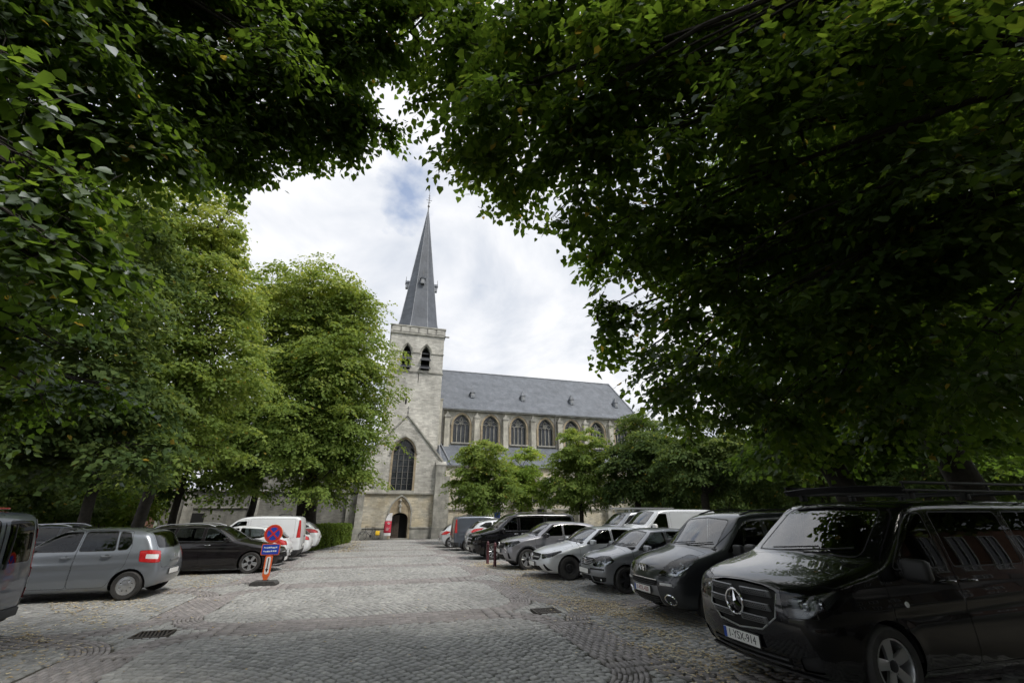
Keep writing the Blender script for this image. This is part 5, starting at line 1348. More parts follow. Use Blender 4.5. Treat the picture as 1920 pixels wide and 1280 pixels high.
    def meshes(s):
        """name -> (verts, faces, normals) of the near half"""
        out_ = {}
        groups = {}
        for f in s.bm.faces: groups.setdefault(f[s.lay], []).append(f)
        for rid, fs in groups.items():
            idx = {}; V = []; Fc = []
            for f in fs:
                q = []
                for v in f.verts:
                    if v not in idx: idx[v] = len(V); V.append(tuple(v.co))
                    q.append(idx[v])
                Fc.append(tuple(q))
            V = np.array(V)
            out_[s.names[rid]] = (V, Fc, s.sh.grad(V))
        return out_
def shell_mesh(name, half, mat, both=True, mirror=False, push=0.0):
    V, Fc, Nn = half
    V = V + Nn * push
    if both or mirror:
        V2 = V * np.array([1, -1, 1]); N2 = Nn * np.array([1, -1, 1]); F2 = [tuple(reversed(f)) for f in Fc]
        if both:
            n = len(V); V = np.vstack([V, V2]); Nn = np.vstack([Nn, N2]); Fc = Fc + [tuple(i + n for i in f) for f in F2]
        else: V, Nn, Fc = V2, N2, F2
    me = bpy.data.meshes.new(name); me.from_pydata([tuple(v) for v in V], [], Fc); me.update()
    me.polygons.foreach_set('use_smooth', np.ones(len(me.polygons), dtype=bool))
    if len(me.vertices) == len(Nn):
        me.normals_split_custom_set_from_vertices([tuple(n) for n in Nn])
    me.materials.append(mat)
    return me

# ---- wheels
WHEELS = {}
def wheel_meshes(style, R):
    key = (style, round(R, 3))
    if key in WHEELS: return WHEELS[key]
    wd = 0.2; rr = {'hub8': 0.62, 'steel': 0.60}.get(style, 0.68) * R
    t = MB()
    p = [(rr, -wd / 2 + .02), (rr + .015, -wd / 2), (R - .03, -wd / 2 - .004), (R - .008, -wd / 2 + .022), (R, -wd / 2 + .05)]
    for q in np.linspace(-wd / 2 + .06, wd / 2 - .06, 7):
        p += [(R, q), (R - .006, q + .004), (R - .006, q + .01), (R, q + .013)]
    p += [(R, wd / 2 - .03), (R - .02, wd / 2), (rr, wd / 2 - .02)]
    t.lathe(p, 36, 'y')
    tyre = t.mesh('tyre', m_tyre, smooth=True)
    b = MB()          # barrel and back plate; outside of the wheel looks towards -y
    b.lathe([(rr + .004, -wd / 2 + .012), (rr - .012, -wd / 2 + .008), (rr - .02, -wd / 2 + .03), (rr - .03, wd / 2 - .03)], 36, 'y')
    barrel = b.mesh('rim_barrel', m_alloy if style not in ('steel', 'dark5') else m_steel, smooth=True)
    k = MB(); k.lathe([(rr - .02, .02), (0.001, .02)], 24, 'y'); k.lathe([(rr * .72, -.01), (rr * .72, .01), (.05, .012), (.05, -.01), (rr * .72, -.01)], 28, 'y')
    disc = k.mesh('brake_disc', M('brake_iron', (0.06, 0.055, 0.05), 0.5, 0.7), smooth=True)
    sp = MB()
    yo = -wd / 2 + .018
    def spoke(a, w0, w1, r0, r1, dep=.035, dish=.02):
        u = Vector((math.cos(a), 0, math.sin(a))); v = Vector((-math.sin(a), 0, math.cos(a)))
        V = []
        for r, w_, y in ((r0, w0, yo + dish), ((r0 + r1) / 2, (w0 + w1) / 2, yo + dish * .35), (r1, w1, yo)):
            for (s1, dy) in ((-1, dep), (-1, .006), (-.55, 0), (.55, 0), (1, .006), (1, dep)):
                V.append(u * r + v * (s1 * w_ / 2) + Vector((0, y + dy, 0)))
        Fc = [(i * 6 + j, i * 6 + j + 1, i * 6 + 7 + j, i * 6 + 6 + j) for i in range(2) for j in range(5)]
        sp.add(V, Fc)
    r1 = rr - .008
    smat = m_alloy
    if style in ('five', 'dark5'):
        for i in range(5): spoke(PI / 2 + i * 2 * PI / 5, .075, .115, .03, r1)
        if style == 'dark5': smat = m_alloyd
    elif style == 'twin5':
        for i in range(5):
            for d in (-.17, .17): spoke(PI / 2 + i * 2 * PI / 5 + d, .035, .05, .04, r1)
    elif style == 'split':
        for i in range(5):
            a = PI / 2 + i * 2 * PI / 5
            spoke(a - .13, .06, .09, .03, r1); spoke(a + .22, .03, .04, .05, r1)
    elif style == 'ten':
        for i in range(10): spoke(i * 2 * PI / 10, .03, .035, .04, r1)
    elif style == 'hub8':
        sp.lathe([(r1, yo + .004), (r1 - .045, yo - .008), (r1 - .05, yo + .02)], 40, 'y')
        for i in range(8): spoke(i * 2 * PI / 8, .055, .085, .05, r1 - .02, dish=-.012)
        sp.lathe([(.09, yo + .02), (.085, yo - .012), (.05, yo - .02), (.001, yo - .021)], 24, 'y')
    elif style == 'steel':
        smat = m_steel
        sp.lathe([(r1, yo + .03), (r1 - .03, yo + .03), (r1 - .05, yo + .045), (r1 - .075, yo + .02), (.085, yo + .012), (.075, yo + .03), (.04, yo + .03)], 36, 'y')
    spokes = sp.mesh('rim', smat, smooth=True)
    h = MB(); h.lathe([(.055, yo + .035), (.052, yo + .012), (.04, yo + .006), (.001, yo + .005)], 20, 'y')
    for i in range(5):
        a = i * 2 * PI / 5; h.lathe([(.009, yo + .014), (.009, yo + .03)], 6, 'y', c=(.075 * math.cos(a), 0, .075 * math.sin(a)))
    hub = h.mesh('hub_cap', m_alloyd if style != 'hub8' else m_alloy, smooth=True)
    WHEELS[key] = (tyre, barrel, disc, spokes, hub)
    return WHEELS[key]
def add_wheel(root, style, R, x, y, inner_side):
    e = empty('wheel', (x, y, R), 0.0, 1.0, root)
    if inner_side: e.rotation_euler = (0, random.uniform(0, 6), PI)
    else: e.rotation_euler = (0, random.uniform(0, 6), 0)
    for nm, me in zip(('tyre', 'rim_barrel', 'brake_disc', 'rim', 'hub_cap'), wheel_meshes(style, R)):
        link(nm, me, e)
def rbox(c, d, bev=0.02, mat=None, name='part', parent=None, rz=0.0, ry=0.0, seg=3):
    b = MB(); b.box((0, 0, 0), d)
    o = b.build(name, mat, parent, smooth=True, bevel=bev, loc=c, seg=seg)
    o.rotation_euler = (0, ry, rz); return o
SEAT = None
def add_interior(root, sh, rows, wheel=True, left=True):
    """seats, dashboard and steering wheel behind the glass"""
    global SEAT
    if SEAT is None:
        b = MB(); b.box((0.02, 0, 0.34), (0.5, 0.48, 0.16)); q = MB(); 
        b.box((0.32, 0, 0.66), (0.13, 0.46, 0.58), ry=0.22); b.box((0.43, 0, 1.03), (0.09, 0.26, 0.17), ry=0.15)
        SEAT = b.mesh('seat', m_seat, smooth=True, bevel=0.04, seg=2)
    hw = sh.Wd / 2
    for x in rows:
        for y in (-0.36, 0.36):
            link('seat', SEAT, root, (x, y * hw / 0.88, sh.sp.get('seatz', 0.0)))
    dx = sh.sp['dash']
    b = MB(); b.box((dx[0], 0, dx[1]), (0.42, 2 * hw - 0.26, 0.22)); b.box((dx[0] + .05, 0, dx[1] - .3), (0.3, 2 * hw - .3, .45))
    b.build('dashboard', m_dash, root, smooth=True, bevel=0.05)
    w_ = MB(); pts = [(dx[0] + .34 + .06 * math.sin(t), -0.36 * hw / .88 + .185 * math.cos(t), dx[1] + .04 + .175 * math.sin(t)) for t in np.linspace(0, 2 * PI, 21)]
    w_.tube(pts, 0.016, 6, caps=False); w_.tube([(dx[0] + .1, -.36 * hw / .88, dx[1]), (dx[0] + .34, -.36 * hw / .88, dx[1] + .04)], .03, 6)
    w_.build('steering_wheel', m_dash, root, smooth=True)
def star_emblem(root, c, r, nrm_x=-1, mat=None):
    b = MB()
    b.tube([(0, r * math.cos(t), r * math.sin(t)) for t in np.linspace(0, 2 * PI, 33)], r * .085, 6, caps=False)
    for i in range(3):
        a = PI / 2 + i * 2 * PI / 3; u = Vector((0, math.cos(a), math.sin(a))); v = Vector((0, -math.sin(a), math.cos(a)))
        V = [v * r * .2, -v * r * .2, u * r * .97, Vector((-r * .16, 0, 0))]
        b.add([V[0], V[1], V[2], V[3]], [(0, 3, 2), (1, 2, 3), (0, 2, 1)])
    o = b.build('emblem', mat or m_chrome, root, smooth=False, loc=c); return o
def plate(root, sh, c, text, rear=False, wd=0.52, ht=0.11, tilt=0.0, red=True, eu=True, sz=0.098):
    """number plate with its lettering"""
    e = MB(); e.box((0, 0, 0), (0.012, wd, ht)); o = e.build('number_plate', m_plate, root, smooth=False, bevel=0.003, loc=c)
    f = MB(); f.box((0.004, 0, 0), (0.012, wd + .02, ht + .02)); f.build('plate_holder', m_blk, o)
    sg = 1 if rear else -1
    if rear: o.rotation_euler = (0, tilt, PI)
    else: o.rotation_euler = (0, tilt, 0)
    if eu:
        q = MB(); q.box((-.0075, wd / 2 - .022, 0), (.002, .042, ht - .008)); q.build('blue_strip', m_eublue, o)
    if text:
        me = text_mesh(text, sz, m_plred if red else m_plblk, 'plate_lettering', 0.0008, 0.86)
        t = link('plate_lettering', me, o, (-.0078, -.015, 0.0)); t.rotation_euler = (PI / 2, 0, -PI / 2)
    return o

def build_vehicle(name, sp, label, cat, loc, rz=0.0, group=None, hres=0.055, scale=0.95):
    root = empty(name, loc, rz, scale)
    tag(root, label, cat, group)
    sh = Shell(sp); ct = Cutter(sh, hres)
    W2 = sp['W'] / 2
    # ---- doors, then windows inside them
    for (nm, P, view) in sp.get('seams', []):
        ct.region(nm, P, view, r=0.05, n=3, ring='panel_gap', ringw=sp.get('gap', 0.006))
    for i, P in enumerate(sp.get('strips', [])):          # dark mouldings etc: (name, pts, view)
        ct.region(P[0], P[1], P[2], r=P[3] if len(P) > 3 else 0.015)
    for i, P in enumerate(sp.get('win', [])):
        ct.region('window_%d' % i, P, 'side', r=sp.get('winr', 0.04), ring='window_seal', ringw=sp.get('sealw', 0.014))
    if 'ws' in sp: ct.region('windscreen', sp['ws'], 'front', r=0.07, ring='window_seal', ringw=0.015, xr=(0.3, sp['L'] * .62), lim=-0.12)
    if 'rw' in sp: ct.region('rear_window', sp['rw'], 'rear', r=0.06, ring='window_seal', ringw=0.015, xr=(sp['L'] * .6, sp['L'] + 1), lim=-0.1)
    for q in sp.get('lamps', []):                          # (name, pts, view, kind)
        ct.region(q[0], q[1], q[2], r=q[4] if len(q) > 4 else 0.03, ring=q[5] if len(q) > 5 else 'lamp_gap', ringw=q[6] if len(q) > 6 else 0.005)
    for q in sp.get('front', []):                          # (name, pts, view, radius)
        ct.region(q[0], q[1], q[2], r=q[3] if len(q) > 3 else 0.03)
    ct.arches()
    hs = ct.meshes(); ct.bm.free()
    pm = sp['paint']; mm = sp.get('mats', {})
    lampk = {q[0]: q[3] for q in sp.get('lamps', [])}
    body = None
    for nm, half in hs.items():
        if nm == 'body':
            body = link('body', shell_mesh('body', half, pm), root)
        elif nm in ('panel_gap', 'lamp_gap'):
            link('panel_gap', shell_mesh(nm, half, m_gap, push=-0.006), root)
        elif nm == 'window_seal':
            link('window_seal', shell_mesh(nm, half, mm.get('seal', m_blk), push=-0.001), root)
        elif nm.startswith('window_'):
            i = int(nm[7:]); gm = g_tint if i in sp.get('tint', ()) else g_side
            for mir in (False, True): link('window', shell_mesh('window', half, gm, False, mir, -0.003), root)
        elif nm == 'windscreen': link(nm, shell_mesh(nm, half, g_ws, push=-0.003), root)
        elif nm == 'rear_window': link(nm, shell_mesh(nm, half, mm.get('rear_window', g_tint if sp.get('tint') else g_side), push=-0.003), root)
        elif nm in lampk:
            kd = lampk[nm]
            nn = nm.rstrip('0123456789_')
            for mir in (False, True):
                if kd == 'head':
                    o = link(nn, shell_mesh(nm, half, g_lamp, False, mir), root)
                    V, Fc, Nn = half
                    link('lamp_housing', shell_mesh('lamp_housing', (V * 1.0, Fc, Nn), mm.get('lamp', m_lampd), False, mir, -0.10), o)
                    dist = V - V.mean(0); ext = V.max(0) - V.min(0)
                    rr_ = min(0.06, max(0.025, ext[2] * .27))
                    u_, _, vt = np.linalg.svd(dist[:, :2], full_matrices=False); pr = dist[:, :2] @ vt[0]
                    if vt[0][0] < 0: pr = -pr
                    for kx in sp.get('lampk', (.30, .58)):
                        tq = pr.min() + (pr.max() - pr.min()) * kx
                        near = np.argsort(np.abs(pr - tq))[:max(6, len(V) // 12)]
                        c = V[near].mean(0); nn_ = Nn[near].mean(0); nn_ /= np.linalg.norm(nn_)
                        q = c - nn_ * (rr_ * .75 + .02)
                        b = MB(); b.lathe([(rr_, -.03), (rr_ * .9, -.012), (rr_ * .55, .012), (rr_ * .42, -.004), (rr_ * .2, -.016), (.001, -.02)], 20, 'x')
                        b.build('lamp_reflector', m_refl, o, smooth=True, loc=(q[0], q[1] * (-1 if mir else 1), q[2]))
                else:
                    mt = {'tail': m_red, 'clear': m_clear, 'orange': m_orange, 'black': m_gloss, 'chrome': m_chrome}[kd]
                    link(nn, shell_mesh(nm, half, mt, False, mir, 0.003 if kd == 'tail' else 0.0), root)
        else:
            base = nm.rstrip('0123456789_')
            if base in ('door', 'sliding_door', 'fuel_flap', 'side_panel'):
                for mir in (False, True): link(base, shell_mesh(base, half, pm, False, mir), root)
            else:
                mt = mm.get(base, pm if base in ('hood', 'tailgate', 'bumper', 'rear_door', 'side_panel') else m_blk)
                if base in ('fog_light', 'air_vent', 'side_moulding', 'reflector', 'wheel_trim', 'rear_door', 'rear_door_window', 'rear_pillar'):
                    for mir in (False, True): link(base, shell_mesh(base, half, mt, False, mir, sp.get('push', {}).get(base, -0.004)), root)
                else: link(base, shell_mesh(base, half, mt, push=sp.get('push', {}).get(base, 0.0)), root)
    # ---- wheel wells and wheels
    R = sp['R']
    for xw in (sp['xf'], sp['xr']):
        for sg in (-1, 1):
            b = MB(); b.lathe([(R + .052, 0.0), (R + .052, .3), (.02, .3)], 24, 'y', sweep=PI)
            o = b.build('wheel_arch', m_blk, root, smooth=True, loc=(xw, -(W2 - .035), R))
            if sg > 0: o.location.y = W2 - .035; o.rotation_euler = (0, 0, PI)
            add_wheel(root, sp.get('wheel', 'five'), R, xw, sg * (W2 - .115), sg > 0)
    if 'dash' in sp: add_interior(root, sh, sp.get('seats', (1.75, 2.6)))
    # ---- mirrors
    if 'mirror' in sp:
        mx_, mz = sp['mirror']; mw = sp.get('mirror_size', (0.11, 0.22, 0.15))
        for sg in (-1, 1):
            q = sh.side(mx_, mz - .03, sg)
            e = empty('mirror', (q[0], q[1], q[2]), 0, 1, root)
            rbox((0.03, sg * (mw[1] / 2 + .035), .045), mw, min(mw) * .38, sp.get('mirror_mat', pm), 'mirror_housing', e, rz=-sg * .12)
            b = MB(); b.box((0.03, sg * .035, -.005), (.07, .12, .05)); b.build('mirror_arm', m_blk, e, True, .015)
            b = MB(); b.box((0.03 + mw[0] / 2 + .001, sg * (mw[1] / 2 + .035), .045), (.006, mw[1] * .82, mw[2] * .74)); b.build('mirror_glass', m_chrome, e, True, .002).rotation_euler = (0, 0, -sg * .12)
    # ---- handles
    for (hx, hz) in sp.get('handles', []):
        for sg in (-1, 1):
            q = sh.side(hx, hz, sg)
            b = MB(); y = sg
            b.tube([(-.09, 0, 0), (-.08, y * .03, .004), (-.03, y * .04, .006), (.05, y * .038, .006), (.08, y * .03, .004), (.09, 0, 0)], [.011, .014, .015, .015, .013, .011], 8)
            b.build('door_handle', sp.get('handle_mat', pm), root, smooth=True, loc=tuple(q))
            b = MB(); b.lathe([(.045, .004), (.001, .0)], 16, 'y'); o = b.build('handle_recess', m_gap, root, loc=(q[0], q[1] - sg * -.001, q[2])); o.scale = (1.5, 1, .8)
    # ---- wipers
    if sp.get('wipers', True) and 'ws' in sp:
        zlow = min(p[1] for p in sp['ws'])
        ymax = max(abs(p[0]) for p in sp['ws'])
        for (ya, yb) in ((ymax * .55, -ymax * .35), (-ymax * .12, -ymax * .88)):
            pts = []
            for t in np.linspace(0, 1, 7):
                y = ya + (yb - ya) * t; q = sh.front(y, zlow + .02 + .05 * t * (1 if ya > 0 else 1.1)); pts.append((q[0] - .016, y, q[2] + .01))
            b = MB(); b.tube(pts, .009, 5); b.build('wiper', m_blk, root)
    # ---- emblem, plates
    if sp.get('star'):
        y0, z0, r0 = sp['star']; q = sh.front(0, z0); star_emblem(root, (q[0] - .035, 0, z0), r0)
        b = MB(); b.lathe([(r0 * .98, -.012), (r0 * .9, -.02), (.001, -.022)], 28, 'x'); b.build('emblem_base', m_gloss, root, smooth=True, loc=(q[0] + .002, 0, z0))
    if sp.get('plate_f'):
        z0, txt, kw = sp['plate_f']; q = sh.front(0, z0); plate(root, sh, (q[0] - .018, 0, z0), txt, **kw)
    if sp.get('plate_r'):
        z0, txt, kw = sp['plate_r']; q = sh.rear(0, z0); plate(root, sh, (q[0] + .012, 0, z0), txt, rear=True, **kw)
    # ---- grille bars: (z, half width, thickness, material, name)
    for (z0, hw_, th, mt, nm) in sp.get('bars', []):
        pts = []
        for y in np.linspace(-hw_, hw_, 13):
            q = sh.front(y, z0); pts.append((q[0] - .006, y, z0))
        b = MB(); b.bar(pts, th, .018, (0.98, 0, .2)); b.build(nm, mt, root, smooth=False)
    # ---- roof rails
    if sp.get('rails'):
        x0, x1, mt = sp['rails']
        for sg in (-1, 1):
            pts = []
            for t in np.linspace(0, 1, 9):
                x = x0 + (x1 - x0) * t; q = sh.top(x, sg * sp.get('raily', W2 * .66)); hgt = .055 * min(1, 6 * min(t, 1 - t) + .02)
                pts.append((x, q[1], q[2] + hgt))
            b = MB(); b.tube(pts, .017, 6); b.build('roof_rail', mt, root, smooth=True)
    if sp.get('antenna'):
        x0, ln = sp['antenna']; q = sh.top(x0, 0)
        b = MB(); b.tube([(x0, 0, q[2] - .01), (x0 + .03, 0, q[2] + .02), (x0 + .03 + ln * .75, 0, q[2] + .02 + ln * .66)], [.018, .008, .003], 6); b.build('antenna', m_blk, root, smooth=True)
    if sp.get('extra'): sp['extra'](root, sh, sp)
    return root, sh
# ------------------------------------------------------------------ the models, measured in metres from the front bumper
def sec_table(belt, roof, sill=-0.05, tumble=0.12, mid=0.0, bulge=0.0):
    return [(0.0, sill - .03), (0.22, sill), (0.42, mid - .008), (0.66, mid), (belt - .06, mid - .012), (belt + .03, mid - .03), ((belt + roof) / 2, mid - .03 - tumble * .42), (roof, mid - .03 - tumble), (roof + .2, mid - .03 - tumble * 1.3)]
def plan_table(L, f0=.80, f1=.93, f2=.985, r0=.86, r1=.95, r2=.985):
    return [(-.3, f0 - .12), (0, f0), (.25, f1), (.7, f2), (1.2, 1), (L - 1.3, 1), (L - .6, r2), (L - .2, r1), (L, r0), (L + .3, r0 - .1)]

p_black = paint_mat('paint_black', (0.004, 0.004, 0.005), 0.0, 0.2, 0.004)
p_dgrey = paint_mat('paint_dark_grey', (0.04, 0.043, 0.048), 0.45, 0.34, 0.05)
p_grey = paint_mat('paint_mid_grey', (0.27, 0.28, 0.30), 0.55, 0.3, 0.05)
p_silver = paint_mat('paint_silver', (0.62, 0.64, 0.66), 0.4, 0.34, 0.03)
p_capt = paint_mat('paint_warm_grey', (0.26, 0.26, 0.28), 0.55, 0.3, 0.04)
p_yaris = paint_mat('paint_blue_grey', (0.23, 0.25, 0.275), 0.55, 0.3, 0.04)
p_brown = paint_mat('paint_dark_brown', (0.010, 0.008, 0.009), 0.2, 0.3, 0.02)
p_white = paint_mat('paint_white', (0.72, 0.74, 0.76), 0.0, 0.35, 0.06)
p_offw = paint_mat('paint_off_white', (0.5, 0.52, 0.54), 0.2, 0.35, 0.06)
p_vgrey = paint_mat('paint_van_grey', (0.11, 0.125, 0.15), 0.5, 0.34, 0.05)
m_bump = M('bumper_plastic', (0.03, 0.031, 0.033), 0.6)
m_gsilver = M('grille_silver', (0.22, 0.225, 0.235), 0.38, 0.55)
m_silverp = M('satin_silver', (0.5, 0.51, 0.53), 0.32, 0.7)

def clone(d, **kw):
    e = dict(d); e.update(kw); return e

# ---- black panel van / people carrier
VAN = dict(L=5.14, W=1.93, H=1.91, k=.1, xf=.96, xr=4.16, R=.345, bowf=.2, bowr=.05, crown=.04,
    prof=[(.16, .2), (.03, .34), (0, .6), (.02, .84), (.09, 1.0), (.34, 1.10), (.92, 1.24), (1.06, 1.29), (1.40, 1.555), (1.76, 1.815), (2.02, 1.885), (3.0, 1.91), (4.55, 1.90), (4.95, 1.87), (5.05, 1.72), (5.11, 1.1), (5.14, .85), (5.13, .45), (5.05, .24), (4.7, .2)],
    plan=plan_table(5.14, .82, .93, .985, .93, .98, .995), sec=sec_table(1.14, 1.9, -.05, .13),
    crease=(.80, .03, .012),
    ws=[(.05, 1.31), (-.70, 1.285), (-.62, 1.78), (.05, 1.815)],
    win=[[(1.30, 1.19), (2.10, 1.19), (2.10, 1.74), (1.86, 1.74)], [(2.24, 1.19), (3.42, 1.19), (3.42, 1.75), (2.24, 1.75)], [(3.56, 1.19), (4.86, 1.21), (4.80, 1.75), (3.56, 1.75)]],
    tint=(1, 2), dash=(1.36, 1.16), seats=(2.0,), seatz=.28,
    seams=[('door_1', [(1.12, .28), (2.17, .28), (2.17, 1.80), (1.86, 1.80), (1.10, 1.16)], 'side'), ('sliding_door_2', [(2.19, .28), (3.48, .28), (3.48, 1.82), (2.19, 1.82)], 'side'),
           ('hood', [(.16, .1), (.16, -.55), (.40, -.74), (.98, -.80), (1.02, .1)], 'top'), ('fuel_flap_3', [(1.13, .62), (1.13, .62)], 'side')][:3],
    handles=[(2.02, 1.04), (2.36, 1.04)], mirror=(1.36, 1.17), mirror_size=(.13, .24, .22), wheel='five', paint=p_black)
GRV = [(.05, 1.015), (-.30, 1.0), (-.50, .955), (-.47, .70), (-.30, .585), (.05, .555)]
def vito_extra(root, sh, sp):
    b = MB()
    def rack_bar(x):
        return [(x, -.78, 1.955), (x, .78, 1.955)]
    for x in (2.2, 3.2, 4.3):
        c = MB(); c.box((x, 0, 1.985), (.06, 1.66, .035)); c.build('roof_bar', m_blk, root, True, .008)
        for sg in (-1, 1):
            c = MB(); c.box((x, sg * .74, 1.945), (.10, .06, .09)); c.build('bar_foot', m_blk, root, True, .01)
    for sg in (-1, 1):
        c = MB(); c.tube([(1.98, sg * .83, 2.09), (4.75, sg * .83, 2.09)], .018, 8); c.build('rack_rail', m_blk, root, True)
        for x in (2.0, 2.75, 3.5, 4.25, 4.73):
            c = MB(); c.tube([(x, sg * .83, 2.0), (x, sg * .83, 2.09)], .013, 6); c.build('rack_post', m_blk, root)
        c = MB(); c.tube([(1.98, sg * .83, 2.0), (4.75, sg * .83, 2.0)], .016, 8); c.build('rack_rail', m_blk, root, True)
    c = MB(); c.bar([(2.0, -.83, 2.005), (1.93, -.4, 2.03), (1.91, 0, 2.035), (1.93, .4, 2.03), (2.0, .83, 2.005)], .12, .012, (.6, 0, .8)); c.build('wind_deflector', m_blk, root)
    # grille: three perforated louvres
    for (z0, hw_) in ((.925, .44), (.80, .44), (.675, .40)):
        for sg in (-1, 1):
            pts = []
            for y in np.linspace(.06, hw_, 8):
                q = sh.front(sg * y, z0 - .012); pts.append((q[0] - .012, sg * y, z0))
            c = MB(); c.bar(pts, .075, .02, (.93, 0, .36)); lv = c.build('grille_louvre', m_gsilver, root, True, .006)
            c = MB()
            for y in np.linspace(.1, hw_ - .05, 14):
                for dz in (-.018, .0, .018):
                    q = sh.front(sg * (y + (dz > -.01) * .012 * (dz < .01)), z0 - .012)
                    c.box((q[0] - .0235 + dz * -.38, sg * y, z0 + dz), (.004, .011, .009))
            c.build('louvre_holes', m_gap, lv)
    pts = [(sh.front(y, z)[0] - .004, y, z) for (y, z) in [(-.49, .94), (-.48, .72), (-.31, .585), (0, .553), (.31, .585), (.48, .72), (.49, .94)]]
    c = MB(); c.tube(pts, .009, 6); c.build('grille_trim', m_silverp, root, True)
    pts = [(sh.front(y, .235)[0] - .03, y, .235) for y in np.linspace(-.86, .86, 17)]
    c = MB(); c.bar(pts, .02, .07, (1, 0, .05)); c.build('front_lip', m_blk, root)
    for z in (.30, .355):
        pts = [(sh.front(y, z)[0] - .003, y, z) for y in np.linspace(-.52, .52, 11)]
        c = MB(); c.bar(pts, .018, .02, (1, 0, 0)); c.build('intake_slat', m_bump, root)
    q = sh.side(1.30, .86); c = MB(); c.lathe([(.03, .004), (.025, -.006), (.001, -.009)], 16, 'y'); c.build('side_repeater', m_clear, root, True, loc=tuple(q))
VITO = clone(VAN, star=(0, .80, .125), plate_f=(.455, '1-YSX-914', dict(eu=True, red=False, sz=.108)),
    lamps=[('headlight', [(.10, -.56, .99), (.10, -.56, .735), (.30, -.86, .775), (.62, -.97, .985), (.34, -.9, 1.045)], 'fq', 'head', .04)],
    front=[('grille', GRV, 'front', .05), ('lower_intake', [(.05, .385), (-.56, .385), (-.52, .285), (.05, .275)], 'front', .03), ('air_vent_1', [(-.64, .40), (-.82, .45), (-.80, .30), (-.62, .28)], 'front', .02)],
    mats=dict(lower_intake=m_gap, grille=m_gap, air_vent=m_blk), push=dict(grille=-.03, lower_intake=-.03, air_vent=-.02), extra=vito_extra, mirror_mat=m_blk)
def vclass_extra(root, sh, sp):
    for z0 in (.86, .74):
        pts = [(sh.front(y, z0)[0] - .01, y, z0) for y in np.linspace(-.45, .45, 11)]
        c = MB(); c.bar(pts, .045, .02, (1, 0, .2)); c.build('grille_louvre', m_silverp, root)
    pts = [(sh.front(y, .25)[0] - .02, y, .25) for y in np.linspace(-.8, .8, 13)]
    c = MB(); c.bar(pts, .025, .04, (1, 0, 0)); c.build('front_lip', m_silverp, root)
    for sg in (-1, 1):
        pts = [(x, sh.side(x, 1.165, sg)[1] + sg * .003, 1.165) for x in np.linspace(1.35, 4.85, 12)]
        c = MB(); c.bar(pts, .018, .01, (0, 1, 0)); c.build('window_trim', m_chrome, root)
VCLASS = clone(VAN, star=(0, .80, .105), plate_f=(.43, '', dict(eu=False)), rails=(2.0, 4.7, m_blk), wheel='ten', handle_mat=m_chrome,
    lamps=[('headlight', [(.08, -.52, .98), (.09, -.54, .80), (.30, -.84, .82), (.62, -.97, .99), (.36, -.92, 1.03)], 'fq', 'head', .04)],
    front=[('grille', GRV, 'front', .05), ('lower_intake', [(.05, .37), (-.5, .37), (-.46, .28), (.05, .27)], 'front', .03), ('air_vent_1', [(-.60, .42), (-.82, .46), (-.82, .30), (-.60, .28)], 'front', .02)],
    mats=dict(lower_intake=m_gap, grille=m_gap, air_vent=m_gap), push=dict(grille=-.03, lower_intake=-.03, air_vent=-.02), extra=vclass_extra)

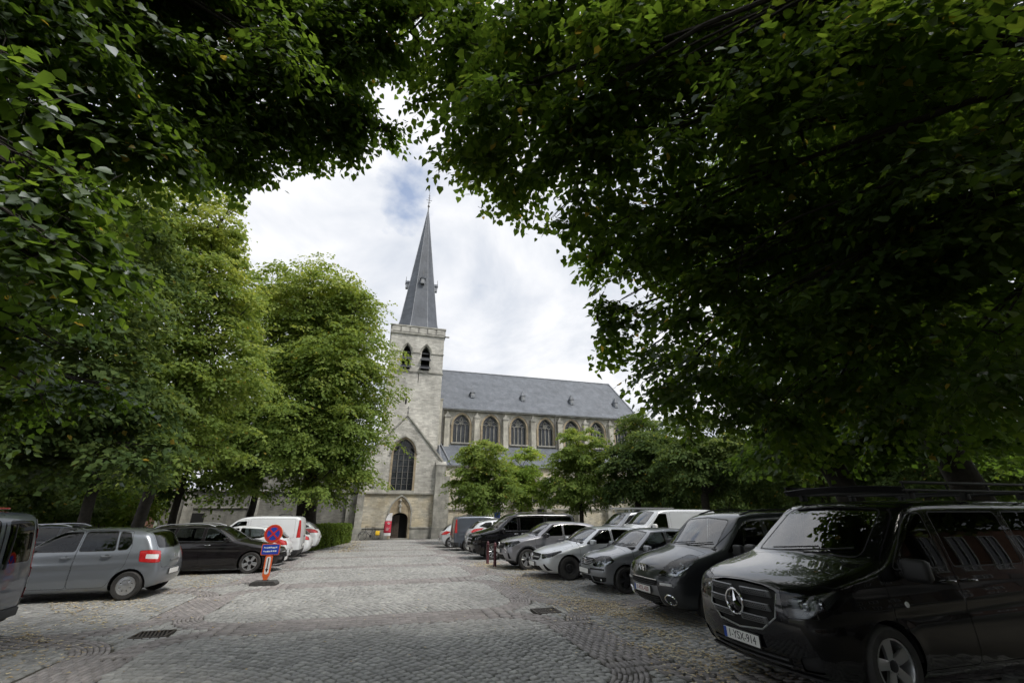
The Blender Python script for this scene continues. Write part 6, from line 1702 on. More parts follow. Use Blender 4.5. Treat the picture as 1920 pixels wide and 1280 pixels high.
# ---- tall family car with sloping nose
def tepee_extra(root, sh, sp):
    # emblem: a shield with a standing animal figure in chrome strokes
    q = sh.front(0, .80)
    e = MB(); e.tube([(q[0] - .012, y, z) for (y, z) in [(-.10, .865), (.10, .865), (.10, .80), (.07, .745), (0, .725), (-.07, .745), (-.10, .80), (-.10, .865)]], .010, 6, caps=False)
    o = e.build('emblem', m_chrome, root, True)
    f = MB(); f.prism([(-.1, .865), (.1, .865), (.1, .8), (.07, .745), (0, .725), (-.07, .745), (-.1, .8)], 'x', q[0] - .008, q[0] + .03); f.build('emblem_field', m_gloss, o)
    fig = [(-.012, .735), (.012, .735), (.012, .765), (.028, .79), (.02, .81), (.05, .815), (.055, .825), (.02, .828), (.035, .845), (.03, .858), (.0, .853), (-.015, .835), (-.03, .82), (-.05, .83), (-.052, .818), (-.025, .80), (-.028, .775)]
    f = MB(); f.prism(fig, 'x', q[0] - .02, q[0] - .006); f.build('emblem_figure', m_chrome, o)
    for sg in (-1, 1):
        c = MB(); q = sh.front(sg * .62, .36)
        c.tube([(sh.front(sg * .62 + .10 * math.cos(t), .36 + .075 * math.sin(t))[0] - .006, sg * .62 + .10 * math.cos(t), .36 + .075 * math.sin(t)) for t in np.linspace(0, 2 * PI, 25)], .014, 6, caps=False)
        c.build('fog_light_ring', m_chrome, root, True)
        c = MB(); c.lathe([(.045, 0), (.03, .012), (.001, .016)], 16, 'x'); c.build('fog_light', m_refl, root, True, loc=(q[0] + .005, q[1], q[2]))
        pts = [(sh.front(sg * y, .60)[0] - .004, sg * y, .60) for y in np.linspace(.47, .70, 6)]
        c = MB(); c.bar(pts, .03, .012, (1, 0, 0)); c.build('daytime_light', m_clear, root)
        pts = [(sh.front(sg * y, .578)[0] - .004, sg * y, .578) for y in np.linspace(.46, .74, 6)]
        c = MB(); c.bar(pts, .007, .012, (1, 0, 0)); c.build('chrome_strip', m_chrome, root)
    for z0 in (.635, .605, .575):
        pts = [(sh.front(y, z0)[0] - .002, y, z0) for y in np.linspace(-.36, .36, 9)]
        c = MB(); c.bar(pts, .010, .016, (1, 0, 0)); c.build('grille_slat', m_bump, root)
    pts = [(sh.front(y, .657 - .02 * abs(y))[0] - .008, y, .657 - .02 * abs(y)) for y in np.linspace(-.40, .40, 11)] 
    c = MB(); c.bar(pts, .012, .012, (1, 0, 0)); c.build('grille_trim', m_chrome, root)
    for z0 in (.36, .325, .29):
        pts = [(sh.front(y, z0)[0] - .002, y, z0) for y in np.linspace(-.36, .36, 9)]
        c = MB(); c.bar(pts, .012, .016, (1, 0, 0)); c.build('intake_slat', m_bump, root)
TEPEE = dict(L=4.38, W=1.81, H=1.80, k=.11, xf=.90, xr=3.63, R=.325, bowf=.24, bowr=.07, crown=.05, zb=.2,
    prof=[(.2, .2), (.05, .32), (0, .5), (.01, .68), (.09, .87), (.36, 1.0), (.9, 1.13), (1.02, 1.17), (1.36, 1.46), (1.66, 1.68), (1.95, 1.765), (2.7, 1.80), (3.9, 1.78), (4.2, 1.72), (4.32, 1.2), (4.38, .8), (4.36, .45), (4.28, .25), (4.0, .2)],
    plan=plan_table(4.38, .80, .92, .98, .92, .98, .99), sec=sec_table(1.08, 1.8, -.045, .15), crease=(.72, .03, .008),
    ws=[(.05, 1.20), (-.69, 1.17), (-.58, 1.63), (.05, 1.675)],
    win=[[(1.28, 1.10), (1.34, 1.10), (2.22, 1.12), (2.22, 1.62), (1.84, 1.62)], [(2.34, 1.12), (3.2, 1.13), (3.2, 1.63), (2.34, 1.63)], [(3.32, 1.14), (4.08, 1.16), (4.0, 1.62), (3.32, 1.63)]],
    dash=(1.30, 1.05), seats=(1.85, 2.75), seatz=.14, tint=(),
    seams=[('door_1', [(1.14, .3), (2.27, .3), (2.27, 1.68), (1.84, 1.68), (1.08, 1.10)], 'side'), ('sliding_door_2', [(2.29, .3), (3.26, .3), (3.26, 1.69), (2.29, 1.69)], 'side'),
           ('hood', [(.11, .1), (.11, -.4), (.30, -.62), (.92, -.74), (.97, .1)], 'top')],
    lamps=[('headlight', [(.08, -.40, .715), (.28, -.80, .75), (.62, -.90, 1.03), (.45, -.78, 1.055), (.2, -.60, .93)], 'fq', 'head', .035)],
    front=[('lower_panel', [(.05, .56), (-.40, .56), (-.43, .25), (.05, .22)], 'front', .03), ('grille', [(.05, .66), (-.40, .655), (-.40, .555), (.05, .55)], 'front', .03), ('lower_intake', [(.05, .395), (-.41, .395), (-.38, .255), (.05, .235)], 'front', .03)],
    mats=dict(lamp=m_lampc, grille=m_gap, lower_intake=m_gap, lower_panel=m_gsilver), push=dict(grille=-.02, lower_intake=-.02),
    plate_f=(.475, '1-FDL-420', dict(eu=True, red=True, sz=.105)), handles=[(2.12, 1.0), (2.5, 1.0)], mirror=(1.38, 1.12), mirror_size=(.12, .2, .2),
    rails=(1.95, 4.0, m_blk), wheel='split', paint=p_dgrey, extra=tepee_extra, mirror_mat=m_blk)

# ---- small grey hatchback with horizontal grille bars
def polo_extra(root, sh, sp):
    for z0 in (.735, .70, .665, .63):
        pts = [(sh.front(y, z0)[0] - .008, y, z0) for y in np.linspace(-.30, .30, 9)]
        c = MB(); c.bar(pts, .010, .016, (1, 0, 0)); c.build('grille_slat', m_silverp, root)
    q = sh.front(0, .685); r = .065; x = q[0] - .022
    c = MB(); c.lathe([(r, -.0), (r * .96, -.008), (.001, -.009)], 28, 'x'); f = c.build('emblem', m_gloss, root, True, loc=(q[0] - .008, 0, .685))
    c = MB(); c.tube([(0, r * math.cos(t), r * math.sin(t)) for t in np.linspace(0, 2 * PI, 29)], .006, 6, caps=False)
    for P in ([(-.028, .052), (-.004, -.002), (.004, -.002), (.028, .052)], [(-.055, .03), (-.026, -.048), (0, .0), (.026, -.048), (.055, .03)]):
        c.bar([(0, a, b) for a, b in P], .009, .006, (1, 0, 0))
    c.build('emblem_ring', m_chrome, f, loc=(-.012, 0, 0))
    for sg in (-1, 1):
        pts = [(sh.front(sg * y, .535)[0] - .004, sg * y, .535) for y in np.linspace(.30, .70, 8)]
        c = MB(); c.bar(pts, .035, .015, (1, 0, 0)); c.build('bumper_strip', m_blk, root)
        q = sh.front(sg * .60, .31); c = MB(); c.lathe([(.04, 0), (.025, .01), (.001, .012)], 16, 'x'); c.build('fog_light', m_refl, root, True, loc=(q[0] + .004, q[1], q[2]))
    for z0 in (.34, .30):
        pts = [(sh.front(y, z0)[0] - .0, y, z0) for y in np.linspace(-.28, .28, 7)]
        c = MB(); c.bar(pts, .010, .016, (1, 0, 0)); c.build('intake_slat', m_bump, root)
POLO = dict(L=3.92, W=1.65, H=1.465, k=.1, xf=.78, xr=3.24, R=.305, bowf=.24, bowr=.10, crown=.05,
    prof=[(.18, .18), (.04, .3), (0, .46), (.02, .60), (.10, .76), (.34, .87), (.9, .985), (1.0, 1.015), (1.36, 1.24), (1.62, 1.385), (1.92, 1.45), (2.4, 1.465), (3.1, 1.43), (3.5, 1.345), (3.80, .98), (3.90, .75), (3.92, .5), (3.84, .24), (3.6, .18)],
    plan=plan_table(3.92, .78, .91, .98, .84, .94, .985), sec=sec_table(.93, 1.46, -.045, .14), crease=(.66, .02, .008),
    ws=[(.05, 1.045), (-.64, 1.02), (-.52, 1.355), (.05, 1.39)],
    win=[[(1.20, .965), (2.04, .975), (2.04, 1.37), (1.72, 1.36)], [(2.14, .98), (2.86, .99), (3.02, 1.06), (2.86, 1.36), (2.14, 1.375)], [(3.08, 1.08), (3.30, 1.12), (3.02, 1.34), (2.96, 1.34)]],
    dash=(1.26, .92), seats=(1.66, 2.4), seatz=-.03, tint=(),
    seams=[('door_1', [(1.06, .27), (2.08, .27), (2.08, 1.41), (1.72, 1.41), (1.02, .94)], 'side'), ('door_2', [(2.10, .27), (2.86, .27), (3.06, .72), (3.08, 1.02), (2.92, 1.40), (2.10, 1.415)], 'side'),
           ('hood', [(.12, .1), (.12, -.3), (.34, -.56), (.88, -.68), (.94, .1)], 'top')],
    lamps=[('headlight', [(.06, -.36, .755), (.08, -.36, .60), (.24, -.66, .60), (.50, -.78, .72), (.40, -.72, .83), (.18, -.55, .82)], 'fq', 'head', .06)],
    front=[('grille', [(.05, .765), (-.315, .765), (-.31, .655), (-.24, .605), (.05, .595)], 'front', .02), ('lower_intake', [(.05, .375), (-.28, .375), (-.27, .245), (.05, .235)], 'front', .02), ('air_vent_1', [(-.33, .37), (-.72, .37), (-.68, .27), (-.34, .25)], 'front', .03)],
    mats=dict(lamp=m_lampc, grille=m_gap, lower_intake=m_gap, air_vent=m_blk), push=dict(grille=-.02, lower_intake=-.02, air_vent=-.02),
    plate_f=(.47, '', dict(eu=False)), handles=[(1.92, .86), (2.72, .88)], mirror=(1.32, .99), wheel='dark5', paint=p_grey, extra=polo_extra)

# ---- low silver hatchback with star emblem
def aclass_extra(root, sh, sp):
    for sg in (-1, 1):
        pts = [(sh.front(sg * y, .60)[0] - .012, sg * y, .60) for y in np.linspace(.09, .40, 6)]
        c = MB(); c.bar(pts, .030, .02, (1, 0, 0)); c.build('grille_louvre', m_silverp, root)
ACLASS = dict(L=4.42, W=1.80, H=1.44, k=.1, xf=.90, xr=3.63, R=.32, bowf=.30, bowr=.12, crown=.05,
    prof=[(.2, .16), (.04, .27), (0, .42), (.02, .55), (.10, .70), (.5, .85), (1.1, .97), (1.24, 1.0), (1.62, 1.2), (1.98, 1.36), (2.3, 1.425), (2.75, 1.44), (3.4, 1.40), (3.9, 1.29), (4.25, 1.0), (4.39, .78), (4.42, .5), (4.32, .22), (4.0, .16)],
    plan=plan_table(4.42, .78, .91, .98, .82, .93, .985), sec=sec_table(.93, 1.44, -.05, .19), crease=(.70, .015, .012),
    ws=[(.05, 1.035), (-.68, 1.0), (-.54, 1.335), (.05, 1.37)],
    win=[[(1.50, .965), (2.34, .975), (2.34, 1.345), (2.06, 1.33)], [(2.44, .98), (3.24, 1.0), (3.46, 1.07), (3.30, 1.28), (2.9, 1.335), (2.44, 1.35)]],
    dash=(1.55, .9), seats=(1.95, 2.75), seatz=-.06, tint=(1,),
    seams=[('door_1', [(1.30, .27), (2.38, .27), (2.38, 1.385), (2.06, 1.375), (1.24, .95)], 'side'), ('door_2', [(2.40, .27), (3.2, .27), (3.42, .70), (3.50, 1.04), (3.36, 1.31), (2.9, 1.375), (2.40, 1.39)], 'side'),
           ('hood', [(.13, .1), (.13, -.35), (.4, -.62), (1.08, -.76), (1.16, .1)], 'top')],
    lamps=[('headlight', [(.12, -.48, .675), (.18, -.52, .56), (.36, -.78, .62), (.66, -.87, .76), (.62, -.85, .785), (.30, -.70, .71)], 'fq', 'head', .02)],
    front=[('grille', [(.05, .70), (-.38, .69), (-.46, .61), (-.40, .515), (.05, .50)], 'front', .03), ('lower_intake', [(.05, .345), (-.44, .365), (-.55, .255), (.05, .225)], 'front', .03), ('air_vent_1', [(-.60, .42), (-.67, .43), (-.80, .27), (-.70, .25)], 'front', .02)],
    mats=dict(grille=m_gap, lower_intake=m_gap, air_vent=m_gap), push=dict(grille=-.025, lower_intake=-.025, air_vent=-.02),
    star=(0, .60, .085), plate_f=(.40, '', dict(eu=False, wd=.48)), handles=[(2.2, .84), (3.1, .87)], mirror=(1.60, .995), wheel='steel', paint=p_silver, extra=aclass_extra)

# ---- grey crossover with two-tone wheels
def captur_extra(root, sh, sp):
    q = sh.front(0, .79); x = q[0] - .02
    D = [(0, .075), (.045, 0), (0, -.075), (-.045, 0)]
    c = MB(); c.bar([(0, y, z) for y, z in D + [D[0]]], .018, .012, (1, 0, 0)); c.build('emblem', m_chrome, root, loc=(x, 0, .80))
    for sg in (-1, 1):
        pts = [(sh.front(sg * y, .80 - .02 * y)[0] - .006, sg * y, .80 - .02 * y) for y in np.linspace(.08, .46, 7)]
        c = MB(); c.bar(pts, .012, .012, (1, 0, 0)); c.build('chrome_strip', m_chrome, root)
        P = [(sg * .50, .70), (sg * .62, .64), (sg * .60, .56), (sg * .54, .585)]
        pts = [(sh.front(y, z)[0] - .006, y, z) for y, z in P]
        c = MB(); c.bar(pts, .02, .012, (1, 0, 0)); c.build('daytime_light', m_clear, root)
    pts = [(sh.front(y, .29)[0] - .012, y, .29) for y in np.linspace(-.45, .45, 11)]
    c = MB(); c.bar(pts, .03, .02, (1, 0, 0)); c.build('skid_plate', m_silverp, root)
CAPTUR = dict(L=4.23, W=1.80, H=1.576, k=.11, xf=.86, xr=3.5, R=.345, bowf=.26, bowr=.1, crown=.05, flare=.02,
    prof=[(.2, .22), (.04, .34), (0, .55), (.02, .74), (.11, .90), (.5, 1.02), (1.0, 1.10), (1.12, 1.13), (1.46, 1.335), (1.78, 1.49), (2.1, 1.56), (2.6, 1.576), (3.3, 1.535), (3.72, 1.44), (4.04, 1.1), (4.2, .88), (4.23, .55), (4.1, .28), (3.8, .22)],
    plan=plan_table(4.23, .79, .92, .985, .84, .94, .985), sec=sec_table(1.04, 1.57, -.055, .17), crease=(.78, .025, .012),
    ws=[(.05, 1.165), (-.68, 1.135), (-.55, 1.46), (.05, 1.505)],
    win=[[(1.38, 1.085), (2.22, 1.10), (2.22, 1.475), (1.90, 1.46)], [(2.31, 1.105), (3.12, 1.13), (3.34, 1.20), (3.2, 1.41), (2.8, 1.465), (2.31, 1.48)]],
    dash=(1.42, 1.03), seats=(1.85, 2.6), seatz=.06, tint=(1,),
    seams=[('door_1', [(1.22, .42), (2.26, .42), (2.26, 1.52), (1.90, 1.51), (1.14, 1.08)], 'side'), ('door_2', [(2.28, .42), (2.98, .42), (3.28, .80), (3.38, 1.17), (3.24, 1.45), (2.8, 1.51), (2.28, 1.525)], 'side'),
           ('hood', [(.13, .1), (.13, -.4), (.4, -.66), (1.0, -.76), (1.06, .1)], 'top')],
    strips=[('side_moulding_1', [(1.28, .22), (3.06, .22), (3.06, .37), (1.28, .37)], 'side'), ('lower_trim', [(.05, .30), (-.8, .32), (-.8, .16), (.05, .16)], 'front'),
            ('wheel_trim_1', [(.86 + .44 * math.cos(t), .345 + .44 * math.sin(t)) for t in np.linspace(0, PI, 13)] + [(.42, .2), (1.3, .2)][::1], 'side', 0), ('wheel_trim_2', [(3.5 + .44 * math.cos(t), .345 + .44 * math.sin(t)) for t in np.linspace(0, PI, 13)], 'side', 0)],
    lamps=[('headlight', [(.10, -.44, .875), (.14, -.48, .755), (.34, -.78, .76), (.58, -.87, .90), (.5, -.83, .945), (.26, -.66, .915)], 'fq', 'head', .025)],
    front=[('grille', [(.05, .86), (-.44, .85), (-.46, .74), (-.40, .69), (.05, .68)], 'front', .03), ('lower_intake', [(.05, .47), (-.42, .49), (-.50, .33), (.05, .31)], 'front', .03), ('fog_light_1', [(-.68, .55), (-.74, .55), (-.78, .37), (-.70, .37)], 'front', .015)],
    mats=dict(grille=m_gap, lower_intake=m_gap, fog_light=m_gap, lower_trim=m_bump, side_moulding=m_bump, wheel_trim=m_capt if False else None) if False else dict(grille=m_gap, lower_intake=m_gap, fog_light=m_gap, lower_trim=m_bump, side_moulding=m_bump, wheel_trim=m_bump),
    push=dict(grille=-.02, lower_intake=-.02, fog_light=-.015), plate_f=(.59, '', dict(eu=False, wd=.5)), handles=[(2.1, .96), (3.02, 1.0)],
    mirror=(1.50, 1.10), mirror_mat=m_gloss, wheel='split', paint=p_capt, extra=captur_extra)

# ---- small blue grey hatchback seen from behind
def rear_wiper(root, sh, z0, y0, y1, dz=.03):
    pts = [(sh.rear(y0 + (y1 - y0) * t, z0 + dz * t)[0] + .018, y0 + (y1 - y0) * t, z0 + dz * t) for t in np.linspace(0, 1, 6)]
    c = MB(); c.tube(pts, .010, 5); c.build('rear_wiper', m_blk, root)
def yaris_extra(root, sh, sp):
    rear_wiper(root, sh, 1.06, 0.0, .42, .03)
    q = sh.rear(0, .86)
    c = MB()
    for (ry, rz, oz) in ((.055, .037, 0), (.02, .034, .002), (.036, .014, .014)):
        c.tube([(0, ry * math.cos(t), oz + rz * math.sin(t)) for t in np.linspace(0, 2 * PI, 25)], .004, 5, caps=False)
    c.build('emblem', m_chrome, root, loc=(q[0] + .01, 0, .86))
    q = sh.rear(0, .80); c = MB(); c.box((q[0] + .008, 0, .775), (.03, .5, .03)); c.build('tailgate_handle', sp['paint'], root, True, .01)
YARIS = dict(L=3.75, W=1.695, H=1.53, k=.11, xf=.70, xr=3.16, R=.30, bowf=.22, bowr=.11, crown=.05,
    prof=[(.16, .19), (.03, .32), (0, .5), (.03, .66), (.14, .83), (.5, .95), (.82, 1.03), (1.14, 1.26), (1.46, 1.445), (1.76, 1.512), (2.2, 1.53), (2.9, 1.505), (3.30, 1.44), (3.40, 1.38), (3.60, 1.06), (3.68, .90), (3.73, .68), (3.75, .5), (3.70, .27), (3.45, .2)],
    plan=plan_table(3.75, .78, .91, .98, .87, .955, .99), sec=sec_table(1.0, 1.52, -.045, .14), crease=(.70, .02, .010),
    ws=[(.05, 1.07), (-.66, 1.04), (-.54, 1.40), (.05, 1.45)], rw=[(.05, 1.06), (-.60, 1.08), (-.53, 1.40), (.05, 1.42)],
    win=[[(.86, 1.03), (1.98, 1.035), (1.98, 1.43), (1.56, 1.42), (1.30, 1.31)], [(2.06, 1.035), (2.74, 1.04), (2.66, 1.44), (2.06, 1.435)], [(2.80, 1.045), (2.98, 1.06), (3.02, 1.2), (2.92, 1.40), (2.72, 1.435)]],
    dash=(1.1, .98), seats=(1.62, 2.35), seatz=.02, tint=(),
    seams=[('door_1', [(.98, .28), (2.01, .28), (2.01, 1.47), (1.56, 1.46), (.92, 1.06), (.90, .6)], 'side'), ('door_2', [(2.03, .28), (2.72, .28), (3.02, .72), (3.05, 1.1), (2.96, 1.44), (2.03, 1.475)], 'side'),
           ('tailgate', [(.05, .62), (-.58, .64), (-.66, .95), (-.58, 1.43), (.05, 1.47)], 'rear'), ('hood', [(.13, .1), (.13, -.4), (.36, -.6), (.76, -.7), (.82, .1)], 'top')],
    lamps=[('tail_light', [(3.60, -.60, .76), (3.60, -.58, 1.0), (3.42, -.74, 1.03), (3.26, -.82, 1.02), (3.30, -.84, .79), (3.5, -.76, .76)], 'rq', 'tail', .03), ('reversing_light', [(3.55, -.64, .83), (3.55, -.62, .93), (3.36, -.78, .95), (3.38, -.8, .85)], 'rq', 'clear', .02, 'tail_light', .004), ('headlight', [(.10, -.4, .75), (.3, -.8, .78), (.6, -.85, .96), (.3, -.65, .93)], 'fq', 'head', .03)],
    plate_r=(.52, '', dict(eu=False)), handles=[(1.86, .90), (2.62, .92)], mirror=(1.04, 1.06), wheel='hub8', paint=p_yaris, antenna=(2.9, .28), extra=yaris_extra)

# ---- long dark estate car
def astra_extra(root, sh, sp):
    for z0 in (.60, .55, .50, .45):
        pts = [(sh.front(y, z0)[0] - .002, y, z0) for y in np.linspace(-.36, .36, 9)]
        c = MB(); c.bar(pts, .012, .016, (1, 0, 0)); c.build('grille_slat', m_bump, root)
    pts = [(sh.front(y, .625)[0] - .012, y, .625) for y in np.linspace(-.42, .42, 11)]
    c = MB(); c.bar(pts, .035, .016, (1, 0, 0)); c.build('grille_trim', m_chrome, root)
    q = sh.front(0, .625); c = MB(); c.tube([(0, .06 * math.cos(t), .06 * math.sin(t)) for t in np.linspace(0, 2 * PI, 25)], .007, 6, caps=False)
    c.bar([(0, -.085, .012), (0, .02, .008), (0, -.02, -.008), (0, .085, -.012)], .014, .008, (1, 0, 0)); c.build('emblem', m_chrome, root, loc=(q[0] - .03, 0, .625))
    pts = [(sh.front(y, .24)[0] - .01, y, .24) for y in np.linspace(-.7, .7, 13)]
    c = MB(); c.bar(pts, .02, .02, (1, 0, 0)); c.build('front_lip', m_silverp, root)
    for sg in (-1, 1):
        pts = [(x, sh.side(x, 1.005 + .012 * x - .02, sg)[1] + sg * .003, 1.005 + .012 * x - .02) for x in np.linspace(1.5, 4.05, 12)]
        c = MB(); c.bar(pts, .014, .01, (0, 1, 0)); c.build('window_trim', m_chrome, root)
ASTRA = dict(L=4.70, W=1.815, H=1.535, k=.1, xf=.96, xr=3.64, R=.335, bowf=.30, bowr=.1, crown=.05,
    prof=[(.2, .17), (.04, .28), (0, .46), (.02, .60), (.12, .76), (.5, .89), (1.2, 1.03), (1.32, 1.06), (1.72, 1.29), (2.08, 1.445), (2.4, 1.51), (3.0, 1.535), (3.9, 1.50), (4.25, 1.43), (4.50, 1.1), (4.66, .85), (4.7, .5), (4.6, .23), (4.3, .17)],
    plan=plan_table(4.7, .78, .91, .98, .85, .94, .985), sec=sec_table(.98, 1.53, -.05, .17), crease=(.74, .02, .012),
    ws=[(.05, 1.095), (-.68, 1.06), (-.55, 1.41), (.05, 1.455)], rw=[(.05, 1.08), (-.6, 1.08), (-.5, 1.4), (.05, 1.43)],
    win=[[(1.62, 1.02), (2.46, 1.03), (2.46, 1.43), (2.14, 1.41)], [(2.56, 1.03), (3.36, 1.045), (3.30, 1.435), (2.56, 1.435)], [(3.46, 1.05), (4.18, 1.10), (4.02, 1.38), (3.40, 1.43)]],
    dash=(1.62, .96), seats=(2.05, 2.9), seatz=0.0, tint=(),
    seams=[('door_1', [(1.38, .27), (2.50, .27), (2.50, 1.47), (2.14, 1.45), (1.32, 1.0)], 'side'), ('door_2', [(2.52, .27), (3.2, .27), (3.44, .75), (3.42, 1.46), (2.52, 1.475)], 'side'), ('hood', [(.14, .1), (.14, -.4), (.45, -.64), (1.16, -.76), (1.24, .1)], 'top')],
    lamps=[('headlight', [(.12, -.48, .735), (.16, -.52, .62), (.36, -.80, .66), (.68, -.88, .80), (.6, -.85, .84), (.3, -.68, .79)], 'fq', 'head', .03), ('tail_light', [(4.52, -.66, .80), (4.46, -.66, 1.02), (4.3, -.78, 1.03), (4.2, -.86, .95), (4.4, -.86, .80)], 'rq', 'tail', .03)],
    front=[('grille', [(.05, .64), (-.42, .63), (-.36, .43), (.05, .41)], 'front', .03), ('lower_intake', [(.05, .35), (-.60, .38), (-.62, .26), (.05, .24)], 'front', .02)],
    mats=dict(grille=m_gap, lower_intake=m_gap), push=dict(grille=-.02, lower_intake=-.02), plate_f=(.38, '', dict(eu=False)), handles=[(2.32, .90), (3.22, .93)], mirror=(1.72, 1.05), rails=(2.3, 4.1, m_silverp), wheel='five', paint=p_brown, extra=astra_extra, handle_mat=m_chrome)

# ---- small panel van
def connect_extra(root, sh, sp):
    c = MB(); pts = [(sh.rear(0, z)[0] + .002, 0, z) for z in np.linspace(.42, 1.74, 9)]; c.bar(pts, .012, .006, (1, 0, 0)); c.build('door_gap', m_gap, root)
    q = sh.rear(.08, .98); c = MB(); c.box((q[0] + .012, .1, .98), (.03, .14, .05)); c.build('rear_handle', m_blk, root, True, .01)
    c = MB(); c.tube([(3.2, 0, 1.85), (3.3, 0, 1.89), (3.7, 0, 1.89), (3.8, 0, 1.85)], .025, 6); c.build('roof_vent', m_blk, root, True)
CONNECT = dict(L=4.42, W=1.83, H=1.845, k=.09, xf=.88, xr=3.55, R=.325, bowf=.22, bowr=.04, crown=.035,
    prof=[(.18, .2), (.04, .33), (0, .52), (.02, .72), (.1, .92), (.4, 1.04), (.9, 1.15), (1.02, 1.19), (1.36, 1.47), (1.66, 1.69), (1.98, 1.80), (2.6, 1.845), (4.1, 1.83), (4.3, 1.78), (4.37, 1.3), (4.42, .8), (4.42, .45), (4.36, .25), (4.1, .2)],
    plan=plan_table(4.42, .8, .92, .98, .95, .985, .995), sec=sec_table(1.1, 1.84, -.04, .09), crease=(.72, .02, .008),
    ws=[(.05, 1.22), (-.70, 1.19), (-.60, 1.67), (.05, 1.71)], win=[[(1.28, 1.12), (2.14, 1.12), (2.14, 1.62), (1.80, 1.60)]],
    dash=(1.3, 1.08), seats=(1.85,), seatz=.15, tint=(),
    seams=[('door_1', [(1.1, .3), (2.2, .3), (2.2, 1.70), (1.80, 1.68), (1.06, 1.1)], 'side'), ('side_panel_9', [(2.30, .95), (4.12, .95), (4.08, 1.70), (2.30, 1.72)], 'side'), ('hood', [(.12, .1), (.12, -.4), (.36, -.64), (.88, -.76), (.94, .1)], 'top')],
    lamps=[('headlight', [(.08, -.5, .86), (.12, -.54, .72), (.32, -.8, .74), (.62, -.9, .98), (.3, -.7, .95)], 'fq', 'head', .03), ('tail_light', [(4.40, -.84, .95), (4.40, -.76, .95), (4.34, -.74, 1.66), (4.24, -.80, 1.66), (4.24, -.9, .95)], 'rq', 'tail', .02)],
    front=[('grille', [(.05, .72), (-.42, .71), (-.38, .56), (.05, .54)], 'front', .03), ('rear_bumper', [(.05, .46), (-.9, .46), (-.9, .18), (.05, .18)], 'rear', .02)],
    mats=dict(grille=m_gap, rear_bumper=m_bump), handles=[(2.05, 1.02)], mirror=(1.4, 1.13), mirror_size=(.12, .2, .22), mirror_mat=m_blk, plate_r=(.62, '', dict(eu=False)), wheel='hub8', paint=p_white, extra=connect_extra)
# ------------------------------------------------------------------ more models that share a shape with those above
def hatch_extra(root, sh, sp):
    rear_wiper(root, sh, 1.0, 0.0, .4, .02)
HATCH = clone(YARIS, L=4.03, W=1.75, H=1.47, xf=.8, xr=3.34, R=.31, k=.1,
    prof=[(.18, .19), (.03, .32), (0, .5), (.03, .64), (.14, .80), (.6, .94), (1.0, 1.02), (1.36, 1.24), (1.72, 1.40), (2.05, 1.46), (2.5, 1.47), (3.1, 1.42), (3.5, 1.31), (3.84, .98), (3.97, .82), (4.02, .62), (4.03, .45), (3.95, .25), (3.7, .19)],
    plan=plan_table(4.03, .78, .91, .98, .83, .93, .985), sec=sec_table(.97, 1.46, -.045, .17), crease=(.68, .03, .01),
    ws=[(.05, 1.05), (-.66, 1.02), (-.54, 1.36), (.05, 1.40)], rw=[(.05, .99), (-.58, 1.0), (-.5, 1.32), (.05, 1.36)],
    win=[[(1.24, .99), (2.16, 1.0), (2.16, 1.375), (1.82, 1.365)], [(2.24, 1.0), (2.96, 1.03), (3.22, 1.12), (3.0, 1.33), (2.24, 1.38)]],
    dash=(1.3, .94), seats=(1.75, 2.5), seatz=-.02, tint=(),
    seams=[('door_1', [(1.10, .28), (2.19, .28), (2.19, 1.41), (1.82, 1.40), (1.06, .98)], 'side'), ('door_2', [(2.21, .28), (2.92, .28), (3.2, .72), (3.26, 1.09), (3.04, 1.37), (2.21, 1.415)], 'side'), ('tailgate', [(.05, .60), (-.58, .62), (-.64, .93), (-.55, 1.34), (.05, 1.40)], 'rear')],
    lamps=[('tail_light', [(3.90, -.50, .74), (3.88, -.50, .88), (3.62, -.78, .98), (3.40, -.86, .93), (3.66, -.84, .78)], 'rq', 'tail', .03), ('headlight', [(.10, -.4, .72), (.3, -.8, .75), (.6, -.85, .92), (.3, -.65, .88)], 'fq', 'head', .03)],
    plate_r=(.50, '', dict(eu=False)), handles=[(2.04, .87), (2.86, .90)], mirror=(1.36, 1.02), wheel='five', paint=p_white, antenna=None, extra=hatch_extra)
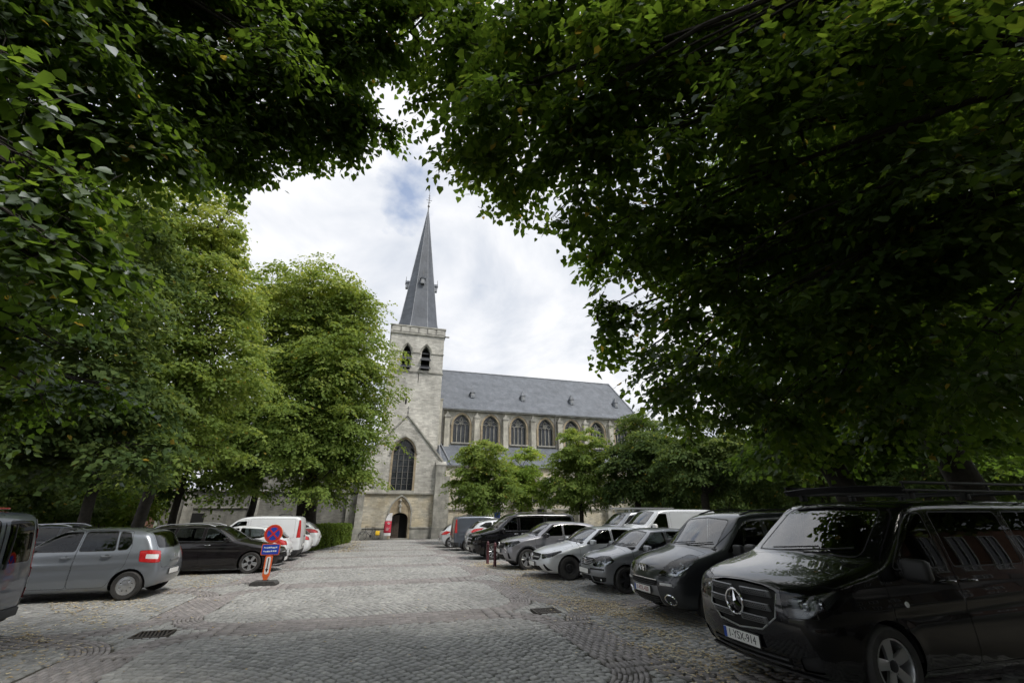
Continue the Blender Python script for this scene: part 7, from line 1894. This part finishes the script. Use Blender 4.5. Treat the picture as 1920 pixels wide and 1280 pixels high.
SUV = clone(CAPTUR, L=4.41, W=1.82, H=1.655, xf=.88, xr=3.52, R=.345,
    prof=[(.2, .24), (.04, .36), (0, .58), (.02, .78), (.11, .94), (.5, 1.05), (1.0, 1.13), (1.12, 1.16), (1.5, 1.39), (1.86, 1.57), (2.2, 1.645), (2.8, 1.655), (3.5, 1.60), (3.9, 1.50), (4.2, 1.2), (4.36, 1.0), (4.41, .65), (4.3, .32), (4.0, .24)],
    plan=plan_table(4.41, .79, .92, .985, .84, .94, .985), sec=sec_table(1.08, 1.65, -.055, .18), ws=[(.05, 1.2), (-.68, 1.17), (-.55, 1.53), (.05, 1.58)], rw=[(.05, 1.2), (-.6, 1.22), (-.52, 1.5), (.05, 1.53)],
    win=[[(1.4, 1.12), (2.28, 1.14), (2.28, 1.54), (1.96, 1.52)], [(2.38, 1.15), (3.12, 1.18), (3.10, 1.53), (2.38, 1.545)], [(3.2, 1.2), (3.84, 1.33), (3.5, 1.49), (3.18, 1.52)]], tint=(1, 2),
    seams=[('door_1', [(1.24, .42), (2.32, .42), (2.32, 1.58), (1.96, 1.57), (1.16, 1.12)], 'side'), ('door_2', [(2.34, .42), (3.0, .42), (3.26, .85), (3.15, 1.57), (2.34, 1.585)], 'side'), ('tailgate', [(.05, .62), (-.6, .64), (-.66, 1.0), (-.56, 1.52), (.05, 1.57)], 'rear')],
    strips=[('side_moulding_1', [(1.28, .24), (3.06, .24), (3.06, .37), (1.28, .37)], 'side'), ('lower_trim', [(.05, .36), (-.85, .38), (-.85, .2), (.05, .2)], 'rear')],
    lamps=[('tail_light', [(4.28, -.46, 1.02), (4.22, -.46, 1.12), (3.96, -.80, 1.22), (3.66, -.88, 1.24), (3.9, -.86, 1.04)], 'rq', 'tail', .02)], front=[], bars=[], plate_f=None, plate_r=(.80, '', dict(eu=False)), handles=[(2.14, 1.0), (2.98, 1.03)], mirror=(1.52, 1.14),
    mirror_mat=p_silver, rails=(2.1, 3.7, m_blk), wheel='five', paint=p_silver, extra=lambda r, s, p: rear_wiper(r, s, 1.22, 0, .36))
# grey van seen from behind: twin rear doors, red and white reflective tape
def viano_extra(root, sh, sp):
    L = sp['L']
    c = MB(); c.bar([(sh.rear(0, z)[0] + .003, 0, z) for z in np.linspace(.45, 1.84, 10)], .014, .008, (1, 0, 0)); c.build('door_gap', m_gap, root)
    for sg in (-1, 1):
        pts = [(sh.rear(sg * y, z)[0] + .03, sg * y, z) for (y, z) in [(.12, 1.05), (.16, 1.25), (.18, 1.5), (.19, 1.70)]]
        c = MB(); c.tube(pts, [.02, .014, .012, .012], 6); c.build('rear_wiper', m_blk, root)
    q = sh.rear(-.05, 1.0); c = MB(); c.box((q[0] + .02, -.12, .98), (.05, .30, .07)); c.build('rear_handle', m_blk, root, True, .02)
    for k, z in enumerate(np.arange(.42, 1.78, .15)):
        for sg in (-1, 1):
            if 1.0 < z < 1.45: continue
            pts = []
            for zz2 in (z, z + .145):
                yy = .87 - .16 * max(0, zz2 - .95); q = sh.hit((L + .3, sg * yy, zz2), (-1, 0, 0)); pts.append((q[0] + .004, sg * yy, zz2)) if q is not None and q[0] > L - .4 else None
            if len(pts) < 2: continue
            c = MB(); c.bar(pts, .045, .004, (.7, sg * .7, 0)); c.build('reflective_tape', m_red if k % 2 else m_plate, root)
    c = MB(); c.box((L - .75, 0, 1.935), (.5, 1.2, .035)); c.build('roof_hatch', m_red, root, True, .01)
    q = sh.rear(0, .36); c = MB(); c.bar([(sh.rear(y, .38)[0] + .02, y, .38) for y in np.linspace(-.85, .85, 9)], .12, .06, (1, 0, 0)); c.build('rear_bumper_step', m_bump, root, True, .01)
VIANO = clone(VAN, L=5.0, H=1.92, xf=.95, xr=4.1, lamps=[('tail_light', [(4.96, -.90, 1.0), (4.96, -.82, 1.0), (4.90, -.80, 1.55), (4.76, -.9, 1.55), (4.78, -.95, 1.0)], 'rq', 'tail', .02)],
    prof=[(.16, .2), (.03, .34), (0, .6), (.02, .84), (.09, 1.0), (.34, 1.10), (.92, 1.24), (1.06, 1.29), (1.40, 1.555), (1.76, 1.815), (2.02, 1.89), (3.0, 1.92), (4.5, 1.91), (4.82, 1.87), (4.91, 1.70), (4.97, 1.1), (5.0, .85), (4.99, .45), (4.92, .24), (4.6, .2)],
    plan=plan_table(5.0, .82, .93, .985, .93, .98, .995), front=[('rear_door_window_1', [(-.09, 1.12), (-.72, 1.12), (-.66, 1.74), (-.09, 1.76)], 'rear', .06), ('rear_bumper', [(.05, .46), (-.98, .46), (-.98, .2), (.05, .2)], 'rear', .02)],
    win=VAN['win'], mats=dict(rear_door_window=g_tint, rear_bumper=m_bump), push=dict(rear_door_window=-.004), wheel='five', paint=p_vgrey, extra=viano_extra, star=None, plate_f=None)
del VIANO['star']
# tall white panel vans of the second row
def rack_extra(root, sh, sp):
    for x in (1.75, 2.8, 3.9):
        c = MB(); c.box((x, 0, 2.05), (.05, 1.5, .04)); c.build('roof_bar', m_silverp, root)
        for sg in (-1, 1): c = MB(); c.box((x, sg * .7, 2.0), (.07, .05, .1)); c.build('bar_foot', m_silverp, root)
    for y in (-.3, .12): c = MB(); c.box((2.9, y, 2.12), (3.6, .05, .07)); c.build('ladder_rail', m_silverp, root)
    for x in np.arange(1.25, 4.6, .28): c = MB(); c.box((x, -.09, 2.12), (.035, .42, .03)); c.build('ladder_rung', m_silverp, root)
TRAFIC = clone(CONNECT, L=4.8, W=1.9, H=1.96, xf=.85, xr=3.95, R=.33,
    prof=[(.16, .2), (.03, .34), (0, .6), (.02, .82), (.1, 1.02), (.34, 1.14), (.76, 1.28), (.86, 1.33), (1.2, 1.62), (1.52, 1.86), (1.85, 1.94), (2.6, 1.96), (4.4, 1.95), (4.68, 1.88), (4.76, 1.3), (4.8, .8), (4.8, .45), (4.74, .25), (4.4, .2)],
    plan=plan_table(4.8, .82, .93, .985, .95, .985, .995), sec=sec_table(1.15, 1.95, -.04, .1), ws=[(.05, 1.36), (-.72, 1.33), (-.64, 1.82), (.05, 1.86)],
    win=[[(1.14, 1.20), (2.02, 1.20), (2.02, 1.76), (1.68, 1.76)]], dash=(1.2, 1.2), seats=(1.85,), seatz=.3,
    seams=[('door_1', [(.98, .3), (2.08, .3), (2.08, 1.82), (1.68, 1.82), (.94, 1.2)], 'side'), ('side_panel_9', [(2.2, 1.0), (4.5, 1.0), (4.45, 1.8), (2.2, 1.82)], 'side'), ('hood', [(.12, .1), (.12, -.45), (.34, -.68), (.74, -.8), (.8, .1)], 'top')],
    lamps=[('headlight', [(.08, -.55, .98), (.12, -.58, .78), (.32, -.84, .82), (.62, -.93, 1.08), (.3, -.76, 1.06)], 'fq', 'head', .03)],
    front=[('grille', [(.05, .78), (-.45, .77), (-.42, .62), (.05, .6)], 'front', .03), ('lower_bumper', [(.05, .5), (-.95, .5), (-.95, .18), (.05, .18)], 'front', .03)], mats=dict(grille=m_gap, lower_bumper=m_bump), handles=[(1.95, 1.08)], mirror=(1.24, 1.22), mirror_size=(.13, .22, .27), mirror_mat=m_plate, plate_r=None, extra=None, paint=p_offw)
del TRAFIC['plate_r']; del TRAFIC['extra']
RACKVAN = clone(TRAFIC, paint=p_grey, extra=rack_extra)

# ------------------------------------------------------------------ the two rows of parked cars
PARKED = {}
def copy_tree(o, parent, paint):
    c = o.copy(); COL.objects.link(c); c.parent = parent
    if paint and c.type == 'MESH' and c.data.materials and c.data.materials[0] == paint[0]:
        c.material_slots[0].link = 'OBJECT'; c.material_slots[0].material = paint[1]
    for ch in o.children: copy_tree(ch, c, paint)
    return c
def park(name, sp, label, x, y, cat, flip=False, res=.06, turn=0.0, group=None, key=None, paint=None, s=0.95):
    """x is the front end; a model already built is copied with its parts"""
    loc = (x, y, float(zg(y)) + .004); rz = (PI if flip else 0) + turn
    if key in PARKED:
        src, sp0 = PARKED[key]; r = copy_tree(src, None, (sp0['paint'], paint) if paint else None)
        r.name = name; r.location = loc; r.rotation_euler = (0, 0, rz); r.scale = (s,) * 3; tag(r, label, cat, group); return r
    r, sh = build_vehicle(name, sp, label, cat, loc, rz, group, res, s)
    if key: PARKED[key] = (r, sp)
    return r
GR, GL = 'vehicles parked right of the lane', 'vehicles parked left of the lane'
park('black_van', VITO, 'glossy black van with roof rack and star emblem, nearest on the right', 4.14, 4.86, 'van', res=.052, group=GR, s=1.02)
park('family_car', TEPEE, 'dark grey tall family car with lion shield emblem beside the black van', 4.86, 8.08, 'car', res=.055, group=GR, s=1.0)
park('hatchback', POLO, 'mid grey small hatchback with round ring emblem and barred grille', 5.02, 11.0, 'car', res=.055, group=GR)
park('hatchback', ACLASS, 'bright silver low hatchback with black steel wheel and star emblem', 4.46, 13.42, 'car', res=.055, group=GR)
park('crossover', CAPTUR, 'grey crossover with two-tone wheel beside the maroon bollards', 4.12, 16.1, 'car', res=.06, group=GR)
park('black_people_carrier', VCLASS, 'black people carrier with chrome window trim behind the bollards', 3.82, 20.3, 'van', res=.07, group=GR)
park('sport_utility_car', SUV, 'silver sport utility car with red tail light behind the black people carrier', 4.25 + 4.19, 23.3, 'car', flip=True, res=.09, group=GR, key='suv')
park('white_panel_van', CONNECT, 'white panel van showing its tail left of the hedge', -3.1 - 4.2, 22.25, 'van', res=.075, group=GL, key='connect')
park('dark_panel_van', CONNECT, 'dark grey panel van showing its tail beside the silver sport utility car', 3.92 + 4.2, 25.9, 'van', flip=True, group=GR, key='connect', paint=p_vgrey)
park('white_hatchback', HATCH, 'white hatchback showing its red tail light between estate car and white van', -3.2 - 3.83, 20.15, 'car', res=.075, group=GL, key='hatch')
park('small_car', HATCH, 'pale small car half hidden behind the dark grey panel van', 3.6 + 3.83, 28.9, 'car', flip=True, group=GR, key='hatch', paint=p_silver)
park('white_van', TRAFIC, 'white panel van with pale windscreen in the second row', 9.9, 18.2, 'van', res=.085, group='vans in the second row', s=1.0)
park('ladder_van', RACKVAN, 'silver van carrying a ladder on its roof in the second row', 10.3, 21.2, 'van', res=.095, group='vans in the second row', s=.97)
park('grey_van', VIANO, 'grey van with two rear wipers and red and white tape, cut by left edge', -5.25 - 4.75, 8.75, 'van', res=.06, group=GL)
park('hatchback', YARIS, 'blue grey small hatchback showing its tail and red lights', -8.2, 13.35, 'car', res=.055, group=GL)
park('estate_car', ASTRA, 'very dark brown estate car with five-spoke wheel behind the no parking sign', -2.98, 18.0, 'car', flip=True, res=.06, group=GL, key='astra')
park('white_hatchback', HATCH, 'white small car just behind the white panel van', -3.0 - 3.83, 24.5, 'car', group=GL, key='hatch')
park('white_crossover', SUV, 'white crossover with red tail light beside the hedge', -2.9 - 4.19, 26.7, 'car', group=GL, key='suv', paint=p_white)
park('estate_car', ASTRA, 'black estate car whose roof shows above the blue grey hatchback', -9.6, 17.0, 'car', flip=True, group=GL, key='astra', paint=p_black)
park('estate_car', ASTRA, 'dark grey car whose roof shows behind the blue grey hatchback tail', -8.2, 20.6, 'car', flip=True, group=GL, key='astra', paint=p_dgrey)
# ================================================================== street furniture and small things
m_sigred = M('sign_red', (.55, .03, .025), .4); m_sigblue = M('sign_blue', (.015, .06, .42), .4); m_sigor = M('sign_orange', (.72, .13, .03), .45); m_white = M('sign_white', (.75, .75, .74), .45)
m_galv = M('galvanised_steel', (.32, .33, .34), .45, .7, col2=(.22, .22, .23), scale=12)
m_rub = M('recycled_rubber', (.035, .034, .034), .85, col2=(.075, .072, .068), scale=14)
# ---- temporary no stopping sign; its face looks towards the lane entrance
SG = empty('no_parking_sign', (-2.74, 14.1, 0), math.radians(-6), .77); tag(SG, 'temporary no parking sign with blue plate and arrow on a black foot', 'sign')
b = MB(); b.prism([(-.42, 0), (.42, 0), (.42, .06), (.33, .13), (-.33, .13), (-.42, .06)], 'y', -.2, .2); b.build('foot', m_rub, SG, False, .01)
b = MB(); b.box((0, 0, .14), (.16, .16, .03)); b.build('socket', m_rub, SG)
b = MB(); b.tube([(0, 0, .08), (0, 0, 1.86)], .022, 10); b.build('pole', m_galv, SG, True)
def disc(r, y0, y1, z, mat, name, parent, n=36):
    c = MB(); c.lathe([(.001, y0), (r, y0), (r, y1), (.001, y1)], n, 'y', c=(0, 0, z)); return c.build(name, mat, parent)
zc = 1.60
d0 = disc(.30, -.045, -.02, zc, m_sigor, 'disc_back', SG)
disc(.275, -.05, -.046, zc, m_sigred, 'red_ring', SG); disc(.205, -.054, -.0505, zc, m_sigblue, 'blue_field', SG)
for a in (PI / 4, -PI / 4):
    c = MB(); c.box((0, 0, 0), (.42, .003, .055)); o = c.build('red_bar', m_sigred, SG, loc=(0, -.0565 - (.0015 if a > 0 else 0), zc)); o.rotation_euler = (0, a, 0)
def rplate(w_, h_, y0, y1, z, mat, name, r=.03):
    P = fillet([(-w_ / 2, z - h_ / 2), (w_ / 2, z - h_ / 2), (w_ / 2, z + h_ / 2), (-w_ / 2, z + h_ / 2)], r, 4)
    c = MB(); c.prism([tuple(p) for p in P], 'y', y0, y1); return c.build(name, mat, SG)
rplate(.60, .36, -.04, -.02, 1.10, m_sigor, 'plate_back'); rplate(.55, .31, -.045, -.041, 1.10, m_sigblue, 'blue_plate')
c = MB(); random.seed(3)
for z in (1.16, 1.04):
    x = -.22
    while x < .2:
        w_ = random.uniform(.02, .06); c.box((x + w_ / 2, -.0475, z + random.uniform(-.008, .008)), (w_, .002, random.uniform(.03, .05))); x += w_ + random.uniform(.006, .02)
c.build('plate_marks', m_white, SG)
rplate(.24, .66, -.04, -.02, .58, m_sigor, 'arrow_board', .06); rplate(.15, .54, -.045, -.041, .60, m_white, 'arrow_field', .07)
c = MB(); c.box((0, -.048, .65), (.032, .003, .36)); c.add([(-.05, -.0495, .50), (.05, -.0495, .50), (0, -.0495, .38), (-.05, -.0465, .50), (.05, -.0465, .50), (0, -.0465, .38)], [(0, 1, 2), (5, 4, 3), (0, 3, 4, 1), (1, 4, 5, 2), (2, 5, 3, 0)]); c.build('arrow', m_plblk, SG)
c = MB(); c.prism([(-.11, .30), (.11, .30), (.05, .12), (-.05, .12)], 'y', -.036, -.02); c.build('orange_tab', m_sigor, SG)
# ---- two maroon bollards
m_maroon = M('bollard_maroon', (.085, .022, .028), .45, col2=(.06, .016, .02), scale=9)
for i, (x, y, lab) in enumerate([(4.12, 17.75, 'maroon bollard standing farther from the crossover'), (4.16, 16.75, 'maroon bollard standing closest to the grey crossover')]):
    e = empty('bollard', (x, y, float(zg(y))), 0, .9); tag(e, lab, 'bollard', 'pair of maroon bollards')
    b = MB(); b.lathe([(.075, -.05), (.075, .02), (.062, .04), (.060, .72), (.068, .735), (.068, .76), (.058, .775)], 16, 'z'); b.build('post', m_maroon, e, True)
    b = MB(); b.lathe([(.058, .775), (.062, .80), (.045, .85), (.018, .875), (.001, .88)], 16, 'z'); b.build('cap', m_maroon, e, True)
    b = MB(); b.lathe([(.0615, .60), (.0635, .605), (.0635, .63), (.0615, .635)], 16, 'z'); b.build('ring', m_maroon, e, True)
# ---- feather flag by the church door
fx = on_y(718, 1008, 40.9); gx = (fx[0], 40.9)
FG = empty('feather_flag', (gx[0], gx[1], float(zg(gx[1]))), 0, .84); tag(FG, 'red and white feather flag beside the church door', 'flag')
m_flagr = M('flag_red', (.50, .03, .06), .7); m_flagw = M('flag_white', (.72, .71, .72), .7)
def flag_x(z): return .12 + .66 * math.sqrt(max(0, min(1, (2.52 - z) / 1.2))) if z > 1.32 else .78
pole = [(-.02, 0, .02), (-.02, 0, 1.3)] + [(-.02 + .66 * (1 - math.cos(t)) , 0, 1.3 + 1.22 * math.sin(t)) for t in np.linspace(.1, PI / 2, 10)]
b = MB(); b.tube(pole, .012, 6); b.build('pole', m_blk0 if False else M('pole_black', (.02, .02, .02), .5), FG)
def flag_strip(z0, z1, mat, name):
    V = []; Fc = []; zs_ = np.linspace(z0, z1, 9)
    for z in zs_:
        if z <= 1.3: xa = 0.0
        else: t = math.asin(min(1, (z - 1.3) / 1.22)); xa = .66 * (1 - math.cos(t))
        for u in np.linspace(0, 1, 5): V.append((xa + (.70 - xa) * u, .04 * math.sin(u * 5 + z * 2.2) - .02, z))
    for i in range(8):
        for j in range(4): Fc.append((i * 5 + j, i * 5 + j + 1, i * 5 + 6 + j, i * 5 + 5 + j))
    me = raw_mesh(name, V, Fc, mat, True); o = link(name, me, FG); sol = o.modifiers.new('thick', 'SOLIDIFY'); sol.thickness = .006
flag_strip(.36, .62, m_flagw, 'white_foot'); flag_strip(.62, 1.72, m_flagr, 'red_field'); flag_strip(1.72, 2.48, m_flagw, 'white_top')
c = MB()
for (z, x0, x1, h) in ((1.52, .30, .56, .16), (1.46, .36, .50, .05), (1.1, .2, .55, .03), (.98, .2, .5, .03), (.88, .2, .45, .03)):
    c.box(((x0 + x1) / 2, -.075, z), (x1 - x0, .004, h if h < .1 else .035))
c.bar([(.32, -.075, 1.46), (.30, -.075, 1.58), (.44, -.075, 1.62), (.54, -.075, 1.56)], .03, .004, (0, 1, 0)); c.build('print', m_flagw, FG)
b = MB(); b.box((0, 0, .015), (.5, .06, .03)); b.box((0, 0, .018), (.06, .5, .03)); b.build('cross_foot', m_steel, FG)
# ---- bicycle against the porch wall
bx = on_y(692, 1008, 41.0)
BK = empty('bicycle', (bx[0], 41.05, float(zg(41.05)))); tag(BK, 'dark bicycle with yellow pannier leaning against the porch wall', 'bicycle')
BK.rotation_euler = (math.radians(-9), 0, 0)
m_frame = M('bicycle_frame', (.03, .032, .036), .35); m_yel = M('pannier_yellow', (.75, .48, .02), .6)
for x in (-.55, .55):
    wv = empty('wheel', (x, 0, .345), 0, 1, BK)
    c = MB(); c.lathe([(.325 + .018 * math.cos(t), .018 * math.sin(t)) for t in np.linspace(0, 2 * PI, 9)], 36, 'y'); c.build('tyre', m_tyre, wv, True)
    c = MB(); c.lathe([(.302, -.01), (.31, 0), (.302, .01)], 36, 'y'); c.build('rim', m_alloy, wv)
    c = MB()
    for k in range(18): a = 2 * PI * k / 18; c.tube([(.02 * math.cos(a + 1), .02 * (-1) ** k, .02 * math.sin(a + 1)), (.303 * math.cos(a), 0, .303 * math.sin(a))], .0018, 3)
    c.build('spokes', m_alloy, wv)
    c = MB(); c.lathe([(.025, -.04), (.025, .04)], 10, 'y'); c.build('hub', m_alloy, wv)
    c = MB(); c.lathe([(.37, -.025), (.375, 0), (.37, .025)], 20, 'y', sweep=PI * .8); o = c.build('mudguard', m_frame, wv); o.rotation_euler = (0, -.3, 0)
c = MB()
hub_f, hub_r, bb_, st_, hd = (-.55, 0, .345), (.55, 0, .345), (.08, 0, .30), (.22, 0, .80), (-.38, 0, .86)
for (p, q, r) in ((hd, (-.34, 0, .72), .022), ((-.34, 0, .72), bb_, .024), (bb_, st_, .02), ((-.345, 0, .74), (.14, 0, .52), .015), (hub_r, bb_, .012), (hub_r, (.19, 0, .68), .011), ((-.36, 0, .78), hub_f, .016)): c.tube([p, q], r, 8)
c.build('frame', m_frame, BK, True)
c = MB(); c.tube([st_, (.245, 0, .93)], .013, 6); c.build('seat_post', m_alloy, BK)
c = MB(); c.prism([(.10, .94), (.20, .925), (.38, .94), (.40, .98), (.30, .985), (.10, .965)], 'y', -.06, .06); c.build('saddle', m_blk, BK, True, .015)
c = MB(); c.tube([hd, (-.41, 0, 1.02)], .014, 6); c.tube([(-.22, -.28, 1.04), (-.36, -.24, 1.06), (-.43, 0, 1.03), (-.36, .24, 1.06), (-.22, .28, 1.04)], .012, 6); c.build('handlebar', m_alloyd, BK, True)
c = MB(); c.lathe([(.10, -.01), (.10, .01), (.001, .012)], 16, 'y', c=(.08, -.03, .30)); c.tube([(.08, -.05, .30), (.16, -.05, .16)], .009, 5); c.box((.17, -.09, .155), (.09, .08, .02)); c.build('crank', m_alloyd, BK)
c = MB(); c.box((.60, 0, .72), (.42, .12, .015)); c.tube([(.55, .06, .345), (.66, .06, .71)], .006, 5); c.tube([(.55, -.06, .345), (.66, -.06, .71)], .006, 5); c.build('rack', m_alloyd, BK)
for sg in (-1, 1): c = MB(); c.box((.64, sg * .13, .52), (.34, .14, .34)); c.build('pannier', m_yel, BK, True, .03)
# ---- small blue parking sign and stele behind the cars
for i, (px, py, Y, lab) in enumerate([(932, 966, 33.5, 'small blue sign on a post behind the black people carrier'), (1014, 962, 35.5, 'dark information board standing before the aisle wall')]):
    p = on_y(px, py, Y); e = empty('signpost', (p[0], Y, float(zg(Y)))); tag(e, lab, 'sign')
    h = p[2] - float(zg(Y)); b = MB(); b.tube([(0, 0, 0), (0, 0, h + .2)], .025, 8); b.build('post', m_galv, e)
    b = MB(); b.box((0, -.04, h), (.45 if i == 0 else .6, .02, .45 if i == 0 else .7)); b.build('board', m_sigblue if i == 0 else m_lampd, e, False, .004)
# ---- brick houses behind the viewpoint; they show in the black van's flank
for i, (x0, x1, y0, mt, lab) in enumerate([(-16, 7.5, -16, m_redbrick, 'long red brick house row behind the viewpoint'), (8, 27, -10.5, wall_mat('buff_brick', (.20, .15, .10), (.15, .115, .08), (.17, .15, .12), bw=.22, bh=.065), 'buff brick house with white windows mirrored in the black van flank'), (27.1, 48, -10.2, m_redbrick, 'red brick house next to the buff brick one, mirrored in the van')]):
    e = empty('terraced_house', ((x0 + x1) / 2, y0, 0)); tag(e, lab, 'house', 'houses behind the viewpoint')
    w_ = x1 - x0; b = MB(); b.box((0, -4, 3.1), (w_, 8, 6.2)); b.build('wall', mt, e)
    b = MB(); b.prism([(-8.3, 6.19), (.3, 6.19), (-4, 9.4)], 'x', -w_ / 2 - .2, w_ / 2 + .2); b.build('roof', m_slate, e)
    nwin = int(w_ / 2.6)
    for k in range(nwin):
        x = -w_ / 2 + (k + .5) * w_ / nwin
        for z in (1.5, 4.4):
            if z < 2 and k % 4 == 2:
                b = MB(); b.box((x, .03, 1.05), (1.0, .1, 2.1)); b.build('door', m_wood, e); continue
            wv = empty('window', (x, .02, z), 0, 1, e)
            b = MB()
            for (cx_, cz_, sx_, sz_) in ((0, .72, 1.4, .09), (0, -.72, 1.4, .09), (-.66, 0, .09, 1.4), (.66, 0, .09, 1.4), (0, 0, .07, 1.4)): b.box((cx_, .03, cz_), (sx_, .08, sz_))
            b.build('frame', m_white, wv)
            b = MB(); b.box((0, .0, 0), (1.3, .02, 1.4)); b.build('pane', m_glassd, wv)
            b = MB(); b.box((0, .07, -.82), (1.55, .2, .08)); b.build('sill', m_ash, wv)
